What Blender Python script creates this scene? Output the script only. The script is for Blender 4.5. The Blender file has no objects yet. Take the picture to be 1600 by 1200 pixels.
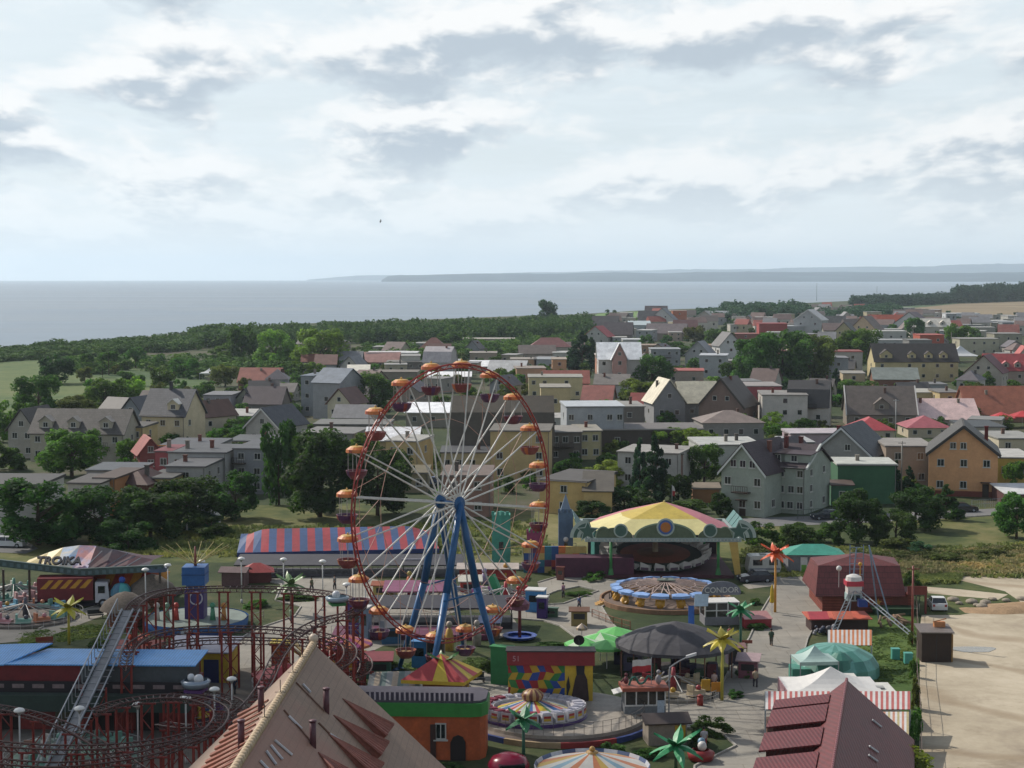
import bpy, math, random
from mathutils import Vector, Matrix, noise as mnoise
R = math.radians
sc = bpy.context.scene
C = bpy.data.collections.new('scene_objects'); sc.collection.children.link(C)
rnd = random.Random(7)

# ---------------------------------------------------------------- camera
CAMH, FPX = 35.0, 2600.0
PITCH = math.atan(170 / 2600)
cd = bpy.data.cameras.new('camera'); cam = bpy.data.objects.new('camera', cd); sc.collection.objects.link(cam)
cam.location = (0, 0, CAMH); cam.rotation_euler = (math.pi / 2 - PITCH, 0, 0)
cd.sensor_width = 36; cd.lens = FPX / 1600 * 36; cd.clip_start = 1; cd.clip_end = 120000
sc.camera = cam
sc.view_settings.view_transform = 'Standard'; sc.view_settings.look = 'None'
sc.view_settings.exposure = 0.02; sc.view_settings.gamma = 1
sc.cycles.max_bounces = 6; sc.cycles.transparent_max_bounces = 6
sc.cycles.diffuse_bounces = 2; sc.cycles.glossy_bounces = 2; sc.cycles.transmission_bounces = 2; sc.cycles.volume_bounces = 1

# ---------------------------------------------------------------- sun + sky
SUN_AZ = Vector((-0.80, 0.60)); SUN_EL = R(40)
sd = Vector((SUN_AZ.x * math.cos(SUN_EL), SUN_AZ.y * math.cos(SUN_EL), math.sin(SUN_EL)))
sl = bpy.data.lights.new('sun', 'SUN'); so = bpy.data.objects.new('sun', sl); sc.collection.objects.link(so)
so.location = (-60, 40, 90); so.rotation_euler = sd.to_track_quat('Z', 'Y').to_euler()
sl.energy = 4.4; sl.angle = R(0.6); sl.color = (1.0, 0.93, 0.83)
w = bpy.data.worlds.new('World'); sc.world = w; w.use_nodes = True
nt = w.node_tree; nt.nodes.clear()
class NT:
    """tiny helper to write node trees shortly"""
    def __init__(s, t): s.t = t
    def n(s, kind, ins=None, **kw):
        nd = s.t.nodes.new(kind)
        for k, v in kw.items(): setattr(nd, k, v)
        for k, v in (ins or {}).items():
            if isinstance(v, bpy.types.NodeSocket): s.t.links.new(v, nd.inputs[k])
            else: nd.inputs[k].default_value = v
        return nd
    def math(s, op, a, b=0.0, c=0.0):
        return s.n('ShaderNodeMath', {0: a, 1: b, 2: c}, operation=op).outputs[0]
    def ramp(s, fac, stops):
        r = s.n('ShaderNodeValToRGB', {0: fac})
        e = r.color_ramp.elements
        while len(e) < len(stops): e.new(0.5)
        for i, (p, c) in enumerate(stops): e[i].position = p; e[i].color = c if len(c) == 4 else (*c, 1)
        return r.outputs[0]
    def mix(s, fac, a, b, blend='MIX'):
        m = s.n('ShaderNodeMix', {0: fac}, data_type='RGBA', blend_type=blend)
        for k, v in ((6, a), (7, b)):
            if isinstance(v, bpy.types.NodeSocket): s.t.links.new(v, m.inputs[k])
            else: m.inputs[k].default_value = v if len(v) == 4 else (*v, 1)
        return m.outputs[2]
N = NT(nt)
sky = N.n('ShaderNodeTexSky', sky_type='NISHITA', sun_disc=False, sun_elevation=SUN_EL, sun_rotation=math.atan2(SUN_AZ.x, SUN_AZ.y), altitude=40, air_density=1.0, dust_density=2.2)
skyc = N.n('ShaderNodeVectorMath', {0: sky.outputs[0], 1: (.100, .100, .100)}, operation='MULTIPLY').outputs[0]
tc = N.n('ShaderNodeTexCoord')
sp = N.n('ShaderNodeSeparateXYZ', {0: tc.outputs['Generated']})
X, Y, Z = sp.outputs
zc = N.math('MAXIMUM', Z, 0.0)
def cloud_vec(dz, sx, sz, off):
    zz = N.math('POWER', N.math('ADD', zc, dz + .004), 0.72)
    cx = N.math('DIVIDE', X, N.math('ADD', N.math('MULTIPLY', zc, 2.2), .80))
    return N.n('ShaderNodeCombineXYZ', {0: N.math('MULTIPLY', cx, sx), 1: N.math('MULTIPLY', zz, sz), 2: N.math('ADD', N.math('MULTIPLY', Y, .6), off)}).outputs[0]
def cloud_noise(dz, sx, sz, scale, detail, rough, dist=0.0, off=0.0, warp=0.0):
    v = cloud_vec(dz, sx, sz, off)
    if warp:
        wn = N.n('ShaderNodeTexNoise', {'Vector': v, 'Scale': scale * 2.2, 'Detail': 3}).outputs[1]
        v = N.n('ShaderNodeVectorMath', {0: wn, 1: (warp, warp, 0), 2: v}, operation='MULTIPLY_ADD').outputs[0]
    return N.n('ShaderNodeTexNoise', {'Vector': v, 'Scale': scale, 'Detail': detail, 'Roughness': rough, 'Distortion': dist}).outputs[0]
OFF = 2.15
big = cloud_noise(0, 11, 17, 1.0, 9, .54, 0, OFF, .30)
bigup = cloud_noise(.010, 11, 17, 1.0, 8, .52, 0, OFF, .30)
wisp = cloud_noise(0, 7.0, 40.0, 1.0, 6, .6, 0, 9.0, .3)
# how much cloud; grey bases where cloud lies above, white rims where it ends
cov = N.n('ShaderNodeMapRange', {0: big, 1: .39, 2: .57, 3: 0, 4: 1}, interpolation_type='SMOOTHSTEP').outputs[0]
thick = N.n('ShaderNodeMapRange', {0: N.math('ADD', bigup, N.math('MULTIPLY', N.math('SUBTRACT', bigup, big), 1.1)), 1: .43, 2: .67, 3: 0, 4: 1}, interpolation_type='SMOOTHSTEP').outputs[0]
ccol = N.mix(thick, (.98, .99, .99), (.50, .58, .66))
veil = N.mix(N.n('ShaderNodeMapRange', {0: wisp, 1: .35, 2: .65, 3: .35, 4: .95}).outputs[0], skyc, (.86, .91, .93))
veil = N.mix(.72, veil, (.77, .87, .93))
allc = N.mix(cov, veil, ccol)
lowf = N.n('ShaderNodeMapRange', {0: Z, 1: 0.008, 2: .085, 3: 1, 4: 0}, interpolation_type='SMOOTHSTEP').outputs[0]
allc = N.mix(N.math('MULTIPLY', lowf, .82), allc, (.88, .94, .96))
# away from the low bank of cloud over the sea the sky is mostly open
openf = N.n('ShaderNodeMapRange', {0: Z, 1: .20, 2: .55, 3: 0, 4: .78}, interpolation_type='SMOOTHSTEP').outputs[0]
allc = N.mix(openf, allc, skyc)
bg = N.n('ShaderNodeBackground', {0: allc, 1: 1.0})
N.n('ShaderNodeOutputWorld', {0: bg.outputs[0]})

# ---------------------------------------------------------------- pixel <-> ground (reads where things stand off the 1600x1200 photo)
cp, sp_ = math.cos(PITCH), math.sin(PITCH)
def ray(u, v):
    yc = (v - 600) / FPX
    return Vector(((u - 800) / FPX, cp - yc * sp_, -sp_ - yc * cp))
def G(u, v, h=0.0):
    d = ray(u, v); t = (CAMH - h) / -d.z
    return Vector((d.x * t, d.y * t, h))
def HZ(v, y):
    d = ray(800, v); return CAMH + d.z / d.y * y
def PX(p, v=None):
    """pixels per metre at world point"""
    return FPX / (p.y * cp + (CAMH - p.z) * sp_)
def U2X(u, y, h=0): return (u - 800) / FPX * (y * cp + (CAMH - h) * sp_)

# ---------------------------------------------------------------- materials
_m = {}
def lin(c):
    if isinstance(c, str): c = [int(c[i:i + 2], 16) / 255 for i in (0, 2, 4)]
    return tuple(x / 12.92 if x <= .04045 else ((x + .055) / 1.055) ** 2.4 for x in c)
def M(col, rough=.75, var=.22, sc_=.8, metal=0.0, kind='', bump=0.0, c2=None, spec=.4):
    """procedural: base colour broken up by two noises (dirt, patches); kind adds a pattern"""
    key = (str(col), rough, var, sc_, metal, kind, bump, str(c2), spec)
    if key in _m: return _m[key]
    m = bpy.data.materials.new('mat_' + (kind or 'plain')); m.use_nodes = True; t = m.node_tree; t.nodes.clear(); K = NT(t)
    c = lin(col); d2 = lin(c2) if c2 else None
    tcd = K.n('ShaderNodeTexCoord').outputs['Object']
    n1 = K.n('ShaderNodeTexNoise', {'Vector': tcd, 'Scale': sc_, 'Detail': 5, 'Roughness': .65}).outputs[0]
    base = (*c, 1)
    h = None
    if kind == 'tile':
        b = K.n('ShaderNodeTexBrick', {'Vector': tcd, 'Color1': (*c, 1), 'Color2': (*[x * .78 for x in c], 1), 'Mortar': (*[x * .45 for x in c], 1), 'Scale': 1.0, 'Mortar Size': .02, 'Brick Width': .55, 'Row Height': .38})
        base = b.outputs[0]; h = b.outputs[1]
    elif kind == 'wave':     # ribs running down a sheet roof / corrugation
        wv = K.n('ShaderNodeTexWave', {'Vector': tcd, 'Scale': 1.4, 'Distortion': .3, 'Detail': 1}, bands_direction='X')
        base = K.mix(wv.outputs[1], (*c, 1), (*[x * .72 for x in c], 1)); h = wv.outputs[1]
    elif kind == 'plank':
        wv = K.n('ShaderNodeTexWave', {'Vector': tcd, 'Scale': 1.1, 'Distortion': .4, 'Detail': 2}, bands_direction='Z')
        base = K.mix(K.math('POWER', wv.outputs[1], 3.0), (*c, 1), (*[x * .5 for x in c], 1)); h = wv.outputs[1]
    elif kind == 'brick':
        b = K.n('ShaderNodeTexBrick', {'Vector': tcd, 'Color1': (*c, 1), 'Color2': (*[x * .7 for x in c], 1), 'Mortar': (.3, .28, .25, 1), 'Scale': 1.6, 'Mortar Size': .02})
        base = b.outputs[0]
    elif kind == 'patch':    # two colours in soft patches
        n2 = K.n('ShaderNodeTexNoise', {'Vector': tcd, 'Scale': sc_ * .35, 'Detail': 6, 'Roughness': .6, 'Distortion': .5}).outputs[0]
        base = K.mix(K.n('ShaderNodeMapRange', {0: n2, 1: .42, 2: .6}).outputs[0], (*c, 1), (*d2, 1))
    elif kind == 'leaf':
        n2 = K.n('ShaderNodeTexNoise', {'Vector': tcd, 'Scale': 5.0, 'Detail': 2}).outputs[0]
        ri = K.n('ShaderNodeObjectInfo').outputs['Random']
        base = K.mix(K.n('ShaderNodeMapRange', {0: n2, 1: .35, 2: .68}).outputs[0], (*[x * .55 for x in c], 1), (*[min(1, x * 1.5) for x in c], 1))
        base = K.n('ShaderNodeHueSaturation', {'Color': base, 'Hue': K.n('ShaderNodeMapRange', {0: ri, 3: .475, 4: .52}).outputs[0], 'Value': K.n('ShaderNodeMapRange', {0: ri, 3: .75, 4: 1.25}).outputs[0]}).outputs[0]
    f = K.n('ShaderNodeMapRange', {0: n1, 1: .3, 2: .72, 3: 1 - var, 4: 1 + var * .6}).outputs[0]
    if kind not in ('leaf', 'glass'):
        n3 = K.n('ShaderNodeTexNoise', {'Vector': tcd, 'Scale': sc_ * 6, 'Detail': 3}).outputs[0]
        f = K.math('MULTIPLY', f, K.n('ShaderNodeMapRange', {0: n3, 1: .3, 2: .7, 3: 1 - var * .4, 4: 1 + var * .3}).outputs[0])
    colr = K.n('ShaderNodeVectorMath', {0: base[:3] if isinstance(base, tuple) else base, 1: K.n('ShaderNodeCombineXYZ', {0: f, 1: f, 2: f}).outputs[0]}, operation='MULTIPLY').outputs[0]
    p = K.n('ShaderNodeBsdfPrincipled', {'Base Color': colr, 'Roughness': rough, 'Metallic': metal, 'Specular IOR Level': spec})
    if kind == 'leaf':
        p.inputs['Specular IOR Level'].default_value = .25
    if bump or h is not None:
        bn = K.n('ShaderNodeBump', {'Height': h if h is not None else n1, 'Strength': bump or .35, 'Distance': .05})
        t.links.new(bn.outputs[0], p.inputs['Normal'])
    out = p.outputs[0]
    if kind == 'leaf':
        tr = K.n('ShaderNodeBsdfTranslucent', {'Color': K.n('ShaderNodeVectorMath', {0: colr, 1: (1.5, 1.6, .7)}, operation='MULTIPLY').outputs[0]})
        out = K.n('ShaderNodeMixShader', {0: .42, 1: out, 2: tr.outputs[0]}).outputs[0]
    K.n('ShaderNodeOutputMaterial', {0: out})
    _m[key] = m; return m

# ---------------------------------------------------------------- mesh building
class MB:
    def __init__(s, T=None): s.v = []; s.f = []; s.m = []; s.T = T; s.sm = []
    def add(s, vs, fs, mi=0, smooth=False):
        b = len(s.v)
        for p in vs:
            p = Vector(p)
            if s.T is not None: p = s.T @ p
            s.v.append(p)
        for f in fs: s.f.append([b + i for i in f]); s.m.append(mi); s.sm.append(smooth)
        return s
    def box(s, x0, x1, y0, y1, z0, z1, mi=0):
        return s.add([(x0, y0, z0), (x1, y0, z0), (x1, y1, z0), (x0, y1, z0), (x0, y0, z1), (x1, y0, z1), (x1, y1, z1), (x0, y1, z1)],
                     [(0, 3, 2, 1), (4, 5, 6, 7), (0, 1, 5, 4), (1, 2, 6, 5), (2, 3, 7, 6), (3, 0, 4, 7)], mi)
    def hexa(s, q, mi=0):  # bottom 4, top 4
        return s.add(q, [(0, 3, 2, 1), (4, 5, 6, 7), (0, 1, 5, 4), (1, 2, 6, 5), (2, 3, 7, 6), (3, 0, 4, 7)], mi)
    def slab(s, a, b, c, d, t=.12, mi=0):
        a, b, c, d = map(Vector, (a, b, c, d)); n = (b - a).cross(d - a).normalized() * t
        return s.hexa([a - n, b - n, c - n, d - n, a, b, c, d], mi)
    def tri_slab(s, a, b, c, t=.12, mi=0):
        a, b, c = map(Vector, (a, b, c)); n = (b - a).cross(c - a).normalized() * t
        return s.add([a - n, b - n, c - n, a, b, c], [(2, 1, 0), (3, 4, 5), (0, 1, 4, 3), (1, 2, 5, 4), (2, 0, 3, 5)], mi)
    def tube(s, p, q, r, n=6, r2=None, mi=0, cap=True):
        p, q = Vector(p), Vector(q); d = q - p
        if d.length < 1e-6: return s
        z = d.normalized(); x = z.orthogonal().normalized(); y = z.cross(x); r2 = r if r2 is None else r2
        vs = [p + (x * math.cos(a) + y * math.sin(a)) * r for a in [2 * math.pi * i / n for i in range(n)]]
        vs += [q + (x * math.cos(a) + y * math.sin(a)) * r2 for a in [2 * math.pi * i / n for i in range(n)]]
        fs = [(i, (i + 1) % n, n + (i + 1) % n, n + i) for i in range(n)]
        if cap: fs += [tuple(range(n - 1, -1, -1)), tuple(range(n, 2 * n))]
        return s.add(vs, fs, mi, n > 6)
    def path(s, pts, r, n=6, mi=0, closed=False):
        for a, b in zip(pts, pts[1:] + (pts[:1] if closed else [])): s.tube(a, b, r, n, mi=mi)
        return s
    def lathe(s, prof, n=20, c=(0, 0, 0), mi=0, mif=None, smooth=False, a0=0.0):
        """profile (r, z); mif(k) gives the slot per sector"""
        c = Vector(c); vs = []
        for r, z in prof:
            for i in range(n):
                a = a0 + 2 * math.pi * i / n; vs.append(c + Vector((r * math.cos(a), r * math.sin(a), z)))
        b = len(s.v); s.add(vs, [])
        for j in range(len(prof) - 1):
            for i in range(n):
                k = (i + 1) % n
                s.f.append([b + j * n + i, b + j * n + k, b + (j + 1) * n + k, b + (j + 1) * n + i]); s.m.append(mif(i) if mif else mi); s.sm.append(smooth)
        return s
    def disc(s, c, r, n=20, mi=0, up=True):
        c = Vector(c); vs = [c + Vector((r * math.cos(2 * math.pi * i / n), r * math.sin(2 * math.pi * i / n), 0)) for i in range(n)]
        return s.add(vs, [tuple(range(n)) if up else tuple(range(n - 1, -1, -1))], mi)
    def drum(s, c, r, z0, z1, n=20, r2=None, mi=0):
        r2 = r if r2 is None else r2
        return s.tube((c[0], c[1], z0), (c[0], c[1], z1), r, n, r2, mi)
    def prism(s, pts, z0, z1, mi=0, mit=None):
        n = len(pts); vs = [(x, y, z0) for x, y in pts] + [(x, y, z1) for x, y in pts]
        s.add(vs, [(i, (i + 1) % n, n + (i + 1) % n, n + i) for i in range(n)] + [tuple(range(n - 1, -1, -1))], mi)
        return s.add([(x, y, z1) for x, y in pts], [tuple(range(n))], mi if mit is None else mit)
    def plate(s, pts, y0, y1, mi=0):  # outline in x,z given a thickness in y (front at y0)
        n = len(pts); vs = [(x, y0, z) for x, z in pts] + [(x, y1, z) for x, z in pts]
        return s.add(vs, [tuple(range(n)), tuple(range(2 * n - 1, n - 1, -1))] + [((i + 1) % n, i, n + i, n + (i + 1) % n) for i in range(n)], mi)
    def ball(s, c, r, n=10, sz=1.0, mi=0):
        return s.lathe([(r * math.sin(math.pi * j / 6) + 1e-4, r * sz * -math.cos(math.pi * j / 6)) for j in range(7)], n, c, mi, smooth=True)
    def mesh(s, name, mats):
        me = bpy.data.meshes.new(name); me.from_pydata([tuple(v) for v in s.v], [], s.f)
        for m in (mats if isinstance(mats, (list, tuple)) else [mats]): me.materials.append(m)
        me.polygons.foreach_set('material_index', s.m); me.polygons.foreach_set('use_smooth', s.sm); me.update(); return me
def soft(c, k=.74):
    r, g, b = [int(c[i:i + 2], 16) for i in (0, 2, 4)]; m = (r + g + b) / 3
    return '%02x%02x%02x' % tuple(int(max(0, min(255, m + (x - m) * k))) for x in (r, g, b))
def link(name, me, parent=None, loc=None, rz=0.0):
    o = bpy.data.objects.new(name, me); C.objects.link(o)
    if parent is not None: o.parent = parent
    if loc is not None: o.location = loc
    if rz: o.rotation_euler = (0, 0, rz)
    return o
def obj(name, mb, mats, parent=None, loc=None, rz=0.0): return link(name, mb.mesh(name, mats), parent, loc, rz)
def tag(o, label, cat, group=None):
    o['label'] = label; o['category'] = cat
    if group: o['group'] = group
    return o
def thing(name, label, cat, loc, rz=0.0, group=None):
    o = bpy.data.objects.new(name, None); C.objects.link(o); o.empty_display_size = .3
    o.location = loc; o.rotation_euler = (0, 0, rz); return tag(o, label, cat, group)
def kids(o): return [c for c in C.objects if c.parent == o]
def dup(root, loc, rz=0.0, label=None, s=None):
    r = root.copy(); C.objects.link(r); r.location = loc; r.rotation_euler = (0, 0, rz)
    if s: r.scale = (s, s, s) if not isinstance(s, tuple) else s
    if label: r['label'] = label
    for ch in kids(root):
        c = ch.copy(); C.objects.link(c); c.parent = r
        for g in kids(ch): d = g.copy(); C.objects.link(d); d.parent = c
    return r
def text(name, s, size, m, parent, loc, rot, ext=.02, bold=0.0):
    cu = bpy.data.curves.new(name, 'FONT'); cu.body = s; cu.size = size; cu.extrude = ext; cu.offset = bold; cu.align_x = 'CENTER'; cu.align_y = 'CENTER'
    t = bpy.data.objects.new(name, cu); sc.collection.objects.link(t); bpy.context.view_layer.update()
    me = bpy.data.meshes.new_from_object(t); bpy.data.objects.remove(t)
    me.materials.clear(); me.materials.append(m)
    o = link(name, me, parent, loc); o.rotation_euler = rot; return o
def struct(o): o['kind'] = 'structure'; return o
# ================================================================ GROUND, SEA, FAR LAND
def sheet(name, pix, z, m, h=0.0):
    """a flat sheet whose outline is read off the photo"""
    mb = MB(); n = len(pix); pts = [G(u, v) for u, v in pix]
    mb.add([(p.x, p.y, z) for p in pts], [tuple(range(n))])
    o = obj(name, mb, m)
    if o.data.polygons[0].normal.z < 0: o.data.flip_normals()
    return struct(o)
def ground_mat(name, stops, scale=.02, fine=1.2, bump=.4, extra=None, rough=.9):
    m = bpy.data.materials.new('mat_' + name); m.use_nodes = True; t = m.node_tree; t.nodes.clear(); K = NT(t)
    pos = K.n('ShaderNodeTexCoord').outputs['Object']
    a = K.n('ShaderNodeTexNoise', {'Vector': pos, 'Scale': scale, 'Detail': 8, 'Roughness': .62, 'Distortion': .6}).outputs[0]
    b = K.n('ShaderNodeTexNoise', {'Vector': pos, 'Scale': fine, 'Detail': 4, 'Roughness': .7}).outputs[0]
    b2 = K.n('ShaderNodeTexNoise', {'Vector': pos, 'Scale': fine * .22, 'Detail': 4, 'Roughness': .6}).outputs[0]
    f = K.math('ADD', K.math('MULTIPLY', a, .62), K.math('ADD', K.math('MULTIPLY', b2, .25), K.math('MULTIPLY', b, .13)))
    col = K.ramp(f, [(p, lin(c)) for p, c in stops])
    if extra: col = extra(K, pos, col)
    p = K.n('ShaderNodeBsdfPrincipled', {'Base Color': col, 'Roughness': rough, 'Specular IOR Level': .2})
    bn = K.n('ShaderNodeBump', {'Height': b, 'Strength': bump, 'Distance': .15}); t.links.new(bn.outputs[0], p.inputs['Normal'])
    K.n('ShaderNodeOutputMaterial', {0: p.outputs[0]}); return m
m_land = ground_mat('town_ground', [(.34, '222e19'), (.44, '303d22'), (.50, '3d4629'), (.57, '4d4b3a'), (.66, '5a564a')], .03)
m_meadow = ground_mat('meadow', [(.36, '2a351b'), (.44, '3f4a27'), (.50, '555a32'), (.57, '6c6842'), (.66, '7e7752')], .035)
m_fieldL = ground_mat('coast_field', [(.36, '32482a'), (.46, '455a33'), (.54, '59663c'), (.64, '6b6c45')], .012)
m_lawn = ground_mat('lawn', [(.36, '2a3d1a'), (.48, '3a5022'), (.58, '4c602b'), (.68, '5f6c38')], .08, 2.0)
m_lawnd = ground_mat('park_lawn', [(.34, '1f2a16'), (.46, '2d3a1e'), (.55, '3f4629'), (.64, '565238'), (.74, '6a6250')], .09, 2.0)
m_plough = ground_mat('ploughed_field', [(.36, '6c5f4c'), (.5, '7e705a'), (.64, '8d7f66')], .01)
def tracks(K, pos, col):
    wv = K.n('ShaderNodeTexWave', {'Vector': pos, 'Scale': .035, 'Distortion': 5.0, 'Detail': 3, 'Detail Scale': 1.2}, bands_direction='DIAGONAL').outputs[1]
    mk = K.n('ShaderNodeMapRange', {0: wv, 1: .88, 2: 1.0}).outputs[0]
    col = K.mix(K.math('MULTIPLY', mk, .5), col, (*lin('7d6b54'), 1))
    st = K.n('ShaderNodeTexNoise', {'Vector': pos, 'Scale': .16, 'Detail': 6, 'Roughness': .7}).outputs[0]
    return K.mix(K.n('ShaderNodeMapRange', {0: st, 1: .56, 2: .72, 3: 0, 4: .6}).outputs[0], col, (*lin('776a58'), 1))
m_dirt = ground_mat('sandy_lot', [(.34, '8c8070'), (.46, 'a39884'), (.55, 'b1a692'), (.68, 'bfb5a3')], .05, 1.5, .3, tracks)
def slabs(K, pos, col):
    b = K.n('ShaderNodeTexBrick', {'Vector': pos, 'Color1': (1, 1, 1, 1), 'Color2': (.92, .92, .92, 1), 'Mortar': (.78, .76, .74, 1), 'Scale': .25, 'Mortar Size': .012, 'Row Height': .75, 'Brick Width': .75}).outputs[0]
    st = K.n('ShaderNodeTexNoise', {'Vector': pos, 'Scale': .25, 'Detail': 7, 'Roughness': .75}).outputs[0]
    col = K.mix(K.n('ShaderNodeMapRange', {0: st, 1: .55, 2: .72, 3: 0, 4: .55}).outputs[0], col, (*lin('625e58'), 1))
    return K.mix(1.0, col, b, 'MULTIPLY')
m_conc = ground_mat('concrete_paving', [(.34, '726f69'), (.48, '86827a'), (.6, '959086'), (.7, 'a29c8f')], .07, 2.0, .2, slabs)
m_asph = ground_mat('asphalt', [(.36, '5a5b5d'), (.5, '69696a'), (.65, '7a7875')], .05, 2.0, .2)

# land: one sheet to the coast line
coast = [(-1600, 640), (-400, 572), (-120, 553), (0, 545), (60, 540), (200, 529), (330, 515), (450, 506), (620, 501), (800, 494), (900, 491), (935, 489), (1000, 485), (1090, 482), (1200, 476), (1330, 470), (1480, 461), (1600, 456), (2400, 449), (4200, 446)]
mb = MB(); top = [G(u, v) for u, v in coast]
pts = [(p.x, p.y, 0) for p in top] + [(6000, 60, 0), (600, -120, 0), (-400, -120, 0), (-900, 60, 0)]
mb.add(pts, [tuple(range(len(pts)))]); land = struct(obj('ground', mb, m_land))
if land.data.polygons[0].normal.z < 0: land.data.flip_normals()
# sea: follows the earth's curvature so that the horizon dips as it does in the photo
def sea_mat():
    m = bpy.data.materials.new('mat_sea'); m.use_nodes = True; t = m.node_tree; t.nodes.clear(); K = NT(t)
    pos = K.n('ShaderNodeTexCoord').outputs['Object']
    mp = K.n('ShaderNodeMapping', {0: pos, 3: (.0016, .006, 1)}).outputs[0]
    a = K.n('ShaderNodeTexNoise', {'Vector': mp, 'Scale': 1.0, 'Detail': 5, 'Roughness': .55, 'Distortion': .8}).outputs[0]
    rip = K.n('ShaderNodeTexNoise', {'Vector': K.n('ShaderNodeMapping', {0: pos, 3: (.05, .12, 1)}).outputs[0], 'Scale': 1.0, 'Detail': 6, 'Roughness': .7}).outputs[0]
    rg = K.n('ShaderNodeMapRange', {0: a, 1: .38, 2: .62, 3: .40, 4: .62}).outputs[0]
    col = K.mix(K.n('ShaderNodeMapRange', {0: a, 1: .38, 2: .62}).outputs[0], (*lin('6f7f8d'), 1), (*lin('848f98'), 1))
    p = K.n('ShaderNodeBsdfPrincipled', {'Base Color': col, 'Roughness': rg, 'IOR': 1.33})
    bn = K.n('ShaderNodeBump', {'Height': rip, 'Strength': .5, 'Distance': .6}); t.links.new(bn.outputs[0], p.inputs['Normal'])
    K.n('ShaderNodeOutputMaterial', {0: p.outputs[0]}); return m
mb = MB(); RE = 7.4e6; rads = [150, 600, 900, 1200, 1600, 2200, 3000, 4200, 6000, 8500, 11000, 14000, 17000, 20000, 23000, 26000, 29000]
angs = [R(a) for a in range(30, 151, 3)]
vs = [(r * math.cos(a), r * math.sin(a), -.8 - r * r / (2 * RE)) for r in rads for a in angs]; na = len(angs)
mb.add(vs, [(j * na + i + 1, j * na + i, (j + 1) * na + i, (j + 1) * na + i + 1) for j in range(len(rads) - 1) for i in range(na - 1)], 0, True)
sea = struct(obj('sea', mb, sea_mat()))
if sea.data.polygons[0].normal.z < 0: sea.data.flip_normals()
# far shores: long ridges with thickness
def ridge(name, prof, dist, depth, m):
    """prof: (u, v_top) over the photo; a hill that rises from the shore and falls away behind"""
    mb = MB(); base = -dist * dist / (2 * RE) - 2; k = len(prof); rows = []
    fine = []
    for (u0, v0), (u1, v1) in zip(prof, prof[1:]):
        n = max(1, int((u1 - u0) / 9))
        for i in range(n): fine.append((u0 + (u1 - u0) * i / n, v0 + (v1 - v0) * i / n))
    fine.append(prof[-1]); n = len(fine); vs = []
    for fy, fz in ((0, 0), (.12, .35), (.3, .75), (.55, 1), (.8, .8), (1, 0)):
        y = dist + depth * fy
        for u, v in fine:
            ztop = HZ(v, dist + depth * .55); wob = 1 + .10 * mnoise.noise(Vector((u * .021, fy * 3, dist))) + .05 * mnoise.noise(Vector((u * .11, fy * 9, 3)))
            vs.append((U2X(u, y), y, base + (max(ztop - base, 3) * wob) * fz))
    mb.add(vs, [(j * n + i, j * n + i + 1, (j + 1) * n + i + 1, (j + 1) * n + i) for j in range(5) for i in range(n - 1)], 0, False)
    return struct(obj(name, mb, m))
def far_mat(name, a, b, c):
    m = bpy.data.materials.new('mat_' + name); m.use_nodes = True; t = m.node_tree; t.nodes.clear(); K = NT(t)
    pos = K.n('ShaderNodeTexCoord').outputs['Object']
    f = K.n('ShaderNodeTexNoise', {'Vector': K.n('ShaderNodeMapping', {0: pos, 3: (.0022, .0022, .02)}).outputs[0], 'Scale': 1.0, 'Detail': 6, 'Roughness': .65}).outputs[0]
    col = K.ramp(f, [(.40, lin(a)), (.52, lin(b)), (.66, lin(c))])
    p = K.n('ShaderNodeBsdfPrincipled', {'Base Color': col, 'Roughness': .95, 'Specular IOR Level': .1}); K.n('ShaderNodeOutputMaterial', {0: p.outputs[0]}); return m
ridge('headland', [(596, 438), (606, 432), (625, 429.5), (700, 428.5), (760, 427), (880, 427), (960, 425.5), (1040, 427), (1120, 424.5), (1200, 425), (1290, 425), (1400, 426), (1480, 427), (1600, 425), (1900, 426)], 11500, 2500, far_mat('headland', '0c1c26', '142834', '3c4c50'))
ridge('far_hills', [(480, 437), (560, 430), (640, 430), (900, 424), (1060, 421), (1180, 420), (1300, 417), (1420, 416), (1500, 413.5), (1560, 412), (1640, 413), (1900, 411)], 19000, 4500, far_mat('far_hills', '12242e', '1e323c', '44525a'))

# fields and lots
sheet('coast_field', [(-60, 640), (-60, 556), (60, 552), (190, 556), (300, 572), (330, 600), (200, 618), (80, 640), (0, 660)], .06, m_fieldL)
sheet('green_headland_field', [(915, 500), (935, 490), (1000, 486.5), (1085, 484), (1100, 492), (1000, 497)], .06, ground_mat('green_field', [(.4, '4d6b38'), (.6, '6f8750')], .004))
sheet('ploughed_field', [(1370, 492), (1420, 482), (1500, 474.5), (1600, 471), (1760, 468), (1760, 500), (1600, 500), (1480, 500)], .06, m_plough)
sheet('green_field', [(1330, 488), (1350, 478), (1500, 472), (1500, 474.3), (1420, 482), (1368, 492)], .05, ground_mat('field_strip', [(.4, '40573a'), (.6, '5c6b48')], .004))
sheet('meadow', [(-60, 860), (-60, 812), (150, 812), (400, 790), (640, 786), (830, 800), (1160, 815), (1300, 812), (1480, 795), (1700, 790), (1700, 905), (1445, 902), (1420, 905), (1200, 902), (860, 905), (0, 905)], .05, m_meadow)
sheet('sandy_lot', [(1436, 1300), (1437, 985), (1440, 962), (1428, 955), (1440, 940), (1600, 926), (1800, 920), (1800, 1300)], .07, m_dirt)
sheet('dirt_track', [(1432, 906), (1520, 893), (1600, 897), (1700, 900), (1700, 932), (1600, 945), (1570, 925), (1500, 908)], .09, m_dirt)
sheet('sand_patch', [(1448, 918), (1500, 922), (1575, 930), (1560, 938), (1490, 932), (1450, 928)], .09, m_dirt)
sheet('lot_grass', [(1436, 962), (1440, 912), (1500, 908), (1570, 925), (1600, 942), (1540, 955), (1500, 962)], .08, m_meadow)
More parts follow.
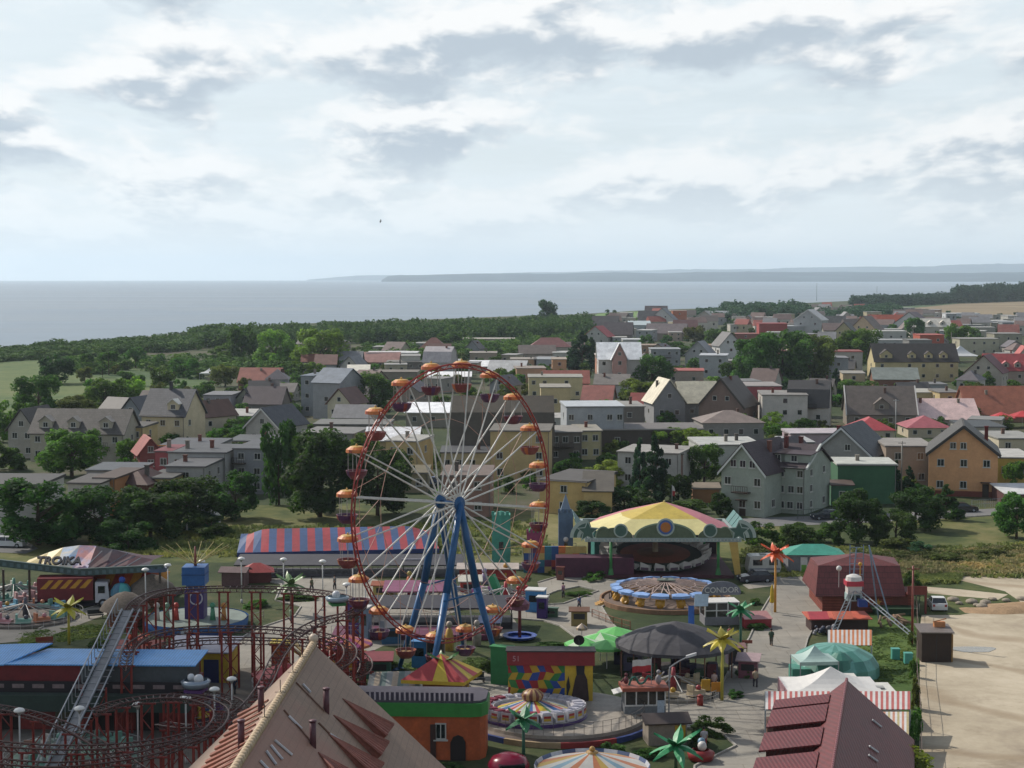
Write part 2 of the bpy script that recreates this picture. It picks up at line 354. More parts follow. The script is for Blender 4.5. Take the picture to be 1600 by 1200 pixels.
sheet('park_ground', [(-80, 1330), (-80, 885), (200, 880), (860, 880), (1010, 888), (1436, 905), (1436, 1330)], .08, m_lawnd)
sheet('park_road', [(1214, 904), (1222, 897), (1300, 897), (1290, 930), (1283, 960), (1262, 1000), (1246, 1060), (1236, 1120), (1225, 1330), (1080, 1330), (1085, 1200), (1150, 1168), (1130, 1150), (1080, 1140), (1000, 1135), (985, 1105), (1060, 1090), (1118, 1088), (1133, 1062), (1150, 1030), (1170, 1000), (1188, 960), (1206, 930)], .10, m_conc)
sheet('plaza_path', [(840, 912), (880, 900), (1010, 915), (940, 950), (955, 975), (990, 1010), (935, 1020), (895, 995), (875, 980), (850, 972), (800, 968), (795, 950), (880, 945), (935, 925), (905, 918), (870, 925), (845, 935)], .10, m_conc)
sheet('path_right', [(1160, 915), (1225, 905), (1222, 915), (1170, 922)], .11, m_conc)
sheet('plaza_paving', [(395, 905), (470, 900), (560, 900), (620, 915), (700, 925), (730, 950), (640, 985), (600, 1010), (560, 1030), (440, 1040), (340, 1050), (350, 1030), (360, 1010), (400, 985), (460, 965), (470, 950), (430, 940), (440, 915)], .10, m_conc)
sheet('wheel_paving', [(560, 985), (640, 975), (800, 965), (815, 985), (780, 1000), (700, 1000), (640, 1010), (560, 1012)], .11, m_conc)
sheet('front_paving', [(690, 1060), (750, 1050), (800, 1055), (800, 1100), (760, 1112), (745, 1130), (690, 1130)], .11, m_conc)
sheet('coaster_paving', [(-60, 1330), (-60, 1120), (120, 1090), (300, 1050), (420, 1040), (440, 1100), (360, 1200), (330, 1330)], .09, ground_mat('old_paving', [(.36, '4c4844'), (.5, '66615a'), (.65, '7b756b')], .08, 2.0, .2))
sheet('path_left', [(60, 985), (130, 955), (180, 940), (185, 955), (130, 975), (70, 1000), (-60, 1012), (-60, 985)], .10, m_conc)
sheet('lawn_strip', [(1300, 1160), (1310, 1050), (1340, 960), (1420, 962), (1436, 975), (1437, 1160)], .10, m_lawn)
sheet('street', [(1130, 812), (1300, 806), (1480, 799), (1600, 793), (1760, 788), (1760, 800), (1600, 803), (1480, 811), (1300, 820), (1130, 826)], .09, m_asph)
sheet('back_street', [(-60, 838), (40, 846), (60, 858), (40, 866), (-60, 862)], .09, m_asph)
sheet('town_street', [(400, 895), (640, 888), (900, 880), (905, 888), (640, 898), (400, 906)], .10, m_asph)
# ================================================================ HOUSES
m_frame = M('a9a9a4', .5, .1); m_glass = M('1d2328', .12, .2, 2, kind='glass', spec=.8); m_dark = M('24211f', .8); m_brickred = M('7a3a2c', .85, .3)
_win = {}
def add_window(par, x, y, z, ww, hh, face, near):
    """face 0 front(-y) 1 right(+x) 2 left(-x); frame proud of the wall, pane inside it"""
    key = (round(ww, 1), round(hh, 1), near)
    if key not in _win:
        f = MB(); t = .09; a, b = key[0] / 2, key[1] / 2
        f.box(-a, a, -.06, .03, -b, -b + t); f.box(-a, a, -.06, .03, b - t, b)
        f.box(-a, -a + t, -.06, .03, -b + t, b - t); f.box(a - t, a, -.06, .03, -b + t, b - t)
        if near: f.box(-t * .4, t * .4, -.05, .03, -b + t, b - t); f.box(-a - .12, a + .12, -.14, .02, -b - .10, -b - .002)
        g = MB(); g.box(-a + t + .001, a - t - .001, -.02, .02, -b + t + .001, b - t - .001, 0)
        if not near: f.box(-a + t + .001, a - t - .001, -.02, .02, -b + t + .001, b - t - .001, 1)
        _win[key] = (f.mesh('window', [m_frame, m_glass]), g.mesh('pane', [m_glass]))
    fm, gm = _win[key]
    o = link('window', fm, par, (x, y, z), (0, R(90), R(-90))[face])
    if near: link('pane', gm, o, (0, 0, 0))
def chimney(par, x, y, z, h, s=.55, m=None):
    c = MB(); c.box(x - s / 2, x + s / 2, y - s / 2, y + s / 2, z, z + h); c.box(x - s / 2 - .07, x + s / 2 + .07, y - s / 2 - .07, y + s / 2 + .07, z + h + .001, z + h + .12)
    return obj('chimney', c, m or m_brickred, par)
def house(u, v, w, d, h, T, rh, rot, wall, roof, win=(3, 2, 2), label='', ex=None, cat='house', kind='house'):
    ex = ex or {}; wall = soft(wall); roof = soft(roof, .8); p = G(u, v); s = PX(p); w /= s; h /= s; rh /= s; near = v > 700; far = v < 560
    t = thing(kind, label, cat, p, R(rot), ex.get('group'))
    mw = M(wall, .85, .16, .5, bump=.08); wk = ex.get('rk', '' if far else ('tile' if T in 'XYHG' and near else ''))
    mr = M(roof, ex.get('rr', .62), .25, .6, kind=wk, metal=ex.get('metal', 0), spec=ex.get('spec', .35)); X0, X1 = -w / 2, w / 2; ov = .45 if T in 'XYHG' else .12
    wb = MB(); rb = MB(); z2 = h + rh
    if T == 'Y':
        wb.plate([(X0, 0), (X1, 0), (X1, h), (0, z2 - .05), (X0, h)], 0, d)
        k = rh / (w / 2)
        for sx in (-1, 1):
            e = (w / 2 + ov) * sx; ze = h - ov * k + .08
            q = [(e, -ov, ze), (0, -ov, z2 + .08), (0, d + ov, z2 + .08), (e, d + ov, ze)]
            if sx > 0: q = q[::-1]
            rb.slab(*[(a, b, c) for a, b, c in q[::-1]], .16)
        if ex.get('verge'):
            vb = MB()
            for sx in (-1, 1):
                e = (w / 2 + ov) * sx; ze = h - ov * k
                vb.hexa([(e, -ov - .06, ze - .28), (0, -ov - .06, z2 - .28), (0, -ov - .01, z2 - .28), (e, -ov - .01, ze - .28), (e, -ov - .06, ze + .10), (0, -ov - .06, z2 + .10), (0, -ov - .01, z2 + .10), (e, -ov - .01, ze + .10)])
            obj('bargeboard', vb, M(ex['verge'], .5, .1), t)
    elif T == 'X':
        vs = [(0, 0), (d, 0), (d, h), (d / 2, z2 - .05), (0, h)]
        wb.add([(X0, a, b) for a, b in vs] + [(X1, a, b) for a, b in vs], [(0, 4, 3, 2, 1), (5, 6, 7, 8, 9)] + [(i, (i + 1) % 5, 5 + (i + 1) % 5, 5 + i) for i in range(5)])
        k = rh / (d / 2); ze = h - ov * k + .08
        rb.slab((X0 - ov, -ov, ze), (X1 + ov, -ov, ze), (X1 + ov, d / 2, z2 + .08), (X0 - ov, d / 2, z2 + .08), .16)
        rb.slab((X1 + ov, d + ov, ze), (X0 - ov, d + ov, ze), (X0 - ov, d / 2, z2 + .08), (X1 + ov, d / 2, z2 + .08), .16)
        if ex.get('verge'):
            vb = MB()
            for e in (X0 - ov, X1 + ov):
                vb.hexa([(e - .14, -ov, ze - .2), (e + .14, -ov, ze - .2), (e + .14, d / 2, z2 - .2), (e - .14, d / 2, z2 - .2), (e - .14, -ov, ze + .12), (e + .14, -ov, ze + .12), (e + .14, d / 2, z2 + .20), (e - .14, d / 2, z2 + .20)])
            obj('bargeboard', vb, M(ex['verge'], .5, .1), t)
    elif T == 'G':   # mansard, ridge along x
        wb.box(X0, X1, 0, d, 0, h + .02); k1 = d * .16; zm = h + rh * .68
        vs = [(.1, h), (d - .1, h), (d - k1 - .05, zm - .1), (d / 2, z2 - .12), (k1 + .05, zm - .1)]
        wb.add([(X0 + .02, a, b) for a, b in vs] + [(X1 - .02, a, b) for a, b in vs], [(0, 4, 3, 2, 1), (5, 6, 7, 8, 9)])
        for q in ([(-ov, h - .1), (k1, zm)], [(k1, zm), (d / 2, z2)]):
            (ya, za), (yb, zb) = q
            rb.slab((X0 - .2, ya, za), (X1 + .2, ya, za), (X1 + .2, yb, zb), (X0 - .2, yb, zb), .12)
            rb.slab((X1 + .2, d - ya, za), (X0 - .2, d - ya, za), (X0 - .2, d - yb, zb), (X1 + .2, d - yb, zb), .12)
    elif T == 'H':
        wb.box(X0, X1, 0, d, 0, h); o_ = ov; zb = h - .05; i = min(w, d) / 2
        a, b, c, e = (X0 - o_, -o_, zb), (X1 + o_, -o_, zb), (X1 + o_, d + o_, zb), (X0 - o_, d + o_, zb)
        if w >= d: r1, r2 = (X0 + i, d / 2, z2), (X1 - i - .01, d / 2, z2)
        else: r1, r2 = (0, i, z2), (0, d - i - .01, z2)
        if w >= d: rb.add([a, b, c, e, r1, r2], [(0, 1, 5, 4), (1, 2, 5), (2, 3, 4, 5), (3, 0, 4), (3, 2, 1, 0)])
        else: rb.add([a, b, c, e, r1, r2], [(0, 1, 4), (1, 2, 5, 4), (2, 3, 5), (3, 0, 4, 5), (3, 2, 1, 0)])
    elif T == 'M':   # mono pitch rising to the back
        wb.hexa([(X0, 0, 0), (X1, 0, 0), (X1, d, 0), (X0, d, 0), (X0, 0, h), (X1, 0, h), (X1, d, z2), (X0, d, z2)])
        rb.slab((X0 - .3, -.3, h + .1), (X1 + .3, -.3, h + .1), (X1 + .3, d + .2, z2 + .1), (X0 - .3, d + .2, z2 + .1), .16)
    else:            # flat with a slight fall and a thin edge
        wb.box(X0, X1, 0, d, 0, h); o_ = ex.get('ov', .22)
        rb.hexa([(X0 - o_, -o_, h + .002), (X1 + o_, -o_, h + .002), (X1 + o_, d + o_, h + .002), (X0 - o_, d + o_, h + .002), (X0 - o_, -o_, h + .22), (X1 + o_, -o_, h + .22), (X1 + o_, d + o_, h + .42), (X0 - o_, d + o_, h + .42)])
        if ex.get('rim'):
            rm = MB(); rm.box(X0 - o_ - .03, X1 + o_ + .03, -o_ - .05, -o_ - .003, h + .02, h + .30); obj('roof_edge', rm, M(ex['rim'], .5, .1), t)
    obj('wall', wb, mw, t); ro = obj('roof', rb, mr, t)
    # windows
    fc, sc2, fl = win; fh = h / max(fl, 1); ww = min(1.15, fh * .44); hh = min(1.25, fh * .46)
    rr = random.Random(int(u * 7 + v)); side = 1 if (rot < -4 or (abs(rot) <= 4 and u < 800)) else 2
    if side == 2 and rot > 90: side = 2
    for f in range(fl):
        z = fh * f + fh * .55
        if ex.get('nolow') and f == 0: continue
        for i in range(fc):
            if rr.random() < .22 and fc > 2: continue
            add_window(t, X0 + w * (i + .5) / fc + rr.uniform(-.1, .1), -.001, z, ww, hh, 0, near)
        for i in range(sc2):
            if rr.random() < .25 and sc2 > 1: continue
            add_window(t, (X1 + .001) if side == 1 else (X0 - .001), d * (i + .5) / sc2, z, ww, hh, side, near)
    if T == 'Y' and rh * s > 12 and fc > 0:
        for i in (ex.get('attic') or ((-.14, .14) if w > 8 else (0,))): add_window(t, w * i, -.001, h + rh * .28, ww * .85, hh * .85, 0, near)
    for (cx, cy, ch) in ex.get('chim', ([(rr.uniform(-.3, .3), rr.uniform(.35, .65), rr.uniform(.5, 1.1))] if rr.random() < .6 and not far else [])):
        yy = d * cy; zb = {'F': h + .3, 'M': h + rh * cy, 'H': h + rh * .6, 'G': h + rh * .8}.get(T)
        if zb is None: zb = z2 - (abs(cx) * 2 * rh if T == 'Y' else abs(cy - .5) * 2 * rh) - .4
        chimney(ro, w * cx, yy, zb - .1, ch + .5, m=M(ex['chimc'] if 'chimc' in ex else rr.choice(['6b4238', '55504c', '7c766c', '5d463e']), .85, .3))
    for (dx, dw, kind2) in ex.get('dorm', []):   # dormers standing on the front slope (X) or side slope
        dd = MB(); dr = MB(); k = rh / (d / 2); x0, x1 = w * dx - dw / 2, w * dx + dw / 2; y0 = .9; zb = h + y0 * k - .2; top = zb + 1.5
        dd.box(x0, x1, y0, min(d / 2, y0 + 1.7 / k), zb, top)
        if kind2 == 'g':
            for sx in (-1, 1):
                q = [((x0 + x1) / 2, y0 - .3, top + dw * .42), ((x0 + x1) / 2 + sx * (dw / 2 + .2), y0 - .3, top - .05), ((x0 + x1) / 2 + sx * (dw / 2 + .2), d / 2 - .2, top - .05), ((x0 + x1) / 2, d / 2 - .2, top + dw * .42)]
                if sx > 0: q = q[::-1]
                dr.slab(*q[::-1], .10)
            dd.plate([(x0, top), (x1, top), ((x0 + x1) / 2, top + dw * .36)], y0, y0 + .2)
        else:
            dr.slab((x0 - .25, y0 - .35, top + .05), (x1 + .25, y0 - .35, top + .05), (x1 + .25, d / 2, top + .45), (x0 - .25, d / 2, top + .45), .12)
        do = obj('dormer', dd, M(ex.get('dormc', wall), .85, .16, .5), t); obj('dormer_roof', dr, M(ex.get('dormr', roof), .6, .25, .6), do)
        add_window(do, (x0 + x1) / 2, y0 - .001, zb + .85, 1.0, 1.0, 0, near)
    for (bx, bz, bw) in ex.get('balc', []):
        b = MB(); x0, x1 = w * bx - bw / 2, w * bx + bw / 2; z = h * bz
        b.box(x0, x1, -1.2, -.002, z, z + .16)
        n = max(3, int(bw / .35)); 
        for i in range(n + 1): b.box(x0 + (bw - .05) * i / n, x0 + (bw - .05) * i / n + .05, -1.19, -1.14, z + .161, z + 1.0)
        b.box(x0, x1, -1.2, -1.13, z + 1.001, z + 1.07)
        obj('balcony', b, M(ex.get('balcc', '3a302a'), .8), t)
    if 'door' in ex:
        b = MB(); x = w * ex['door']; b.box(x - .5, x + .5, -.05, -.002, 0, 2.1); b.box(x - .8, x + .8, -.9, -.003, 2.3, 2.42); obj('door', b, M('3a2d25', .7), t)
    if 'band' in ex:
        b = MB(); z0, z1, c = ex['band']; b.box(X0 - .03, X1 + .03, -.035, d + .03, h * z0, h * z1); obj('plinth', b, M(c, .85, .2, .5), t)
    if near:   # gutter and downpipe
        if T in 'XF': 
            g = MB(); g.tube((X0 - .1, -ov - .12, h - .12 if T == 'X' else h + .05), (X1 + .1, -ov - .12, h - .12 if T == 'X' else h + .05), .07, 6); g.tube((X1 - .12, -.12, 0), (X1 - .12, -.12, h - .1), .05, 6); obj('gutter', g, M('6a6765', .5, .1), t)
    return t
W_, CR, GY, LG, YE, BE, PK, OR = 'b4b1aa', 'bcae8a', '86847f', '9c9b98', 'c3a568', 'a8987c', 'b3847a', 'd08a50'
rows = [
# --- near left
(10,838,110,10,80,'F',0,-3,W_,'3e3c3a',(3,2,2),'white flat-roofed house at the left edge behind dark trees'),
(132,812,52,9,56,'F',0,-6,W_,'443f3b',(2,1,2),'white flat-roofed house next to the orange one'),
(164,806,34,11,58,'F',0,-8,'b5713a','4b3a30',(1,1,2),'house with a bright orange wall behind dark trees'),
(205,800,52,9,44,'H',18,-12,'7a4436','5a3a34',(2,1,1),'low house with dark red-brown hipped roof beside the orange house'),
(248,796,42,9,48,'F',0,-6,'b29a58','4c4a48',(2,1,1),'mustard yellow flat-roofed house behind dark trees'),
(290,788,62,10,58,'F',0,-6,'9b9a97','515255',(3,2,2),'grey flat-roofed house with rear balconies left of the dark tree',{'balc':[(.4,.5,2.4)]}),
(175,778,80,9,42,'F',0,-4,'8f9094','4a5058',(3,1,1),'low grey house with long dark flat roof'),
(308,774,92,11,66,'F',0,-6,'a4a3a2','4a4c50',(3,2,2),'large pale grey block with blank wall and dark flat roof',{'chim':[(-.3,.4,.8),(.1,.5,.8)]}),
(256,772,26,8,66,'F',0,-6,'a8444a','7a3038',(1,1,2),'narrow crimson-walled house beside the pale grey block'),
(292,742,88,12,44,'F',0,-5,'9a9692','4d4f56',(3,2,1),'grey house with low dark roof and orange band',{'rim':'c07c34'}),
(236,742,34,8,34,'Y',22,20,'8c3a34','a04038',(1,1,1),'small house with bright red gable wall and red roof'),
(390,772,50,12,70,'F',0,-8,'84868c','4e5055',(2,2,3),'blue-grey block of flats with corner balconies by the tall dark tree',{'balc':[(-.3,.35,2),(-.3,.68,2)]}),
(395,716,76,10,26,'F',0,-4,'b9ab78','515557',(4,1,1),'cream bungalow with long grey roof below the white gable house'),
(34,716,44,11,46,'Y',30,-10,'9a958a','4d4845',(2,3,2),'grey-beige gable end of the long brown-roofed house'),
(120,722,150,10,46,'X',34,-6,'a39a86','54504d',(6,1,2),'long house with brown-grey roof and small pale dormers',{'dorm':[(-.35,2.6,'g'),(-.05,2.2,'g'),(.3,2.4,'g')],'dormr':'8e8a84','balc':[(.3,.5,2)]}),
(205,716,38,9,48,'F',0,-6,'c0a468','504c48',(2,1,2),'small yellow house joined to the long brown-roofed house'),
(255,704,72,10,56,'X',38,-14,'c0b28c','50525a',(3,2,2),'cream house with steep slate roof and white dormer',{'dorm':[(.2,2.4,'g')],'dormr':'cfcfc8','chim':[(-.05,.5,1.4)],'chimc':'3b3c40'}),
(205,690,42,9,42,'Y',26,-14,'77808c','4a4b52',(2,1,1),'house with blue-grey boarded gable beside the slate roof'),
(300,676,46,10,26,'Y',22,-40,'b8ab90','6a4a3e',(2,2,1),'cream gable house with brown tiled roof and one attic window'),
(268,640,34,9,16,'X',12,-5,'8a6a5c','8e4642',(2,1,1),'small house with red roof among the left trees'),
(236,646,44,9,18,'X',16,-10,'6e6258','5a504a',(2,1,1),'low house with dull brown roof among the left trees'),
(340,652,44,10,34,'F',0,-5,'8b8890','6c6c70',(3,1,2),'lilac-grey flat-roofed house behind the cream gable house'),
(382,650,36,9,22,'Y',20,-15,'8d8f7c','4b4a4a',(2,1,1),'small grey-green gable house with dark roof'),
(410,702,60,11,36,'Y',28,-24,'a8a59e','55565c',(2,2,1),'grey gable house with white roof edge and dark roof windows',{'verge':'c8c8c4'}),
(372,668,56,9,18,'M',6,-4,'7a6656','a3a29c',(3,1,1),'brown bungalow with pale sloping roof'),
(404,610,64,10,14,'X',20,-3,'8a5a4c','9c5a4c',(3,1,1),'house with glittering red tiled roof near the forest'),
(410,652,58,10,22,'X',24,-6,'77706c','54494c',(3,1,1),'house with purple-brown steep roof'),
(438,628,40,9,16,'X',12,-6,'8c887e','6b6662',(2,1,1),'little grey-roofed house beside the red tiled roof'),
(510,655,48,12,58,'X',20,-24,'8a8d92','6b7684',(1,1,1),'tall blank grey house with slate blue roof and roof window',{'chim':[]}),
(480,650,20,10,62,'F',0,-14,'80868c','6b7684',(1,1,3),'narrow grey wing of the tall blank grey house'),
(530,660,40,9,30,'Y',22,-20,'bdb294','6c4a42',(2,1,1),'cream gable cottage with brown roof beside the bushy tree'),
(548,690,116,10,26,'F',0,-3,'76756f','6a6a66',(4,1,1),'long low dark grey flat-roofed building left of the wheel',{'chim':[]}),
(512,712,84,11,34,'F',0,-10,'86857f','74726e',(2,2,1),'grey flat-roofed house under the long low building'),
(612,574,78,10,22,'F',0,-2,'a09a90','c4c6c6',(6,1,2),'long pale flat block with white roof edge before the forest',{'rim':'d6d8d8','chim':[]}),
(585,575,74,10,10,'X',14,-4,'9a8a70','a87a70',(4,1,1),'house with pale pink tiled roofs below the long pale block',{'rr':.45}),
(676,556,44,10,10,'H',18,-4,'85604e','7b4a40',(3,1,1),'house with red-brown hipped roof before the forest'),
(682,592,44,10,26,'G',24,-12,'a7a2a2','a09a9c',(1,1,1),'pale barn-like house with white gambrel front'),
(634,578,60,9,12,'F',0,0,'6d6660','77746c',(4,1,1),'long dark low house behind the tile roofs'),
(556,580,42,9,10,'Y',20,20,'9a6a62','39474c',(1,1,1),'small pink-walled house with dark teal roof'),
(524,560,46,9,10,'X',14,8,'6e655c','564f4a',(2,1,1),'small dark brown-roofed house by the green woods'),
(480,570,34,8,12,'X',12,-6,'7d7870','625d58',(2,1,1),'little dark grey house between the leafy trees'),
(560,592,34,8,12,'M',8,4,'a69a80','cfc8b4',(2,1,1),'cottage with shining cream lean-to roof',{'rr':.35}),
(612,606,80,9,24,'F',0,-2,'807868','6e6558',(4,1,1),'brown flat-roofed house behind the wheel cabins'),
(765,546,84,10,16,'F',0,0,'968c7c','9f978a',(5,1,1),'long beige flat building at the forest edge',{'chim':[]}),
(755,570,42,9,18,'F',0,0,'9c8a78','8e8478',(2,1,1),'small beige cube house near the forest'),
(752,580,34,9,8,'X',8,0,'9a958c','f6f6f4',(2,1,1),'house with a bright white roof by the wheel top',{'rr':.35}),
(790,592,58,9,12,'X',16,-14,'a59c8a','b9bab8',(3,1,1),'cream gable house with pale metal roof by the wheel top',{'rr':.4}),
(700,600,70,9,12,'X',6,0,'7d766c','f0f0ee',(3,1,1),'low house with pale sheet roof behind the wheel top',{'rr':.4}),
(840,566,56,10,14,'X',12,2,'8f8478','6d625c',(3,1,1),'low brown-roofed house right of the wheel top'),
(830,602,46,10,26,'F',0,4,'b58a64','8a7c70',(2,1,1),'small orange-beige block beside the wheel rim'),
# --- behind the wheel
(785,732,160,14,36,'G',74,0,'5c544a','4a4338',(4,2,1),'huge house with olive-brown mansard roof behind the wheel',{'rk':''}),
(676,668,84,13,24,'X',12,-4,'85806f','fafafa',(3,1,1),'house with dazzling white sheet roof seen through the upper spokes',{'rr':.22,'spec':.8,'chim':[]}),
(628,752,52,9,62,'F',0,-14,'bda064','9a9890',(2,1,2),'yellow house under the second white roof'),
(612,718,80,13,30,'X',16,0,'a89468','f4f4f4',(1,1,1),'house with white metal roof and ribbed edge left of the spokes',{'rr':.25,'spec':.8,'chim':[]}),
(728,742,78,9,34,'F',0,0,'b5aa84','4b4c50',(4,1,1),'cream bungalow with dark roof seen through the spokes'),
(812,752,92,11,78,'F',0,-4,'bd9f64','6c665c',(3,1,3),'tall ochre block half hidden by the wheel rim'),
(728,808,76,11,64,'F',0,-2,'8e6656','6d5a50',(2,1,2),'reddish brown plastered block behind the wheel hub'),
(640,770,56,9,30,'F',0,0,'8a7f5c','6a6248',(2,1,1),'low olive house behind the left spokes'),
(880,804,80,12,52,'F',0,-24,'c7a45c','4e4a45',(1,2,2),'bright yellow house with dark roof right of the wheel'),
(934,808,44,6,40,'M',24,-4,'c7a45c','5c564c',(0,0,1),'yellow lean-to wing beside the bright yellow house',{'chim':[]}),
(884,722,50,11,46,'F',0,4,'6c6258','8a857c',(3,1,2),'house with dark glazed balconies and pale flat roof',{'balc':[(-.1,.5,4)]}),
(922,718,36,11,44,'F',0,4,'b8ac78','918c7e',(2,1,2),'yellow-cream wing with one wide window beside the balconies'),
(868,624,84,11,34,'F',0,0,'c2b07c','8f8c80',(5,1,2),'long pale yellow two-storey house right of the wheel'),
(868,652,46,10,46,'F',0,0,'bfa874','8c8678',(1,1,1),'blank yellow block in front of the pale yellow house'),
(930,706,90,12,70,'F',0,4,'959aa0','a8adb0',(6,1,2),'pale grey-white two-storey terrace with shiny flat roof',{'rr':.35}),
(984,690,46,12,54,'F',0,4,'6d645c','8a8880',(1,1,2),'brown-grey end wall of the pale terrace'),
(865,690,30,10,36,'F',0,0,'a6a69e','a09c94',(1,1,2),'small white house between the mansard roof and the terrace'),
(932,640,46,10,16,'X',20,-10,'9c8d7c','94544a',(2,1,1),'house with brick-red gable roof above the terrace'),
(968,612,66,10,52,'X',24,0,'b5b0aa','eef0f0',(4,1,3),'tall whitish house with shining roof and pink centre gable',{'rr':.3,'chim':[]}),
(968,613,22,3,54,'Y',22,0,'b07f74','c9ccce',(1,1,3),'pink gabled bay on the tall whitish house',{'chim':[],'attic':(0,)}),
(938,596,12,10,40,'F',0,0,'b87858','d0c8c0',(1,1,2),'narrow terracotta strip house left of the pink gable'),
(955,622,52,10,22,'X',14,-8,'a7a6a4','77706a',(3,1,1),'small white house below the tall whitish house'),
(1068,606,62,11,26,'F',0,-6,'9f8c80','a2473c',(2,1,1),'large pale house with red flat roof edge right of the round tree',{'chim':[]}),
(1010,706,180,12,34,'F',0,4,'4f443e','6b6460',(2,1,1),'long dark brown garage row with pale roof edge',{'rim':'8f8a86','chim':[]}),
(1046,664,50,11,36,'Y',34,8,'7f8083','c8c0a6',(2,1,1),'grey gable house with steep cream roof',{'chim':[(-.2,.6,1.5)]}),
(1096,660,60,11,32,'X',30,8,'7b7a78','cbc2a6',(2,1,1),'wing with broad cream shining roof beside the grey gable'),
(1126,672,72,12,38,'Y',42,-24,'7c6258','504640',(3,2,1),'purple-brown gable house with white windows and dark roof',{'verge':'3a322e'}),
(1186,660,70,12,56,'F',0,2,'a04a50','8c8480',(3,1,2),'crimson flat-roofed house beside the brown gable'),
(1010,654,50,9,18,'X',20,-10,'7a4a42','94403a',(2,1,1),'low house with bright red roof between terrace and cream roof'),
(1146,692,96,11,32,'H',16,4,'8a8782','7f7068',(4,1,1),'grey bungalow with flat brown hipped roof'),
(1142,740,96,12,44,'F',0,4,'a7aaa4','a7a8a2',(2,1,1),'pale green-white flat house with pale roof above the trees',{'chim':[(.0,.4,.7),(.2,.5,.7)]}),
(1012,762,98,10,54,'F',0,-20,'aaa8a2','8d8a82',(3,2,2),'white and pink two-storey house behind the dark conifers'),
(1058,762,18,8,52,'F',0,-6,'b5877c','8f8a82',(1,0,2),'pink end wall behind the dark conifers'),
(1104,786,42,5,22,'F',0,-3,'8a5a30','7a6a54',(0,0,1),'low brown timber shed with flat roof in the garden',{'chim':[],'rk':''}),
# --- right middle
(1226,672,70,12,54,'F',0,-4,'b0aca4','7e7a76',(3,1,3),'white three-storey house with small paired windows'),
(1262,670,64,11,34,'G',40,-14,'a9a59d','3c3a3b',(2,2,1),'white house with black mansard roof',{'balc':[(.0,.95,4)]}),
(1296,712,122,8,34,'F',0,3,'a08a92','aaa0a4',(1,0,1),'long lilac-pink wall with a low roof',{'chim':[]}),
(1250,726,44,9,34,'F',0,3,'96a09c','9a9c9c',(0,0,1),'pale mint garage end of the lilac wall',{'chim':[]}),
(1378,668,104,13,22,'X',40,-6,'7e7368','645a54',(4,1,1),'large brown-grey roof with white verge boards and a dormer',{'verge':'c2bfba','dorm':[(.0,3.4,'g')]}),
(1470,668,120,13,14,'X',28,0,'9c8a84','dcb8b0',(3,1,1),'house with broad pale pink sheet roof',{'rr':.3,'spec':.6,'chim':[(-.2,.4,1),(.3,.4,.8)]}),
(1452,684,66,10,16,'H',16,0,'b4a688','a85058',(3,1,1),'house with hipped red sheet roof before the pink roof',{'rr':.5}),
(1366,690,62,10,18,'H',18,0,'b0a58c','b03a40',(3,1,1),'cottage with vivid red hipped roof',{'rr':.55}),
(1572,660,120,13,14,'X',40,0,'8a5a46','a05a40',(3,0,1),'big building with orange-brown tiled roof at the right edge'),
(1432,596,130,12,32,'X',26,0,'b8a774','3f3a38',(6,1,2),'cream guest house with black roof and four small gables',{'dorm':[(-.36,4,'g'),(-.05,2.6,'g'),(.15,2.6,'g'),(.33,2.6,'g')]}),
(1400,618,68,11,26,'X',16,-6,'7a4a38','78807a',(2,1,1),'brown barn with grey sheet roof before the guest house',{'chim':[]}),
(1446,648,56,11,34,'F',0,0,'aa9c70','a09c90',(3,1,2),'beige flat-roofed house with small windows'),
(1484,652,32,11,38,'F',0,0,'b39a64','6a6660',(1,1,2),'ochre end block beside the beige flat house'),
(1536,604,56,12,22,'Y',26,-26,'a59c8e','6b3036',(2,2,1),'pale gable house with deep red roof and little dormers'),
(1572,600,60,12,22,'X',24,-6,'a08a7c','9c3a3c',(3,1,1),'house with bright red roof and row of pink dormers',{'dorm':[(-.3,2,'g'),(0,2,'g'),(.3,2,'g')],'dormr':'c0787a'}),
(1602,592,40,12,24,'Y',26,-10,'b0a59a','b04a44',(2,1,1),'gable house with salmon red roof at the right edge'),
(1456,556,38,11,32,'F',0,2,'b04a30','a84638',(2,1,2),'orange-red cube house with red roof rim',{'chim':[]}),
(1438,562,36,10,30,'F',0,2,'70706e','6c6a68',(3,1,2),'dark grey cube house beside the orange-red one'),
(1530,556,62,11,26,'F',0,2,'a3a086','84827c',(4,1,2),'long pale cream flat house on the right'),
(1575,552,44,11,30,'F',0,2,'8f8c78','7d7b74',(3,1,2),'olive-grey flat house near the right edge'),
(1302,586,90,11,36,'F',0,-4,'a5a096','8b4a44',(3,2,2),'pale block with long dull red roof edge behind the big tree',{'rim':'9c4a44','chim':[]}),
(1310,600,30,10,40,'F',0,-4,'8d9092','77777a',(1,1,2),'grey tower house right of the big dark tree'),
(1334,612,34,10,28,'F',0,-6,'ae9a78','8f8a80',(1,1,2),'beige cube house under the light green tree'),
(1390,556,60,10,24,'F',0,0,'9a9c9c','8d9090',(4,1,2),'pale grey flat terrace below the white gables'),
(1348,534,50,10,16,'Y',24,-36,'c0a07c','7c6a60',(2,2,1),'peach gable house with brown roof on the right'),
(1318,540,44,10,14,'Y',22,-24,'a89a70','4e4844',(2,1,1),'ochre gable house with dark roof beside the peach one'),
(1290,524,62,10,12,'X',18,-6,'88847e','6d6a68',(4,1,1),'long grey-roofed house in the far right town'),
(1262,526,46,10,26,'Y',16,-30,'a0a2a4','b5b6b4',(2,1,2),'tall pale grey gable house with white roof edge',{'verge':'c0c0bc'}),
(1236,526,40,10,16,'F',0,0,'8c9094','9ea4a8',(2,1,1),'small blue-grey flat house behind the big tree'),
(1208,530,44,10,24,'F',0,0,'a53a38','9c3836',(0,0,1),'blank red block behind the big dark tree',{'chim':[]}),
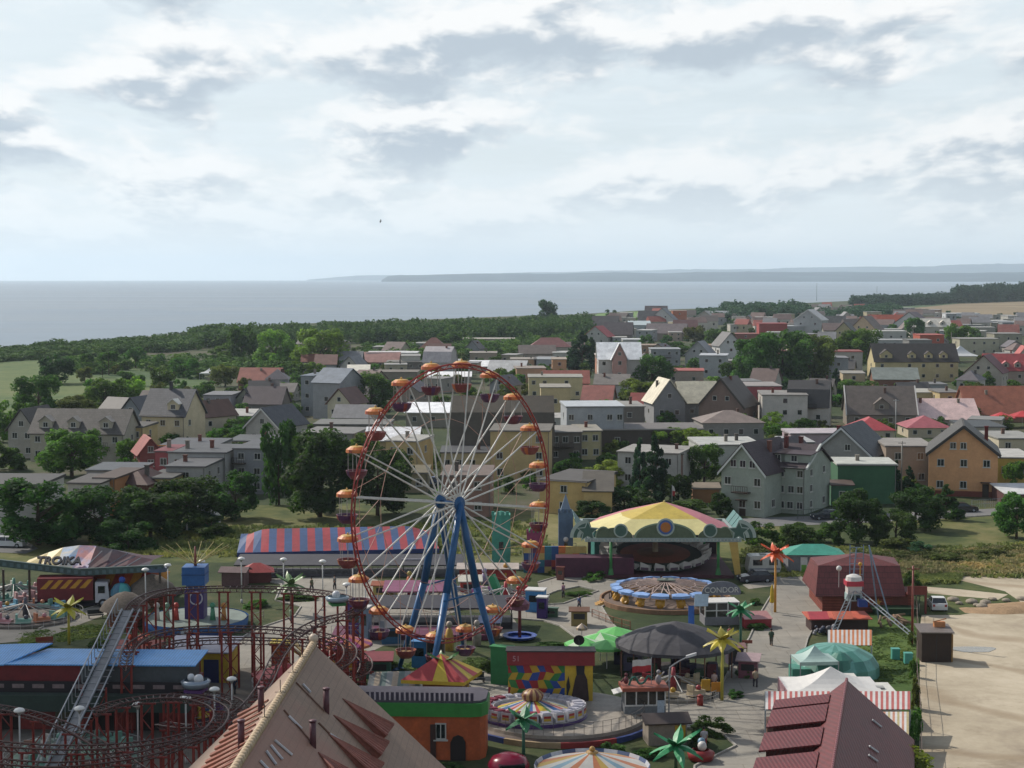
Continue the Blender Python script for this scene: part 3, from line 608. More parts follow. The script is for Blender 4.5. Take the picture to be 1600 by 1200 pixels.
(1208,508,50,10,12,'F',0,0,'aaa68e','a0a09a',(3,1,1),'pale yellow flat house behind the red block',{'chim':[]}),
(1420,520,52,10,14,'Y',18,-40,'b8b8b8','6d5f64',(2,2,1),'white gable house with brown roof and pale stripe'),
(1386,514,54,10,12,'X',10,0,'b0603c','a4472e',(3,1,1),'row house with orange-red front in the far town'),
(1404,508,24,10,8,'H',12,0,'96503c','a03028',(1,1,1),'tiny house with pointed scarlet roof'),
(1454,528,64,10,18,'X',12,0,'b3ab9c','ccc6b8',(4,1,1),'cream house with pale shining roof and three arches',{'dorm':[(-.3,3,'g'),(0,3,'g'),(.3,3,'g')]}),
(1392,536,48,10,18,'F',0,0,'a5a5a0','a9a9a4',(3,1,1),'whitish flat house left of the cream arches'),
(1504,502,54,10,12,'F',0,0,'b8bcc2','b0b4b8',(4,1,1),'long white flat block at the edge of the ploughed field',{'chim':[]}),
(1560,518,36,10,16,'F',0,0,'b6b8b8','a8aaa8',(2,1,1),'small white cube house in the far right town'),
(1586,520,40,10,16,'F',0,0,'7f8488','868a90',(2,1,1),'small blue-grey cube house at the right edge'),
(1535,530,40,10,18,'F',0,0,'8d8a80','8d8c86',(2,1,1),'small stone-grey cube house right of the cream arches'),
(1500,524,40,10,16,'F',0,0,'7c7a78','7c7c7c',(3,1,1),'slate-coloured flat house under the long white block'),
(1558,590,46,10,18,'F',0,0,'8c867c','6a6562',(2,1,1),'low grey house above the deep red roof'),
# --- centre far
(1114,590,42,11,34,'F',0,-10,'9b9ea2','a6aab0',(2,1,2),'pale blue-grey house left of the white gable'),
(1090,572,40,10,18,'Y',20,-20,'97999a','8c8c90',(2,1,1),'pale grey gable house above the blue-grey one'),
(1142,570,36,11,30,'Y',20,10,'b9bab8','5c5a5a',(1,1,2),'bright white gable house at the big tree edge'),
(1118,560,34,9,20,'F',0,0,'b5834f','96704c',(1,1,1),'ochre-orange blank house left of the white gable',{'chim':[]}),
(1040,572,46,10,26,'F',0,0,'83878c','8c9094',(4,1,2),'grey two-storey house with dark balconies',{'balc':[(0,.5,4)]}),
(930,542,40,10,16,'Y',16,-24,'a3a29c','b04a4a',(2,1,1),'white cottage with pinkish red roof near the conifers'),
(860,560,64,10,18,'H',14,0,'9a9488','7c4a48',(3,1,1),'house with layered maroon roof left of the conifers'),
(828,556,36,10,12,'F',0,0,'8f8d84','88857c',(2,1,1),'low grey house at the forest foot'),
(818,582,40,10,20,'F',0,0,'b58760','8e8478',(2,1,1),'small orange-tan house near the yellow terrace'),
(852,582,34,10,20,'F',0,0,'94989c','8c9094',(2,1,1),'small grey-blue house near the yellow terrace'),
(874,592,22,10,30,'F',0,0,'c08a60','9a8a78',(1,1,2),'narrow salmon house left of the conifers'),
(885,606,70,9,8,'X',18,0,'8a6a5c','a0584a',(3,1,1),'house with wide orange-red roof above the yellow terrace'),
(945,522,40,10,12,'X',16,-8,'7c7874','5f5a5a',(2,1,1),'dark grey-roofed house by the shore wood'),
(965,540,44,10,18,'X',18,-8,'77706c','5e5658',(3,1,1),'purple-grey roofed house in the far centre'),
(988,545,30,9,14,'F',0,0,'a8a6a4','b8babc',(2,1,1),'little pale cube house in the far centre'),
(1000,520,34,9,12,'M',6,0,'9aa4a8','a9b8bc',(2,1,1),'house with pale aqua roof near the shore'),
(1034,512,40,10,12,'Y',18,-20,'b3b3b0','77787c',(2,1,1),'white gable house near the green headland'),
(1012,512,30,9,12,'X',14,-10,'7d7a78','5c5a5c',(2,1,1),'dark-roofed house beside the white shore gable'),
(1052,504,28,9,18,'F',0,0,'b5a270','9c9684',(1,1,2),'yellow-cream house by the shore'),
(1062,506,22,9,20,'F',0,0,'b8603e','8e6a5c',(1,1,2),'orange-red narrow house by the shore'),
(1026,496,34,9,8,'X',10,0,'8a6a64','6d5c5a',(2,1,1),'low maroon roof closest to the shore'),
(1040,532,62,10,12,'X',14,-14,'8f8378','75696a',(3,1,1),'long house with faded purple roof in the far centre'),
(1020,556,50,10,16,'F',0,0,'9a7658','8e7864',(2,1,1),'tan-brown flat house in the far centre',{'chim':[]}),
(1072,524,36,9,12,'X',12,0,'8a5c56','77504e',(2,1,1),'dark red roofed cottage near the shore'),
(1100,506,34,9,8,'Y',12,-20,'a39c90','8c8a88',(2,1,1),'small shore house with grey gable by the wood'),
(1122,504,36,9,8,'X',10,0,'a8a69c','c4c6c4',(2,1,1),'shore house with white shining roof',{'rr':.35}),
(1146,502,24,9,14,'F',0,0,'96746c','8a7470',(1,1,1),'small brownish pink house by the shore wood'),
(1180,518,50,10,12,'F',0,0,'95826c','8c847c',(3,1,1),'low brown flat house left of the red block'),
(1165,530,60,9,8,'F',0,0,'8f4a40','94504a',(3,1,1),'long brick-red low building left of the red block',{'chim':[]}),
(890,548,46,9,10,'F',0,0,'8a867c','b9bab4',(2,1,1),'low house with pale roof strip behind the conifers'),
(945,506,30,8,6,'M',2,0,'c0c0bc','d2d4d2',(1,1,1),'tiny white-roofed hut at the shore wood',{'rr':.3}),
# --- near right
(1160,806,74,12,70,'Y',42,-34,'8f9a8c','4a3a40',(3,2,2),'grey-green gable house with arched attic window and balcony',{'verge':'c2c6c2','attic':(-.22,0,.22),'balc':[(0,.52,2.6)],'chim':[(.2,.5,1.6)],'door':.0}),
(1228,802,60,11,74,'X',30,-30,'8f9a8c','46383e',(4,2,3),'long wing of the grey-green house with shed dormer',{'dorm':[(.15,5,'s'),(-.3,2.2,'s')],'chim':[(-.3,.4,1.6),(0,.55,1.2)],'chimc':'5a2a28','verge':'b9bdb9'}),
(1314,762,96,13,52,'Y',42,-26,'8b8a86','50545a',(3,2,2),'large grey rendered gable house with wide shed dormer',{'verge':'c0c2c2','chim':[(-.22,.5,1.6)],'chimc':'6a2a26','attic':(.1,)}),
(1354,787,90,8,60,'F',0,-3,'2f6440','b0b2a8',(0,0,1),'blank dark green box house with pale roof edge',{'rim':'b9bab0','chim':[(-.1,.5,.4)]}),
(1316,792,32,3,34,'M',4,-3,'34684a','5a4a44',(1,0,1),'green porch with a white window beside the green box house',{'chim':[],'kind':1}),
(1420,762,72,11,64,'F',0,-3,'9a8674','8a837c',(2,1,2),'beige-brown flat house between green box and orange house',{'chim':[]}),
(1504,776,104,14,68,'Y',42,-14,'cf9058','4a4844',(3,3,2),'bright orange gable house with black roof edge and small porch',{'verge':'2e2a28','attic':(-.15,.0),'band':(0,.13,'6e3a30'),'door':.33,'chim':[(.35,.5,2.4)],'chimc':'6a2624','dorm':[]}),
(1585,756,60,12,40,'F',0,-4,'c0a240','aaa8a0',(2,1,1),'mustard yellow low house right of the orange house'),
(1590,730,60,12,44,'F',0,0,'b1a68a','8d8c86',(2,1,2),'cream balcony house behind the orange house',{'balc':[(-.3,.5,3)]}),
(1540,712,60,12,44,'F',0,0,'9a978e','3f4446',(1,1,1),'grey house with dark flat roof over the orange gable'),
(1598,790,50,8,18,'M',6,0,'5a3030','c0c2c0',(0,0,1),'dark red garage with white roof at the right edge',{'chim':[]}),
(1218,642,40,9,22,'F',0,0,'8e3c40','8c5a54',(1,1,1),'low red-brick annex left of the white three-storey house',{'chim':[]}),
(1214,742,54,10,30,'Y',24,-30,'7a7874','4a3f44',(2,1,1),'small house with dark purple roof above the green-grey wing'),
]
placed = []
for r in rows:
    house(*r); placed.append(G(r[0], r[1]))
# a house's open bits that need their own shape: raised shed dormers of the orange house

# the crowded far end of the town: little cube and gable houses nothing tells apart
fr = random.Random(21)
for k in range(56):
    v = 491 + 62 * fr.random() ** .9; u = fr.uniform(955 if v > 500 else 1190, 1640)
    if u > 1480 and v < 503: continue
    s_ = (v - 430) / 35; fw = s_ * fr.uniform(6, 11); gab = fr.random() < .5
    house(u, v, fw, fr.uniform(8, 11), s_ * fr.uniform(4.2, 6.6), fr.choice('XY') if gab else 'F', s_ * fr.uniform(3, 4.5) if gab else 0, fr.uniform(-30, 12),
          fr.choice(['a7a49c', '9a968e', 'a39a80', '8a8d90', 'b0aca2', 'a08a78', '94907c']), fr.choice(['5b5553', '6d5c58', '8a5048', '77777a', '4f4c4c']) if gab else fr.choice(['8d8c88', '9c9b96', '77777a', 'a8a8a4']),
          (2, 1, 1) if v < 520 else (2, 1, 2), 'small grey or beige %s house packed among others in the far town' % ('gable-roofed' if gab else 'flat-roofed'), {'group': 'far town %s houses' % ('gable' if gab else 'flat'), 'chim': []})
for k in range(14):
    v = fr.uniform(545, 600); u = fr.uniform(440, 900)
    s_ = (v - 430) / 35; fw = s_ * fr.uniform(6, 10); gab = fr.random() < .5
    house(u, v, fw, fr.uniform(8, 11), s_ * fr.uniform(3.0, 5.2), fr.choice('XXY') if gab else 'F', s_ * fr.uniform(3, 4.0) if gab else 0, fr.uniform(-26, 12),
          fr.choice(['a7a49c', '9a968e', 'a39a80', '8a8d90', 'b0aca2']), fr.choice(['5b5553', '6d5c58', '77777a', '4f4c4c', '7a5a50']) if gab else fr.choice(['8d8c88', '9c9b96', '77777a', 'a8a8a4']),
          (2, 1, 1), 'small drab %s house in the crowd behind the wheel top' % ('gable-roofed' if gab else 'flat-roofed'), {'group': 'drab %s houses behind the wheel' % ('gable' if gab else 'flat'), 'chim': []})

fr = random.Random(33); n_ = 0; tries = 0
while n_ < 58 and tries < 4000:
    tries += 1; v = 548 + 150 * fr.random() ** 1.3; u = fr.uniform(150 if v > 640 else 400, 1620); p = G(u, v)
    if any((p - q).length < 15.5 for q in placed): continue
    placed.append(p); n_ += 1; s_ = (v - 430) / 35; gab = fr.random() < .6
    house(u, v, s_ * fr.uniform(6, 8.5), fr.uniform(7, 9), s_ * fr.uniform(2.8, 4.6), fr.choice('XXYH') if gab else 'F', s_ * fr.uniform(2.4, 3.4) if gab else 0, fr.uniform(-32, 14),
          fr.choice(['a7a49c', '8f8a80', 'a39a80', '85888c', 'a89a88', '8c7f70']), fr.choice(['5b5553', '6a5650', '77777a', '4f4c4c', '7e4c42', '5f5a60']) if gab else fr.choice(['7d7c78', '8c8b86', '6f6f70']),
          (2, 1, 1), 'modest %s house squeezed between its larger neighbours in the middle of town' % ('pitched-roof' if gab else 'flat-roofed'), {'group': 'modest %s houses of the middle town' % ('pitched-roof' if gab else 'flat-roofed'), 'chim': [(.2, .5, .7)] if fr.random() < .4 else []})

# beyond the 300 largest: the far houses that read as one crowd
fr = random.Random(77); mb = MB(); cols = ['a7a49c', '9a968e', 'a39a80', '8a8d90', 'b0aca2', '5b5553', '6d5c58', '8a5048', '77777a', '8d8c88']
for k in range(150):
    v = 487 + 40 * fr.random(); u = fr.uniform(960 if v > 497 else 1200, 1660)
    if u > 1450 and v < 503: continue
    p = G(u, v); w_, d_, h_ = fr.uniform(7, 12), fr.uniform(8, 11), fr.uniform(4, 6.5); mb.T = Matrix.Translation(p) @ Matrix.Rotation(R(fr.uniform(-35, 20)), 4, 'Z'); mb.box(-w_ / 2, w_ / 2, 0, d_, 0, h_, fr.randrange(5))
    for i in range(2): mb.box(-w_ / 4 + i * w_ / 2 - .5, -w_ / 4 + i * w_ / 2 + .5, -.04, -.002, h_ * .5, h_ * .75, 10)
    if fr.random() < .6:
        q = h_ + fr.uniform(2.5, 4); mi = fr.randrange(5, 9); mb.add([(-w_ / 2 - .3, -.3, h_ - .1), (w_ / 2 + .3, -.3, h_ - .1), (w_ / 2 + .3, d_ + .3, h_ - .1), (-w_ / 2 - .3, d_ + .3, h_ - .1), (-w_ / 2 - .3, d_ / 2, q), (w_ / 2 + .3, d_ / 2, q)], [(0, 1, 5, 4), (2, 3, 4, 5), (1, 2, 5), (3, 0, 4), (3, 2, 1, 0)], mi)
    else: mb.box(-w_ / 2 - .2, w_ / 2 + .2, -.2, d_ + .2, h_ + .002, h_ + .3, 9)
mb.T = None; o = obj('distant_houses', mb, [M(c, .8, .2, .4) for c in cols] + [m_glass]); o['kind'] = 'stuff'; o['label'] = 'crowd of tiny far-off houses at the end of the town'; o['category'] = 'houses'
# ================================================================ TREES
def crown(kind, seed, n, leaf):
    """leaf clumps through the volume of a crown: unit height 1, unit width 1 (x,y in -.5...5, z in 0..1)"""
    r = random.Random(seed); vs = []; fs = []; blobs = []
    if kind in ('round', 'bush', 'tall'):
        nb = {'round': 34, 'bush': 22, 'tall': 36}[kind]
        for _ in range(nb):
            a = r.uniform(0, 6.283); z = r.uniform(.08, .88) if kind != 'bush' else r.uniform(.05, .80); q = r.random() ** .35
            wid = .40 * max(.05, 1 - ((z - .46) / .56) ** 2) ** .5 if kind != 'bush' else .41 * math.sqrt(max(.05, 1 - z * z * 1.05))
            blobs.append((q * wid * math.cos(a), q * wid * math.sin(a), z, r.uniform(.09, .17)))
    elif kind == 'cone':
        for i in range(34):
            z = (i + r.random()) / 34; a = r.uniform(0, 6.283); wid = .46 * (1 - z) ** .85; q = r.uniform(.35, 1)
            blobs.append((q * wid * math.cos(a), q * wid * math.sin(a), .03 + z * .9, .05 + .09 * (1 - z)))
    tot = sum(b[3] ** 2 for b in blobs)
    for (bx, by, bz, br) in blobs:
        for _ in range(int(n * br * br / tot)):
            d = Vector((r.gauss(0, 1), r.gauss(0, 1), r.gauss(0, 1) + .25)).normalized(); k = br * r.uniform(.55, 1.1)
            p = Vector((bx, by, bz)) + Vector((d.x * k, d.y * k, d.z * k * (1.0 if kind != 'cone' else .6)))
            nn = (d * 1.0 + Vector((r.gauss(0, .6), r.gauss(0, .6), r.gauss(0, .6)))).normalized()
            x = nn.orthogonal().normalized(); y = nn.cross(x); a = r.uniform(0, 6.283); x, y = x * math.cos(a) + y * math.sin(a), y * math.cos(a) - x * math.sin(a)
            l = leaf * r.uniform(.6, 1.3); b = len(vs)
            vs += [p - x * l, p - y * l * .6 + x * l * .1, p + x * l, p + y * l * .6]; fs.append((b, b + 1, b + 2, b + 3))
    return vs, fs
LEAF = {'dark': '43612f', 'darkest': '334d26', 'mid': '4c6d30', 'light': '657f36', 'olive': '586233', 'blue': '3a5a40', 'conifer': '2c4836', 'far': '334e2b', 'yellow': '76843a'}
_cr = {}
def crown_mesh(kind, col, var, lod):
    key = (kind, col, var, lod)
    if key not in _cr:
        n, leaf = {0: (8500, .027), 1: (3000, .042), 2: (900, .075)}[lod]
        gk = (kind, var, lod)
        if gk not in _cr: _cr[gk] = crown(kind, hash_(kind) + var * 17 + lod, n, leaf)
        vs, fs = _cr[gk]; me = bpy.data.meshes.new('crown'); me.from_pydata([tuple(v) for v in vs], [], fs); me.materials.append(M(LEAF[col], .75, .3, 2.0, kind='leaf')); me.update(); _cr[key] = me
    return _cr[key]
def hash_(s): return sum(ord(c) * (i + 3) for i, c in enumerate(s))
m_bark = M('4a3d30', .9, .3, 3)
_tk = {}
def trunk_mesh(kind, var):
    key = (kind, var)
    if key not in _tk:
        r = random.Random(var + 5); b = MB()
        b.tube((0, 0, 0), (.01, .0, .35), .035, 7, .024); b.tube((.01, 0, .35), (0, .01, .75), .024, 7, .008)
        for i in range(6):
            a = r.uniform(0, 6.28); z = r.uniform(.25, .5); e = (.3 * math.cos(a), .3 * math.sin(a), z + r.uniform(.15, .3)); b.tube((.005, 0, z), e, .014, 5, .004)
        _tk[key] = b.mesh('trunk', m_bark)
    return _tk[key]
tcount = {}
def tree(u, v, w, h, kind, col, label, group=None, cat='tree', name=None, base=.05, lod=None, depth=None):
    if v > 790 and kind == 'round' and u < 600: w *= 1.28
    p = G(u, v); s = PX(p); wm, hm = w / s, h / s; var = rnd.randrange(4)
    lod = (0 if w > 60 else (1 if w > 22 else 2)) if lod is None else lod
    nm = name or {'cone': 'conifer', 'bush': 'shrub'}.get(kind, 'tree')
    t = thing(nm, label, cat, p, rnd.uniform(0, 6.28), group)
    if kind == 'bush': base = 0.0
    if kind != 'bush' or lod == 0:
        k = link('trunk', trunk_mesh(kind, var), t); k.scale = (wm * .9, wm * .9, hm * .95)
    c = link('crown', crown_mesh(kind, col, var, lod), t, (0, 0, hm * base)); c.scale = (wm * 1.12, (depth or wm) * 1.12, hm * (1 - base))
    return t
T_ = [
# big named trees, from left to right: (u, v base, width, height, kind, colour, label)
(60,655,78,72,'round','dark','broad dark tree at the left field edge'),
(88,600,56,50,'round','blue','blue-green round tree standing in the left coast field'),
(20,690,60,66,'round','mid','mid green tree at the left edge behind the brown-roofed house'),
(8,735,60,46,'bush','dark','dark bush mass at the left edge by the beige gable'),
(118,660,64,42,'round','olive','low olive tree before the left field'),
(165,650,70,62,'round','mid','leafy green tree between field and slate roof'),
(200,640,56,56,'round','light','lighter green tree behind the slate roof'),
(112,745,104,78,'round','mid','big round tree before the long brown-roofed house'),
(205,725,44,44,'round','mid','small round tree under the yellow wing'),
(325,670,44,42,'round','dark','dark round tree beside the cream gable house'),
(250,606,46,36,'round','mid','rounded tree left of the small red roof'),
(352,604,46,38,'round','olive','olive tree by the white garden pavilion'),
(212,575,34,34,'round','dark','single dark tree at the end of the field row'),
(288,590,46,32,'round','dark','dark tree at the foot of the coast wood'),
(378,570,46,64,'tall','dark','tall narrow dark tree rising above the coast wood'),
(432,575,70,62,'round','light','light green tree before the coast forest'),
(500,580,84,70,'round','light','broad pale green tree before the coast forest'),
(490,588,36,26,'bush','light','bright green shrub in front of the pale tree'),
(350,562,60,28,'bush','mid','green thicket beside the tall narrow tree'),
(450,625,44,30,'round','mid','small tree over the purple-brown roof'),
(580,650,74,66,'round','dark','bushy dark tree left of the wheel cabins'),
(436,790,60,135,'tall','darkest','very tall dark tree with a thin pole before it'),
(500,808,104,132,'round','darkest','huge black-green tree left of the wheel'),
(590,806,84,110,'round','darkest','dark tree mass behind the wheel cabins'),
(565,735,60,60,'round','mid','green tree between grey house and wheel'),
(545,690,40,30,'bush','olive','olive shrub by the long low building'),
(60,852,120,108,'round','darkest','big dark tree before the white flat house'),
(160,846,96,88,'round','darkest','dark spreading tree before the orange wall'),
(235,845,92,84,'round','darkest','dark round tree right of the orange wall'),
(292,828,96,80,'round','darkest','dark tree behind the green garden tent'),
(368,812,64,78,'round','darkest','compact dark tree right of the green tent'),
(200,858,90,50,'bush','darkest','dark undergrowth joining the left dark trees'),
(330,838,70,36,'bush','dark','bush right of the green garden tent'),
(106,848,60,50,'bush','darkest','low dark bush between the two big left trees'),
(910,580,56,66,'cone','conifer','broad dark conifer left of the tall whitish house'),
(896,580,40,50,'cone','conifer','smaller conifer joined to the broad one'),
(924,578,36,54,'cone','conifer','pointed conifer closest to the whitish house'),
(1018,612,64,56,'round','dark','round dark tree right of the tall whitish house'),
(1002,632,66,40,'round','light','light green tree below the round dark tree'),
(855,508,32,40,'round','blue','tall lone tree standing above the coast forest'),
(1085,540,36,34,'round','olive','olive-yellow tree in the far centre'),
(1122,545,44,34,'round','dark','dark far tree behind the white gable'),
(1008,548,28,28,'bush','dark','small dark far thicket in the centre'),
(1048,556,54,26,'bush','dark','dark garden thicket above the grey balcony house'),
(1180,604,76,84,'round','dark','left half of the great dark tree clump'),
(1222,602,96,90,'round','dark','middle of the great dark tree clump'),
(1266,600,76,80,'round','olive','right half of the great dark tree clump'),
(1140,600,30,40,'round','dark','slim tree beside the great tree clump'),
(1345,580,76,64,'round','mid','mid green tree group before the guest house'),
(1330,566,50,48,'round','mid','green tree left of the guest house'),
(1428,530,36,34,'round','dark','dark green tree right of the grey far terrace'),
(1500,550,50,48,'round','mid','green tree before the far cube houses'),
(1306,622,30,48,'cone','conifer','dark pointed conifer beside the black mansard roof'),
(1345,632,84,40,'round','mid','round tree row behind the brown-grey roof'),
(1400,640,60,36,'round','olive','olive tree right of the tree row'),
(1468,640,60,28,'round','olive','bushy tree before the beige flat house'),
(1524,608,36,22,'round','dark','dark round shrub below the pale gable'),
(1130,656,110,30,'bush','light','light green hedge trees above the brown hipped roof'),
(985,700,90,34,'bush','mid','green thicket below the long garage row'),
(1042,705,64,42,'bush','light','bright thicket right of the garage row'),
(1092,715,60,46,'round','light','light green tree left of the pale green-white house'),
(1100,755,66,64,'round','mid','leafy tree before the pale green-white house'),
(1022,782,64,108,'cone','conifer','tall black-green conifer pair before the white house'),
(1000,770,44,90,'cone','conifer','left slimmer conifer before the white house'),
(1060,786,46,50,'round','darkest','dark bush at the conifer foot'),
(945,758,70,40,'bush','yellow','long yellow-green hedge beside the yellow house'),
(900,745,44,30,'bush','mid','green hedge under the glazed balconies'),
(975,800,60,46,'round','darkest','dark garden tree beside the yellow lean-to'),
(925,810,70,30,'bush','darkest','dark hedge behind the castle walls'),
(1010,806,60,40,'bush','darkest','low dark hedge behind the pavilion roof'),
(1080,800,60,24,'bush','mid','green hedge by the timber shed'),
(1128,806,40,40,'bush','darkest','dark bush beside the grey-green gable'),
(1340,850,84,84,'round','darkest','big dark tree before the green box house'),
(1286,850,60,40,'bush','dark','dark hedge end before the grey-green wing'),
(1245,858,70,44,'bush','dark','long dark hedge before the grey-green house'),
(1190,856,60,44,'bush','dark','dark hedge right of the pavilion'),
(1378,776,30,66,'cone','conifer','dark spruce beside the green box house'),
(1400,780,34,64,'cone','conifer','second spruce beside the green box house'),
(1420,776,34,50,'cone','conifer','spruce nearest the beige-brown flat house'),
(1430,828,84,66,'round','darkest','dark bushy tree left of the orange house'),
(1478,812,58,58,'cone','darkest','dark pointed tree before the orange house'),
(1400,852,70,56,'bush','dark','dark bush below the spruces'),
(1588,842,72,76,'round','dark','dark green tree at the right edge by the street'),
(1586,760,40,40,'round','mid','garden tree before the mustard house'),
(1232,690,30,32,'round','mid','small tree before the lilac-pink wall'),
(1210,720,40,24,'bush','light','light shrub left of the mint garage'),
(1370,722,70,18,'bush','darkest','clipped dark hedge below the vivid red roof'),
(1470,700,40,14,'bush','light','light green hedge above the orange gable'),
(1405,862,60,26,'bush','olive','grey-green willow bush on the meadow'),
(1480,880,50,20,'bush','olive','low olive bush at the meadow edge'),
(1440,866,44,22,'bush','blue','bluish bush on the meadow'),
(1550,870,40,14,'bush','olive','small olive bush on the right meadow'),
(975,625,20,18,'round','dark','tiny dark palm-like tree before the whitish house'),
(700,545,40,28,'round','dark','dark tree right of the red-brown roof'),
(720,560,46,24,'bush','dark','dark bush row beside the pale barn'),
(870,542,26,18,'bush','olive','olive bush at the forest foot'),
(1300,556,40,20,'round','mid','small green tree behind the dull red roof edge'),
(300,735,40,22,'bush','dark','dark shrub by the crimson wall'),
(440,700,34,40,'round','darkest','dark tree behind the grey gable house'),
]
for r in T_: tree(*r[:7])
for q in ((135,584,26,32,'small orchard tree on the left field'),(170,586,36,38,'spreading orchard tree on the left field'),(160,590,18,22,'smallest orchard tree on the left field')): tree(*q[:4],'round','dark',q[4],base=.42)
# garden trees between the houses; each of these looks like the next
gr = random.Random(11)
def garden(n, u0, u1, v0, v1, w, hcol, label, group, kinds=('round', 'bush')):
    for _ in range(n):
        v = gr.uniform(v0, v1); s = (v - 430) / 35; ww = s * gr.uniform(*w)
        tree(gr.uniform(u0, u1), v, ww, ww * gr.uniform(.7, 1.0), gr.choice(kinds), gr.choice(hcol), label, group, lod=2 if ww < 26 else 1)
garden(110, 930, 1640, 488, 560, (3.5, 7), ('dark', 'mid', 'blue', 'far'), 'small dark green garden tree between the far right houses', 'garden trees of the far right town')
garden(110, 420, 930, 545, 640, (3.5, 6), ('dark', 'mid', 'olive'), 'small garden tree between the houses behind the wheel', 'garden trees behind the wheel')
garden(120, 940, 1640, 570, 700, (3, 5.5), ('mid', 'light', 'olive', 'dark'), 'small green garden tree between the right middle houses', 'garden trees of the right middle town')
garden(50, 120, 480, 570, 660, (3.5, 6), ('mid', 'dark', 'olive'), 'small garden tree among the left houses and field edge', 'garden trees on the left')
garden(60, 180, 560, 670, 740, (2.5, 4.5), ('dark', 'mid'), 'small dark shrub tree between the near left houses', 'shrubs between near left houses')
garden(46, 930, 1440, 690, 790, (2.4, 4.2), ('mid', 'dark', 'light'), 'garden bush between the near houses right of the wheel', 'garden bushes right of the wheel', ('bush', 'bush', 'round'))
garden(26, 560, 900, 690, 800, (2.4, 4.0), ('mid', 'dark', 'olive'), 'garden bush behind the lower half of the wheel', 'garden bushes behind the wheel', ('bush', 'round'))
# the coast forest: reads as one mass
def forest(name, line, label, n, hpx, wm, cols, lod_n=240, seed=3, rows_=3):
    r = random.Random(seed); vs = []; fs = []; proto = [crown('round', 40 + i, lod_n, .085) for i in range(5)]
    us = [a for a, _ in line]
    for i in range(n):
        u = r.uniform(us[0], us[-1]); k = max(j for j in range(len(line)) if line[j][0] <= u + 1e-6); k = min(k, len(line) - 2)
        (ua, va), (ub, vb) = line[k], line[k + 1]; v = va + (vb - va) * (u - ua) / (ub - ua) + r.random() ** 1.2 * rows_
        p = G(u, v); s = PX(p); h = hpx(u) / s * r.uniform(.72, 1.12); w_ = wm * r.uniform(.8, 1.25); a = r.uniform(0, 6.28); ca, sa = math.cos(a), math.sin(a)
        pv, pf = proto[i % 5]; b = len(vs)
        vs += [(p.x + (x * ca - y * sa) * w_, p.y + (x * sa + y * ca) * w_, z * h * 1.02 - .3) for x, y, z in pv]; fs += [tuple(b + q for q in f) for f in pf]
    me = bpy.data.meshes.new(name); me.from_pydata(vs, [], fs); me.materials.append(M(LEAF[cols], .8, .3, 1, kind='wood' if 0 else 'leaf2')); me.update()
    o = link(name, me); o['kind'] = 'stuff'; o['label'] = label; o['category'] = 'forest'; return o
def leaf2(c):
    m = bpy.data.materials.new('mat_forest'); m.use_nodes = True; t = m.node_tree; t.nodes.clear(); K = NT(t); c = lin(c)
    pos = K.n('ShaderNodeTexCoord').outputs['Object']
    n2 = K.n('ShaderNodeTexNoise', {'Vector': pos, 'Scale': .11, 'Detail': 5, 'Roughness': .7}).outputs[0]
    col = K.ramp(n2, [(.36, [x * .55 for x in c]), (.5, c), (.66, (min(1, c[0] * 1.9), c[1] * 1.5, c[2] * 1.3))])
    p = K.n('ShaderNodeBsdfPrincipled', {'Base Color': col, 'Roughness': .8, 'Specular IOR Level': .2}); tr = K.n('ShaderNodeBsdfTranslucent', {'Color': col}); K.n('ShaderNodeOutputMaterial', {0: K.n('ShaderNodeMixShader', {0: .3, 1: p.outputs[0], 2: tr.outputs[0]}).outputs[0]}); return m
_f2 = {}
_M0 = M
def M(col, *a, **k):
    if k.get('kind') == 'leaf2': return _f2.setdefault(col, leaf2(col))
    return _M0(col, *a, **k)
forest('forest', [(-60, 562), (10, 551), (80, 547), (160, 545), (330, 530), (420, 528), (520, 524), (700, 521), (830, 517), (928, 511)], 'dense green wood running along the coast', 900, lambda u: 12 if u < 60 else (17 if u < 300 else 25), 9.5, 'dark', rows_=14)
forest('scrub', [(100, 572), (200, 566), (300, 570), (480, 566), (600, 552), (760, 545), (930, 530)], 'lower green scrub in front of the coast wood', 170, lambda u: 20, 9, 'mid', rows_=16, seed=8)
forest('shore_wood', [(1092, 497), (1180, 496), (1340, 493), (1400, 489)], 'dark wood at the shore behind the right town', 300, lambda u: 17 + (8 if 1130 < u < 1260 else 0), 14, 'blue', rows_=8, seed=4)
forest('pine_wood', [(1336, 477), (1420, 475), (1500, 471), (1620, 467), (1720, 465)], 'dark pine wood along the ploughed field on the right', 420, lambda u: 16 if u < 1490 else 26, 16, 'conifer', rows_=3, seed=5)
forest('undergrowth', [(1165, 862), (1300, 866), (1420, 872), (1560, 860), (1700, 856)], 'tangled green undergrowth on the meadow behind the park', 120, lambda u: 14, 2.6, 'olive', rows_=18, seed=9, lod_n=420)

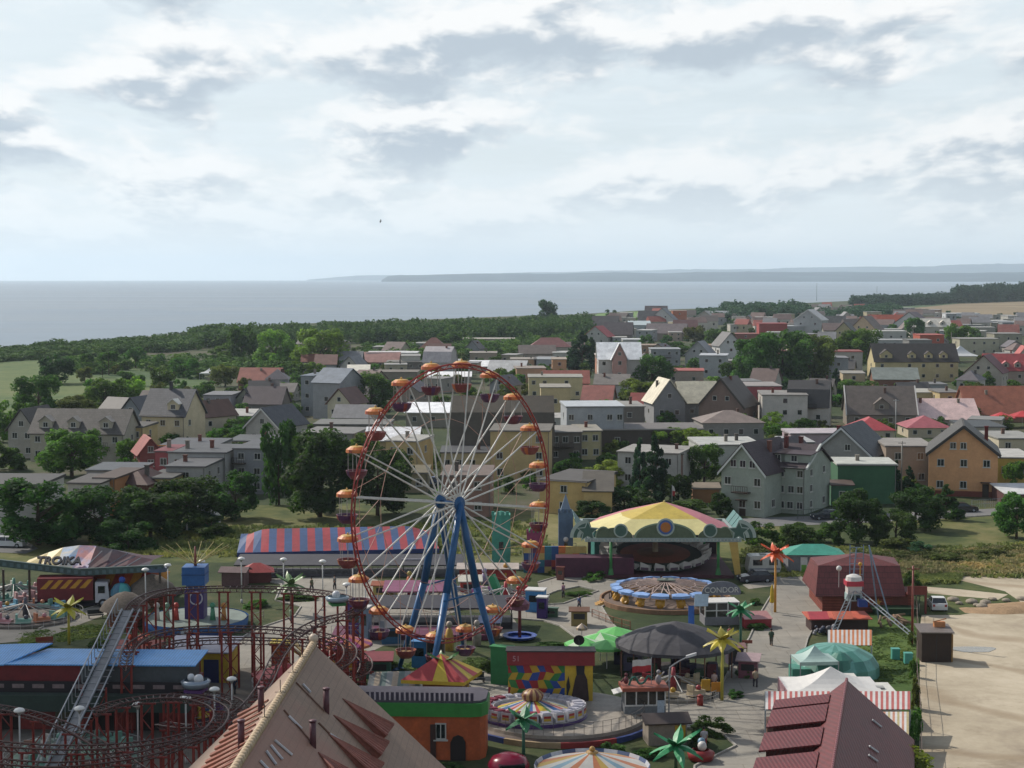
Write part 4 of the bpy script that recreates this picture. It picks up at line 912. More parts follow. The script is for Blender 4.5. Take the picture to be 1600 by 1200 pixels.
def weeds(name, label, quads, n, h, col, seed):
    r = random.Random(seed); vs = []; fs = []
    for _ in range(n):
        a, b, c, d = quads[r.randrange(len(quads))]; x, y = r.random(), r.random()
        u = (a[0] * (1 - x) + b[0] * x) * (1 - y) + (d[0] * (1 - x) + c[0] * x) * y; v = (a[1] * (1 - x) + b[1] * x) * (1 - y) + (d[1] * (1 - x) + c[1] * x) * y
        if mnoise.noise(Vector((u * .03, v * .12, seed))) < r.uniform(-.5, .25): continue
        p = G(u, v); hh = h * r.uniform(.4, 1.2)
        for k in range(5):
            an = r.uniform(0, 6.28); dx, dy = math.cos(an), math.sin(an); q = Vector((p.x + r.gauss(0, .25), p.y + r.gauss(0, .25), .05)); b0 = len(vs); w_ = r.uniform(.05, .14)
            vs += [q - Vector((dx * w_, dy * w_, 0)), q + Vector((dx * w_, dy * w_, 0)), q + Vector((dx * w_ * 1.6 - dy * .15, dy * w_ * 1.6 + dx * .15, hh)), q + Vector((-dx * w_ - dy * .15, -dy * w_ + dx * .15, hh * .9))]; fs.append((b0, b0 + 1, b0 + 2, b0 + 3))
    me = bpy.data.meshes.new(name); me.from_pydata([tuple(v) for v in vs], [], fs); me.materials.append(M(col, .85, .3, .4, kind='leaf2')); o = link(name, me); o['kind'] = 'stuff'; o['label'] = label; o['category'] = 'grass'
weeds('meadow_weeds', 'rough grass and weeds on the meadow behind the park', [((1160, 862), (1640, 850), (1640, 905), (1160, 902)), ((140, 830), (840, 815), (860, 868), (140, 872)), ((1436, 906), (1500, 900), (1490, 912), (1440, 915))], 15000, .42, '74804a', 3)
weeds('dry_weeds', 'pale dry seed heads on the meadow', [((1300, 868), (1640, 856), (1640, 902), (1300, 900))], 3500, .55, '8f8a62', 5)
weeds('park_grass', 'tufts of grass on the lawns of the fairground', [((1330, 985), (1425, 985), (1430, 1070), (1345, 1070)), ((40, 990), (170, 975), (170, 995), (30, 1012)), ((600, 1040), (760, 1030), (760, 1050), (600, 1060))], 2600, .13, '5b7038', 7)
# ================================================================ THE FAIRGROUND
def mt(c, r=.5, v=.14, **k): return M(c, r, v, 1.2, **k)
RED, BLU, WHT, YEL, GRN, ORA, PUR, PNK = mt('9c2f2a'), mt('1f5a9c'), mt('c2c0bc', .45), mt('c9a832'), mt('2f7a44'), mt('c9602a'), mt('5a3470'), mt('b0506e')
GRYM, DRK, RUST, STL = mt('77777a'), mt('232226'), mt('8e3a2e', .6, .3), mt('9aa0a4', .35, .15, metal=.3)
def sc_at(u, v, h=0): return PX(G(u, v, h))

# ---------------- ferris wheel
def ferris():
    hub = G(717, 787, 0); d = ray(717, 787); y = 141.4; X_ = U2X(717, y, 15.5); ZH = HZ(787, y)
    th = R(47); root = thing('ferris_wheel', 'tall ferris wheel with white spokes, red rim and orange-roofed gondolas on blue legs', 'ferris wheel', (X_, y, 0), th)
    inv = Matrix.Rotation(-th, 3, 'Z')
    loc = lambda p: inv @ (Vector((p.x, p.y, 0)) - Vector((X_, y, 0)))
    BLL = M('19507f', .4, .22, .8); YN, YF, RR = 0.0, 2.3, 11.85
    feet = [(loc(G(783, 1060)), YN - .15), (loc(G(668, 1098)), YN - .15), (loc(G(624, 1050)), YF + .15), (loc(G(724, 1014)), YF + .15)]
    for f, yy in feet:
        b = MB(); top = Vector((0, yy, ZH)); kn = top.lerp(f, .47); kn.x *= .86; kn.y = yy + (f.y - yy) * .36
        b.tube(top, kn, .27, 8, .34); b.tube(kn, f + Vector((0, 0, .3)), .34, 8, .18)
        b.box(f.x - .45, f.x + .45, f.y - .45, f.y + .45, 0, .3); obj('leg', b, BLL, root)
    for a_, b_ in ((0, 1), (2, 3)):
        pa = Vector((0, feet[a_][1], ZH)).lerp(feet[a_][0], .5); pb = Vector((0, feet[b_][1], ZH)).lerp(feet[b_][0], .5)
        b = MB(); b.tube(pa, pb, .09, 6); obj('cross_brace', b, BLL, root)
    b = MB(); b.tube((0, YN - .3, ZH), (0, YF + .3, ZH), .16, 10); obj('axle', b, BLL, root)
    for yy in (YN, YF):
        b = MB(); b.tube((0, yy - .13, ZH), (0, yy + .13, ZH), .62, 20); b.tube((0, yy - .2, ZH), (0, yy + .2, ZH), .3, 12); obj('hub', b, BLL, root)
    ang = [R(-8 + 18 * k) for k in range(20)]
    at = lambda a, r, yy: Vector((r * math.cos(a), yy, ZH + r * math.sin(a)))
    sm = M('c4c2bc', .45, .2, 2); tie = MB(); gone = MB()
    for i, a in enumerate(ang):
        for yy, tilt in ((YN, 0), (YF, 0)):
            b = MB(); b.tube(at(a, .5, yy), at(a, RR - .1, yy + (.35 if yy == YN else -.35)), .082, 6, .062)
            obj('spoke', b, sm, root)
        a2 = ang[(i + 1) % 20]
        tie.tube(at(a, 7.2, YF - .2), at(a2, 7.2, YF - .2), .028, 4); tie.tube(at(a, 9.6, YF - .2), at(a2, 9.6, YF - .2), .024, 4)
        tie.tube(at(a, 7.2, YF - .2), at(a2, 11.5, YF - .35), .02, 4)
    obj('brace_ring', tie, M('b08878', .5), root)
    b = MB(); n = 60
    for k in range(n):
        a, a2 = R(-8) + 2 * math.pi * k / n, R(-8) + 2 * math.pi * (k + 1) / n; am = (a + a2) / 2
        b.tube(at(a, RR + .12, YN + .3), at(a2, RR + .12, YN + .3), .075, 5); b.tube(at(a, RR - .22, YN + .3), at(a2, RR - .22, YN + .3), .06, 5)
        b.tube(at(a, RR + .1, YN + .3), at(am, RR - .2, YN + .3), .035, 4); b.tube(at(am, RR - .2, YN + .3), at(a2, RR + .1, YN + .3), .035, 4)
    obj('rim', b, M('8e2a22', .45, .25, 1.5), root)
    roofm = [M('b86a34', .45, .2, 2), M('bd9650', .5, .2, 2), M('94402a', .45, .2)]
    rb = MB(); rb.lathe([(.05, .62), (.55, .55), (.62, .50)], 16, mi=1); rb.lathe([(.62, .50), (.92, .30)], 16, mi=0); rb.lathe([(.92, .30), (.95, .02), (.80, .0), (.1, .02)], 16, mif=lambda k: 0 if k % 4 else 2); rb.ball((0, 0, .68), .10, 6, 1, 1)
    rme = rb.mesh('gondola_roof', roofm)
    bb = MB(); bb.lathe([(.15, -2.35), (.55, -2.28), (.84, -1.95), (.94, -1.62), (.98, -1.55), (.90, -1.55), (.78, -1.9), (.1, -2.1)], 16, mif=lambda k: k % 8 // 7)
    bme = [bb.mesh('gondola_tub', [M('66303c', .45, .3, 3), M('4a2c50', .4)]), bb.mesh('gondola_tub', [M('523050', .45, .3, 3), M('8a3c34', .4)]), bb.mesh('gondola_tub', [M('7c3e3c', .45, .3, 3), M('a85a30', .4)])]
    pb = MB()
    for k in range(4):
        a = k * math.pi / 2 + .4; pb.tube((.82 * math.cos(a), .82 * math.sin(a), -1.6), (.82 * math.cos(a), .82 * math.sin(a), .05), .025, 5)
    pb.tube((0, 0, -2.2), (0, 0, .1), .035, 6); pb.tube((-.0, -.9, .35), (0, .9, .35), .04, 5); pme = pb.mesh('gondola_poles', M('a8a29c', .4))
    sb = MB()
    for k in range(4):
        a = k * math.pi / 2; sb.box(.35 * math.cos(a) - .2, .35 * math.cos(a) + .2, .35 * math.sin(a) - .2, .35 * math.sin(a) + .2, -1.95, -1.72)
    sme = sb.mesh('seat', M('8a6a3c', .6))
    for i, a in enumerate(ang):
        p = at(a, RR - .15, (YN + YF) / 2 + .1); g = bpy.data.objects.new('gondola', None); C.objects.link(g); g.parent = root; g.location = p; g.rotation_euler = (0, 0, rnd.uniform(0, 6)); g.scale = (.92, .92, .94)
        link('gondola_roof', rme, g); link('gondola_tub', bme[i % 3], g); link('gondola_poles', pme, g); link('seat', sme, g)
ferris()

# ---------------- lamps
def lamps():
    first = None
    pts = [(30, 1107, 'white mushroom lamp furthest left before the long dark building'), (124, 1104, 'white mushroom lamp in front of the steel chute'), (215, 1098, 'thick-posted white lamp left of the coaster frame'), (290, 1087, 'white mushroom lamp inside the coaster frame'), (335, 1074, 'thick-posted white lamp near the brown tiled pyramid'), (362, 1058, 'white mushroom lamp on the paving left of the brown tiled pyramid'),
           (227, 888, 'white lamp behind the thatched hut'), (262, 881, 'white lamp left of the blue fun tower'), (315, 875, 'white lamp touching the blue fun tower'), (377, 871, 'white lamp before the left end of the striped tent'), (443, 872, 'white lamp before the middle of the striped tent'), (504, 875, 'white lamp on the plaza beside the grey platform'), (551, 880, 'white lamp left of the wheel rim under the tent'), (571, 902, 'white lamp at the wheel rim beside the low gondola'), (541, 911, 'white lamp over the outer coaster curve')]
    for u, v, lab in pts:
        H_ = 5.0; p = G(u, v, H_); p.z = 0
        if first is None:
            first = thing('street_lamp', lab, 'lamp', p, 0, 'mushroom lamps of the fairground')
            b = MB(); b.tube((0, 0, 0), (0, 0, .5), .12, 8); b.tube((0, 0, .5), (0, 0, 4.55), .06, 8); obj('pole', b, M('b4b4b2', .5), first)
            b = MB(); b.lathe([(.06, 4.5), (.17, 4.72), (.2, 4.8)], 12); obj('lamp_neck', b, M('8c8c88', .4), first)
            b = MB(); b.lathe([(.01, 4.76), (.36, 4.78), (.40, 4.86), (.30, 4.98), (.10, 5.05), (.01, 5.06)], 16, smooth=True); obj('lamp_shade', b, M('d6d6d2', .35), first)
        else: dup(first, p, 0, lab)
lamps()

# ---------------- roller coaster
def spline(pts, n=6):
    out = []
    for i in range(len(pts) - 1):
        p0 = pts[max(i - 1, 0)]; p1 = pts[i]; p2 = pts[i + 1]; p3 = pts[min(i + 2, len(pts) - 1)]
        for k in range(n):
            t = k / n; out.append(.5 * ((2 * p1) + (p2 - p0) * t + (2 * p0 - 5 * p1 + 4 * p2 - p3) * t * t + (3 * p1 - p0 - 3 * p2 + p3) * t ** 3))
    out.append(pts[-1]); return out
def coaster():
    org = G(330, 1080); root = thing('roller_coaster', 'red steel roller coaster with lattice supports and a silver lift chute', 'roller coaster', org)
    inv = -org; RL = M('4a2e2a', .45, .3, 2); RL2 = M('8a8682', .35, .2, metal=.3); SUP = M('7c2a22', .55, .3, 1.5)
    def track(seq, step=4, sup=True, rail=RL, lift=False, every=7):
        pts = spline([G(u, v, h) + inv for u, v, h in seq]); b = MB(); L = []; Rr = []; cen = []
        for i, p in enumerate(pts):
            t = (pts[min(i + 1, len(pts) - 1)] - pts[max(i - 1, 0)]); side = Vector((t.y, -t.x, 0)).normalized() * .5
            L.append(p - side); Rr.append(p + side); cen.append(p - Vector((0, 0, .45)))
        b.path(L, .065, 5); b.path(Rr, .065, 5); b.path(cen, .05, 4)
        for i in range(0, len(pts), 1): b.tube(L[i], Rr[i], .03, 4); b.tube(L[i], cen[i], .03, 4); b.tube(Rr[i], cen[i], .03, 4)
        for i in range(len(pts) - 1): b.tube(cen[i], (L[i + 1] + Rr[i + 1]) / 2, .022, 3)
        obj('track', b, rail, root)
        if not sup: return
        for i in range(2, len(pts) - 1, every):
            p = pts[i]
            if p.z < .8: continue
            s_ = MB(); wd = .38; z1 = p.z - .45
            for sx in (-wd, wd): s_.tube((p.x + sx, p.y, 0), (p.x + sx, p.y, z1), .10, 5)
            k = 0; z = .2
            while z < z1 - .9:
                s_.tube((p.x + (wd if k % 2 else -wd), p.y, z), (p.x + (-wd if k % 2 else wd), p.y, z + .95), .045, 4); z += .95; k += 1
            s_.tube((p.x - wd - .25, p.y, z1), (p.x + wd + .25, p.y, z1), .08, 5); obj('support_column', s_, SUP, root)
    track([(203, 954, 7.6), (214, 940, 8), (236, 928, 8), (270, 921, 8), (320, 918, 8), (380, 917, 8), (440, 919, 8), (500, 924, 8), (540, 933, 7.9), (563, 946, 7.8), (548, 958, 7.6), (505, 968, 7.3), (465, 990, 7), (435, 1025, 6.2), (414, 1068, 5.2), (385, 1105, 4.6), (330, 1137, 4.3), (260, 1156, 4.2), (180, 1166, 4.2), (90, 1168, 4.2), (0, 1162, 4.3), (-60, 1150, 4.4)], every=5)
    track([(262, 1090, 1.2), (245, 1066, 2.2), (236, 1036, 3.4), (240, 1014, 4.2), (275, 1003, 4.3), (340, 998, 4.3), (420, 999, 4.3), (490, 1003, 4.2), (540, 1012, 4.0), (570, 1030, 3.5), (566, 1052, 2.9), (530, 1064, 2.3), (485, 1070, 1.8)], every=5)
    track([(-40, 1100, 4.6), (0, 1105, 4.5), (60, 1118, 4.2), (120, 1142, 3.6), (170, 1172, 3.0), (230, 1210, 2.5)], every=5)
    track([(255, 1090, 3.4), (290, 1083, 3.4), (340, 1086, 3.3), (372, 1100, 3.2), (352, 1122, 3.0), (300, 1135, 2.8), (250, 1130, 2.6)], every=8)
    track([(196, 1040, 5.6), (205, 1010, 6.0), (240, 990, 6.2), (300, 981, 6.2), (380, 980, 6.2), (450, 984, 6.1), (510, 993, 6.0), (545, 1010, 5.6), (540, 1034, 5.2), (500, 1052, 4.8), (450, 1066, 4.4), (400, 1092, 4.0)], every=4)
    track([(150, 1110, 5.2), (190, 1096, 5.4), (250, 1088, 5.5), (310, 1092, 5.4), (345, 1110, 5.2), (330, 1140, 4.9), (270, 1165, 4.7), (190, 1185, 4.6), (90, 1195, 4.6), (0, 1190, 4.7)], every=4)
    # lift: straight, with a smooth metal trough and a walkway rail
    a, b_ = G(203, 954, 7.6) + inv, G(72, 1230, 0.9) + inv; d = (b_ - a).normalized(); s_ = Vector((d.y, -d.x, 0)).normalized()
    s_ = s_ if s_.x > 0 else -s_; m = MB(); up = Vector((0, 0, 1))
    m.slab(b_ + s_ * -.55, b_ + s_ * .25, a + s_ * .25, a + s_ * -.55, .12); obj('lift_trough', m, M('5f6468', .3, .2, 2, metal=.5), root)
    m = MB()
    for o_, r in ((-.65, .08), (.25, .08), (.8, .06)): m.tube(a + s_ * o_ + up * .12, b_ + s_ * o_ + up * .12, r, 6)
    m.tube(a + s_ * -1.0 + up * 1.0, b_ + s_ * -1.0 + up * 1.0, .05, 5)
    n = 26
    for i in range(n + 1):
        p = a.lerp(b_, i / n); m.tube(p + s_ * -1.0, p + s_ * -1.0 + up, .035, 4); m.tube(p + s_ * -1, p + s_ * .95, .04, 4)
    obj('lift_rail', m, M('8d9196', .35, .2, metal=.4), root)
    for t in (.12, .3, .48, .66, .82):
        p = a.lerp(b_, t); s2 = MB()
        for o_ in (-.9, .9): q = p + s_ * o_; s2.tube((q.x, q.y, 0), (q.x, q.y, p.z - .1), .09, 5)
        q1, q2 = p + s_ * -.9, p + s_ * .9; s2.tube((q1.x, q1.y, .3), (q2.x, q2.y, max(.5, p.z - .5)), .05, 4); s2.tube((q2.x, q2.y, .3), (q1.x, q1.y, max(.5, p.z - .5)), .05, 4)
        obj('support_column', s2, SUP, root)
    # train car on the outer curve
    c = thing('coaster_car', 'silver blue coaster car on the outer curve of the track', 'coaster car', G(527, 943, 7.75), R(20))
    m = MB(); m.lathe([(.1, .1), (.9, .25), (1.0, .55), (.8, .62)], 14, smooth=True); obj('body', m, M('8fa0ac', .25, .1), c)
    m = MB(); m.ball((-.1, 0, .75), .35, 8); obj('headrest', m, M('c8ccd0', .3), c); m = MB(); m.box(-.6, .6, -.7, .7, -.1, .12); obj('chassis', m, GRN, c)
    c = thing('coaster_car', 'dark silver spinning coaster car on the low inner loop', 'coaster car', G(306, 1078, 3.5), R(-10))
    m = MB(); m.lathe([(.1, .1), (1.0, .25), (1.15, .7), (.9, .8)], 14, smooth=True); obj('body', m, M('8a96a2', .2, .1, metal=.4), c)
    m = MB(); m.ball((.35, -.3, .9), .4, 8); m.ball((-.45, .2, .9), .3, 8); obj('headrest', m, M('c8ccd0', .3), c); m = MB(); m.box(-.7, .7, -.7, .7, -.12, .12); obj('chassis', m, PUR, c)
coaster()

# ---------------- palms made of metal / plastic
def palm(u, v, h, rad, col, tcol, label, n=11, cat='artificial palm', lift=.7):
    p = G(u, v); t = thing('artificial_palm', label, cat, p, rnd.uniform(0, 6)); b = MB(); b.tube((0, 0, 0), (0, 0, h), .14, 8, .10); obj('trunk', b, mt(tcol), t)
    for k in range(n):
        a = 2 * math.pi * k / n + rnd.uniform(-.15, .15); el = lift if k % 2 else lift * .1 - .1; L = rad * rnd.uniform(.85, 1.1); m = MB(); pts = []
        for i in range(6):
            q = i / 5; r_ = L * q * math.cos(el * .8); z = h + L * q * math.sin(el) - (L * .45) * q * q * (.9 if k % 2 == 0 else .35); w_ = .34 * math.sin(math.pi * min(1, .15 + q * .85)) + .02
            dx, dy = math.cos(a), math.sin(a); pts.append((Vector((dx * r_ - dy * w_, dy * r_ + dx * w_, z - .1)), Vector((dx * r_, dy * r_, z + .05)), Vector((dx * r_ + dy * w_, dy * r_ - dx * w_, z - .1))))
        vs = [q for tr in pts for q in tr]
        m.add(vs, [(3 * i + j, 3 * i + j + 1, 3 * i + j + 4, 3 * i + j + 3) for i in range(5) for j in range(2)]); obj('frond', m, mt(col, .45), t)
    return t
palm(1211, 958, 6.3, 1.75, 'c9552a', 'c08a3c', 'orange artificial palm standing beside the white caravan', 13)
palm(1128, 1096, 5.2, 1.75, 'b8a838', 'a8a040', 'yellow artificial palm before the black round tarp roof', 13)
palm(108, 1008, 3.6, 1.7, 'b0a838', 'a89c38', 'yellow artificial palm on the lawn behind the blue roof', 12)
palm(1157, 1030, 4.6, 1.4, '2c7a4c', '2c5a48', 'green artificial palm on a dark pole beside the condor booth', 9)
palm(1056, 1218, 2.4, 2.0, '2f8a58', '3a5a3c', 'big green artificial palm at the bottom near the striped carousel', 11)
palm(818, 1202, 3.6, 1.5, '2c7048', '2a5a48', 'dark green artificial palm before the spinning disc platform', 9)
palm(693, 1112, 4.0, 1.5, '3f6a34', '2c5248', 'green artificial palm in front of the red and yellow kiosk', 10)
palm(455, 960, 3.2, 2.0, '5a7a44', '7a5a48', 'faded green wire palm on the plaza', 12)
palm(213, 1075, 4.0, 1.5, 'c8502a', '9a3a2a', 'orange artificial palm behind the coaster chute', 9)

# ---------------- foreground roofs: long gables whose ridges run towards the tower we look from
class Gable:
    """ridge from the far apex A along direction d (horizontal); slopes kr, kl (drop per metre)"""
    def __init__(s, u, v, y, d, wr, wl, kr, kl, L):
        z = HZ(v, y); s.A = Vector((U2X(u, y, z), y, z)); s.d = Vector((d[0], d[1], 0)).normalized(); s.r = Vector((-s.d.y, s.d.x, 0)); s.r = s.r if s.r.x > 0 else -s.r
        s.wr, s.wl, s.kr, s.kl, s.L = wr, wl, kr, kl, L; s.o = Vector((s.A.x, s.A.y, 0))
    def pt(s, along, t, right=True):          # local to the thing, t metres across from the ridge
        k = s.kr if right else s.kl
        return s.A + s.d * along + s.r * (t if right else -t) - Vector((0, 0, k * t)) - s.o
    def nrm(s, right=True):
        a = s.d.cross(s.r * (1 if right else -1) - Vector((0, 0, s.kr if right else s.kl))).normalized(); return a if a.z > 0 else -a
    def hit(s, u, v, right=True):
        n = s.nrm(right); q = ray(u, v); o = Vector((0, 0, CAMH)); t = (s.A - o).dot(n) / q.dot(n); return o + q * t - s.o
def gable_body(g, root, roofm, wallm, ridge_m, ridge_r, drop_in=.5):
    for right, w_ in ((True, g.wr), (False, g.wl)):
        a, b_, c_, d_ = g.pt(0, 0, right), g.pt(g.L, 0, right), g.pt(g.L, w_, right), g.pt(0, w_, right); q = [a, b_, c_, d_] if not right else [a, d_, c_, b_]
        n = (q[1] - q[0]).cross(q[3] - q[0]); q = q if n.z > 0 else q[::-1]
        m = MB(); m.slab(*q, .18); obj('roof_slope', m, roofm, root)
    m = MB(); e1, e2 = g.pt(.4, g.wr - drop_in), g.pt(.4, g.wl - drop_in, False); f1, f2 = g.pt(g.L - .4, g.wr - drop_in), g.pt(g.L - .4, g.wl - drop_in, False); a1, a2 = g.pt(.4, 0) - Vector((0, 0, .25)), g.pt(g.L - .4, 0) - Vector((0, 0, .25))
    dz = Vector((0, 0, .3)); P0 = lambda q: Vector((q.x, q.y, 0)); ring1 = [P0(e1), e1 - dz, a1, e2 - dz, P0(e2)]; ring2 = [P0(f1), f1 - dz, a2, f2 - dz, P0(f2)]
    m.add(ring1 + ring2, [(0, 1, 2, 3, 4), (9, 8, 7, 6, 5)] + [(i, i + 5, (i + 1) % 5 + 5, (i + 1) % 5) for i in range(5)]); obj('wall', m, wallm, root)
    m = MB(); n = int(g.L / .42)
    for i in range(n): m.tube(g.pt(g.L * i / n, 0) + Vector((0, 0, .06)), g.pt(g.L * (i + 1.2) / n, 0) + Vector((0, 0, .02)), ridge_r, 8, ridge_r * 1.25)
    obj('ridge_cap', m, ridge_m, root)
def tan_roof():
    g = Gable(490, 1006, 88, (-.02, -1), 7.4, 6.9, .95, 1.0, 32); root = thing('brown_roofed_house', 'big house with steep tan tiled roof, pale ridge tiles and maroon vent pipes', 'building', g.o)
    m = bpy.data.materials.new('mat_tan_tiles'); m.use_nodes = True; t = m.node_tree; t.nodes.clear(); K = NT(t)
    pos = K.n('ShaderNodeTexCoord').outputs['Object']; sep = K.n('ShaderNodeSeparateXYZ', {0: pos})
    br = K.n('ShaderNodeTexBrick', {'Vector': K.n('ShaderNodeCombineXYZ', {0: sep.outputs[1], 1: sep.outputs[2]}).outputs[0], 'Color1': (*lin('8c7462'), 1), 'Color2': (*lin('846c5b'), 1), 'Mortar': (*lin('7a6655'), 1), 'Scale': 1.0, 'Brick Width': .36, 'Row Height': .26, 'Mortar Size': .014})
    n1 = K.n('ShaderNodeTexNoise', {'Vector': pos, 'Scale': .45, 'Detail': 7, 'Roughness': .7}).outputs[0]
    low = K.n('ShaderNodeMapRange', {0: K.math('ADD', sep.outputs[1], K.math('MULTIPLY', n1, 9.0)), 1: -8.5, 2: -5.5, 3: 1, 4: 0}).outputs[0]
    col = K.mix(K.math('MULTIPLY', low, .55), br.outputs[0], (*lin('97695a'), 1))
    col = K.mix(K.n('ShaderNodeMapRange', {0: n1, 1: .45, 2: .75, 3: 0, 4: .5}).outputs[0], col, (*lin('7a6858'), 1))
    p_ = K.n('ShaderNodeBsdfPrincipled', {'Base Color': col, 'Roughness': .7}); bn = K.n('ShaderNodeBump', {'Height': br.outputs[1], 'Strength': .5, 'Distance': -.04}); t.links.new(bn.outputs[0], p_.inputs['Normal']); K.n('ShaderNodeOutputMaterial', {0: p_.outputs[0]})
    gable_body(g, root, m, M('a89c84', .85), M('b09a7c', .6, .3, 2), .17)
    f = MB(); f.ball(g.pt(0, 0) + Vector((0, 0, .30)), .26, 10); obj('finial', f, M('b8a896', .5), root)
    for s_ in (4.0, 7.3, 11.2, 15.6): p = g.pt(s_, 0); r_ = MB(); r_.tube(p, p + Vector((0, 0, .8)), .025, 4); r_.tube(p + Vector((-.25, 0, .22)), p + Vector((.25, 0, .22)), .016, 4); obj('lightning_rod', r_, DRK, root)
    PIPE = M('55323a', .5, .25, 2)
    for u, v, rt in ((510, 1112, True), (489, 1165, True), (408, 1110, False), (377, 1166, False)):
        p = g.hit(u, v, rt); r_ = MB(); r_.tube(p - Vector((0, 0, .3)), p + Vector((0, 0, 1.1)), .15, 10); r_.tube(p + Vector((0, 0, 1.101)), p + Vector((0, 0, 1.18)), .18, 10); obj('vent_pipe', r_, PIPE, root)
    CL = M('7e4a3e', .6, .3, 2); nn = g.nrm()
    for (tp, e0, e1) in (((535, 1092), (606, 1141), (596, 1158)), ((521, 1118), (598, 1169), (588, 1188)), ((513, 1147), (590, 1203), (578, 1222)), ((497, 1176), (552, 1222), (538, 1240))):
        T_, A_, B_ = g.hit(*tp), g.hit(*e0), g.hit(*e1); m2 = MB(); m2.add([T_, A_, B_, A_ + nn * .4, B_ + nn * .4], [(0, 1, 3), (0, 4, 2), (1, 2, 4, 3), (0, 3, 4)])
        for k in range(6): e = A_.lerp(B_, k / 5) + nn * .40; m2.tube(T_ + nn * .02, e, .03, 6, .12)
        obj('eyebrow_dormer', m2, CL, root)
    gr_ = MB()
    for (a, b_) in (((462, 1067), (506, 1112)), ((443, 1110), (490, 1165)), ((514, 1147), (497, 1130))): gr_.tube(g.hit(*a) + nn * .03, g.hit(*b_) + nn * .03, .05, 5)
    obj('valley_seam', gr_, M('6a4a3c', .7, .3), root)
    sl = MB()
    for (a, b_) in (((472, 1070), (484, 1083)), ((450, 1120), (470, 1140)), ((515, 1148), (540, 1164)), ((428, 1158), (455, 1181)), ((415, 1175), (430, 1196)), ((422, 1166), (440, 1188)), ((405, 1190), (420, 1206))): sl.tube(g.hit(*a) + nn * .06, g.hit(*b_) + nn * .06, .06, 5)
    obj('snow_guard', sl, M('b4b2b6', .35), root)
    st = MB(); nl = g.nrm(False)
    for k in range(11):
        u0, v0 = 412 - 5 * k, 1098 + 9.5 * k; a = g.hit(u0 + 8, v0 - 3, False); b_ = g.hit(u0 - 34 - 2 * k, v0 + 24 + k, False); st.tube(a + nl * .05, b_ + nl * .22, .05, 5, .12)
    obj('tile_course', st, M('8a5444', .6, .25), root)
tan_roof()
def maroon_roof():
    g = Gable(1323, 1062, 106, (-.24, -1), 4.3, 3.9, .85, .85, 26); root = thing('maroon_roofed_house', 'house with long dark maroon sheet roof and flat shed dormers on its left slope', 'building', g.o)
    MM = M('621f22', .55, .22, .8, kind='wave', spec=.4); gable_body(g, root, MM, M('8a4a30', .8, .3), M('6a2c30', .45), .09)
    up = Vector((0, 0, 1)); out = -g.r
    for s_, L in ((1.2, 1.7), (3.8, 3.6), (9.2, 3.4), (14.5, 3.4)):
        q0, q1 = g.pt(s_, 1.0, False), g.pt(s_ + L, 1.0, False); q2, q3 = g.pt(s_ + L, 4.1, False), g.pt(s_, 4.1, False); z = q0.z + .12
        lo = [q0 - up * .3, q1 - up * .3, q2 - up * .1, q3 - up * .1]; hi = [Vector((q.x, q.y, z - (.0 if i in (0, 1) else .55))) for i, q in enumerate((q0, q1, q2, q3))]
        b = MB(); b.hexa([lo[0], lo[1], lo[2], lo[3], hi[0] - up * .12, hi[1] - up * .12, hi[2] - up * .12, hi[3] - up * .12]); do = obj('dormer', b, M('54292a', .5, .3, 2, kind='wave'), root)
        e = .25; b = MB(); r4 = [hi[0] - g.d * e, hi[1] + g.d * e, hi[2] + g.d * e + out * .4 - up * .07, hi[3] - g.d * e + out * .4 - up * .07]
        nn = (r4[1] - r4[0]).cross(r4[3] - r4[0]); r4 = r4 if nn.z > 0 else r4[::-1]; b.slab(*r4, .10); obj('dormer_roof', b, MM, do)
    sg = MB(); nn = g.nrm()
    for (a, b_) in (((1362, 1126), (1376, 1137)), ((1357, 1167), (1371, 1177)), ((1356, 1181), (1370, 1191))): sg.tube(g.hit(*a) + nn * .08, g.hit(*b_) + nn * .08, .07, 5)
    obj('snow_guard', sg, M('b8b8bc', .3), root)
maroon_roof()
# ================================================================ RIDES AND STALLS
def ngon(n, r, a0=0): return [(r * math.cos(a0 + 2 * math.pi * i / n), r * math.sin(a0 + 2 * math.pi * i / n)) for i in range(n)]
def fence_run(label, pix, h, col, cat='fence', name='metal_fence', post=1.2, rails=2, pickets=0, r=.03, h0=0):
    pts = [G(u, v) for u, v in pix]; o = pts[0].copy(); t = thing(name, label, cat, o); pb = MB(); rb = MB()
    for a, b in zip(pts, pts[1:]):
        a, b = a - o, b - o; L = (b - a).length; n = max(1, int(L / post))
        for i in range(n + 1): q = a.lerp(b, i / n); pb.tube(q + Vector((0, 0, h0)), q + Vector((0, 0, h + h0)), r * 1.3, 5)
        for k in range(rails): z = h0 + h * (k + 1) / rails; rb.tube(a + Vector((0, 0, z)), b + Vector((0, 0, z)), r, 5)
        if pickets:
            m = int(L / pickets)
            for i in range(m): q = a.lerp(b, (i + .5) / m); rb.tube(q + Vector((0, 0, h0 + .05)), q + Vector((0, 0, h + h0)), r * .6, 4)
    obj('post', pb, mt(col), t); obj('rail', rb, mt(col), t); return t
CREAM, LBL, TEA = mt('c4b48a'), mt('7aa0c8'), mt('2f6a62')

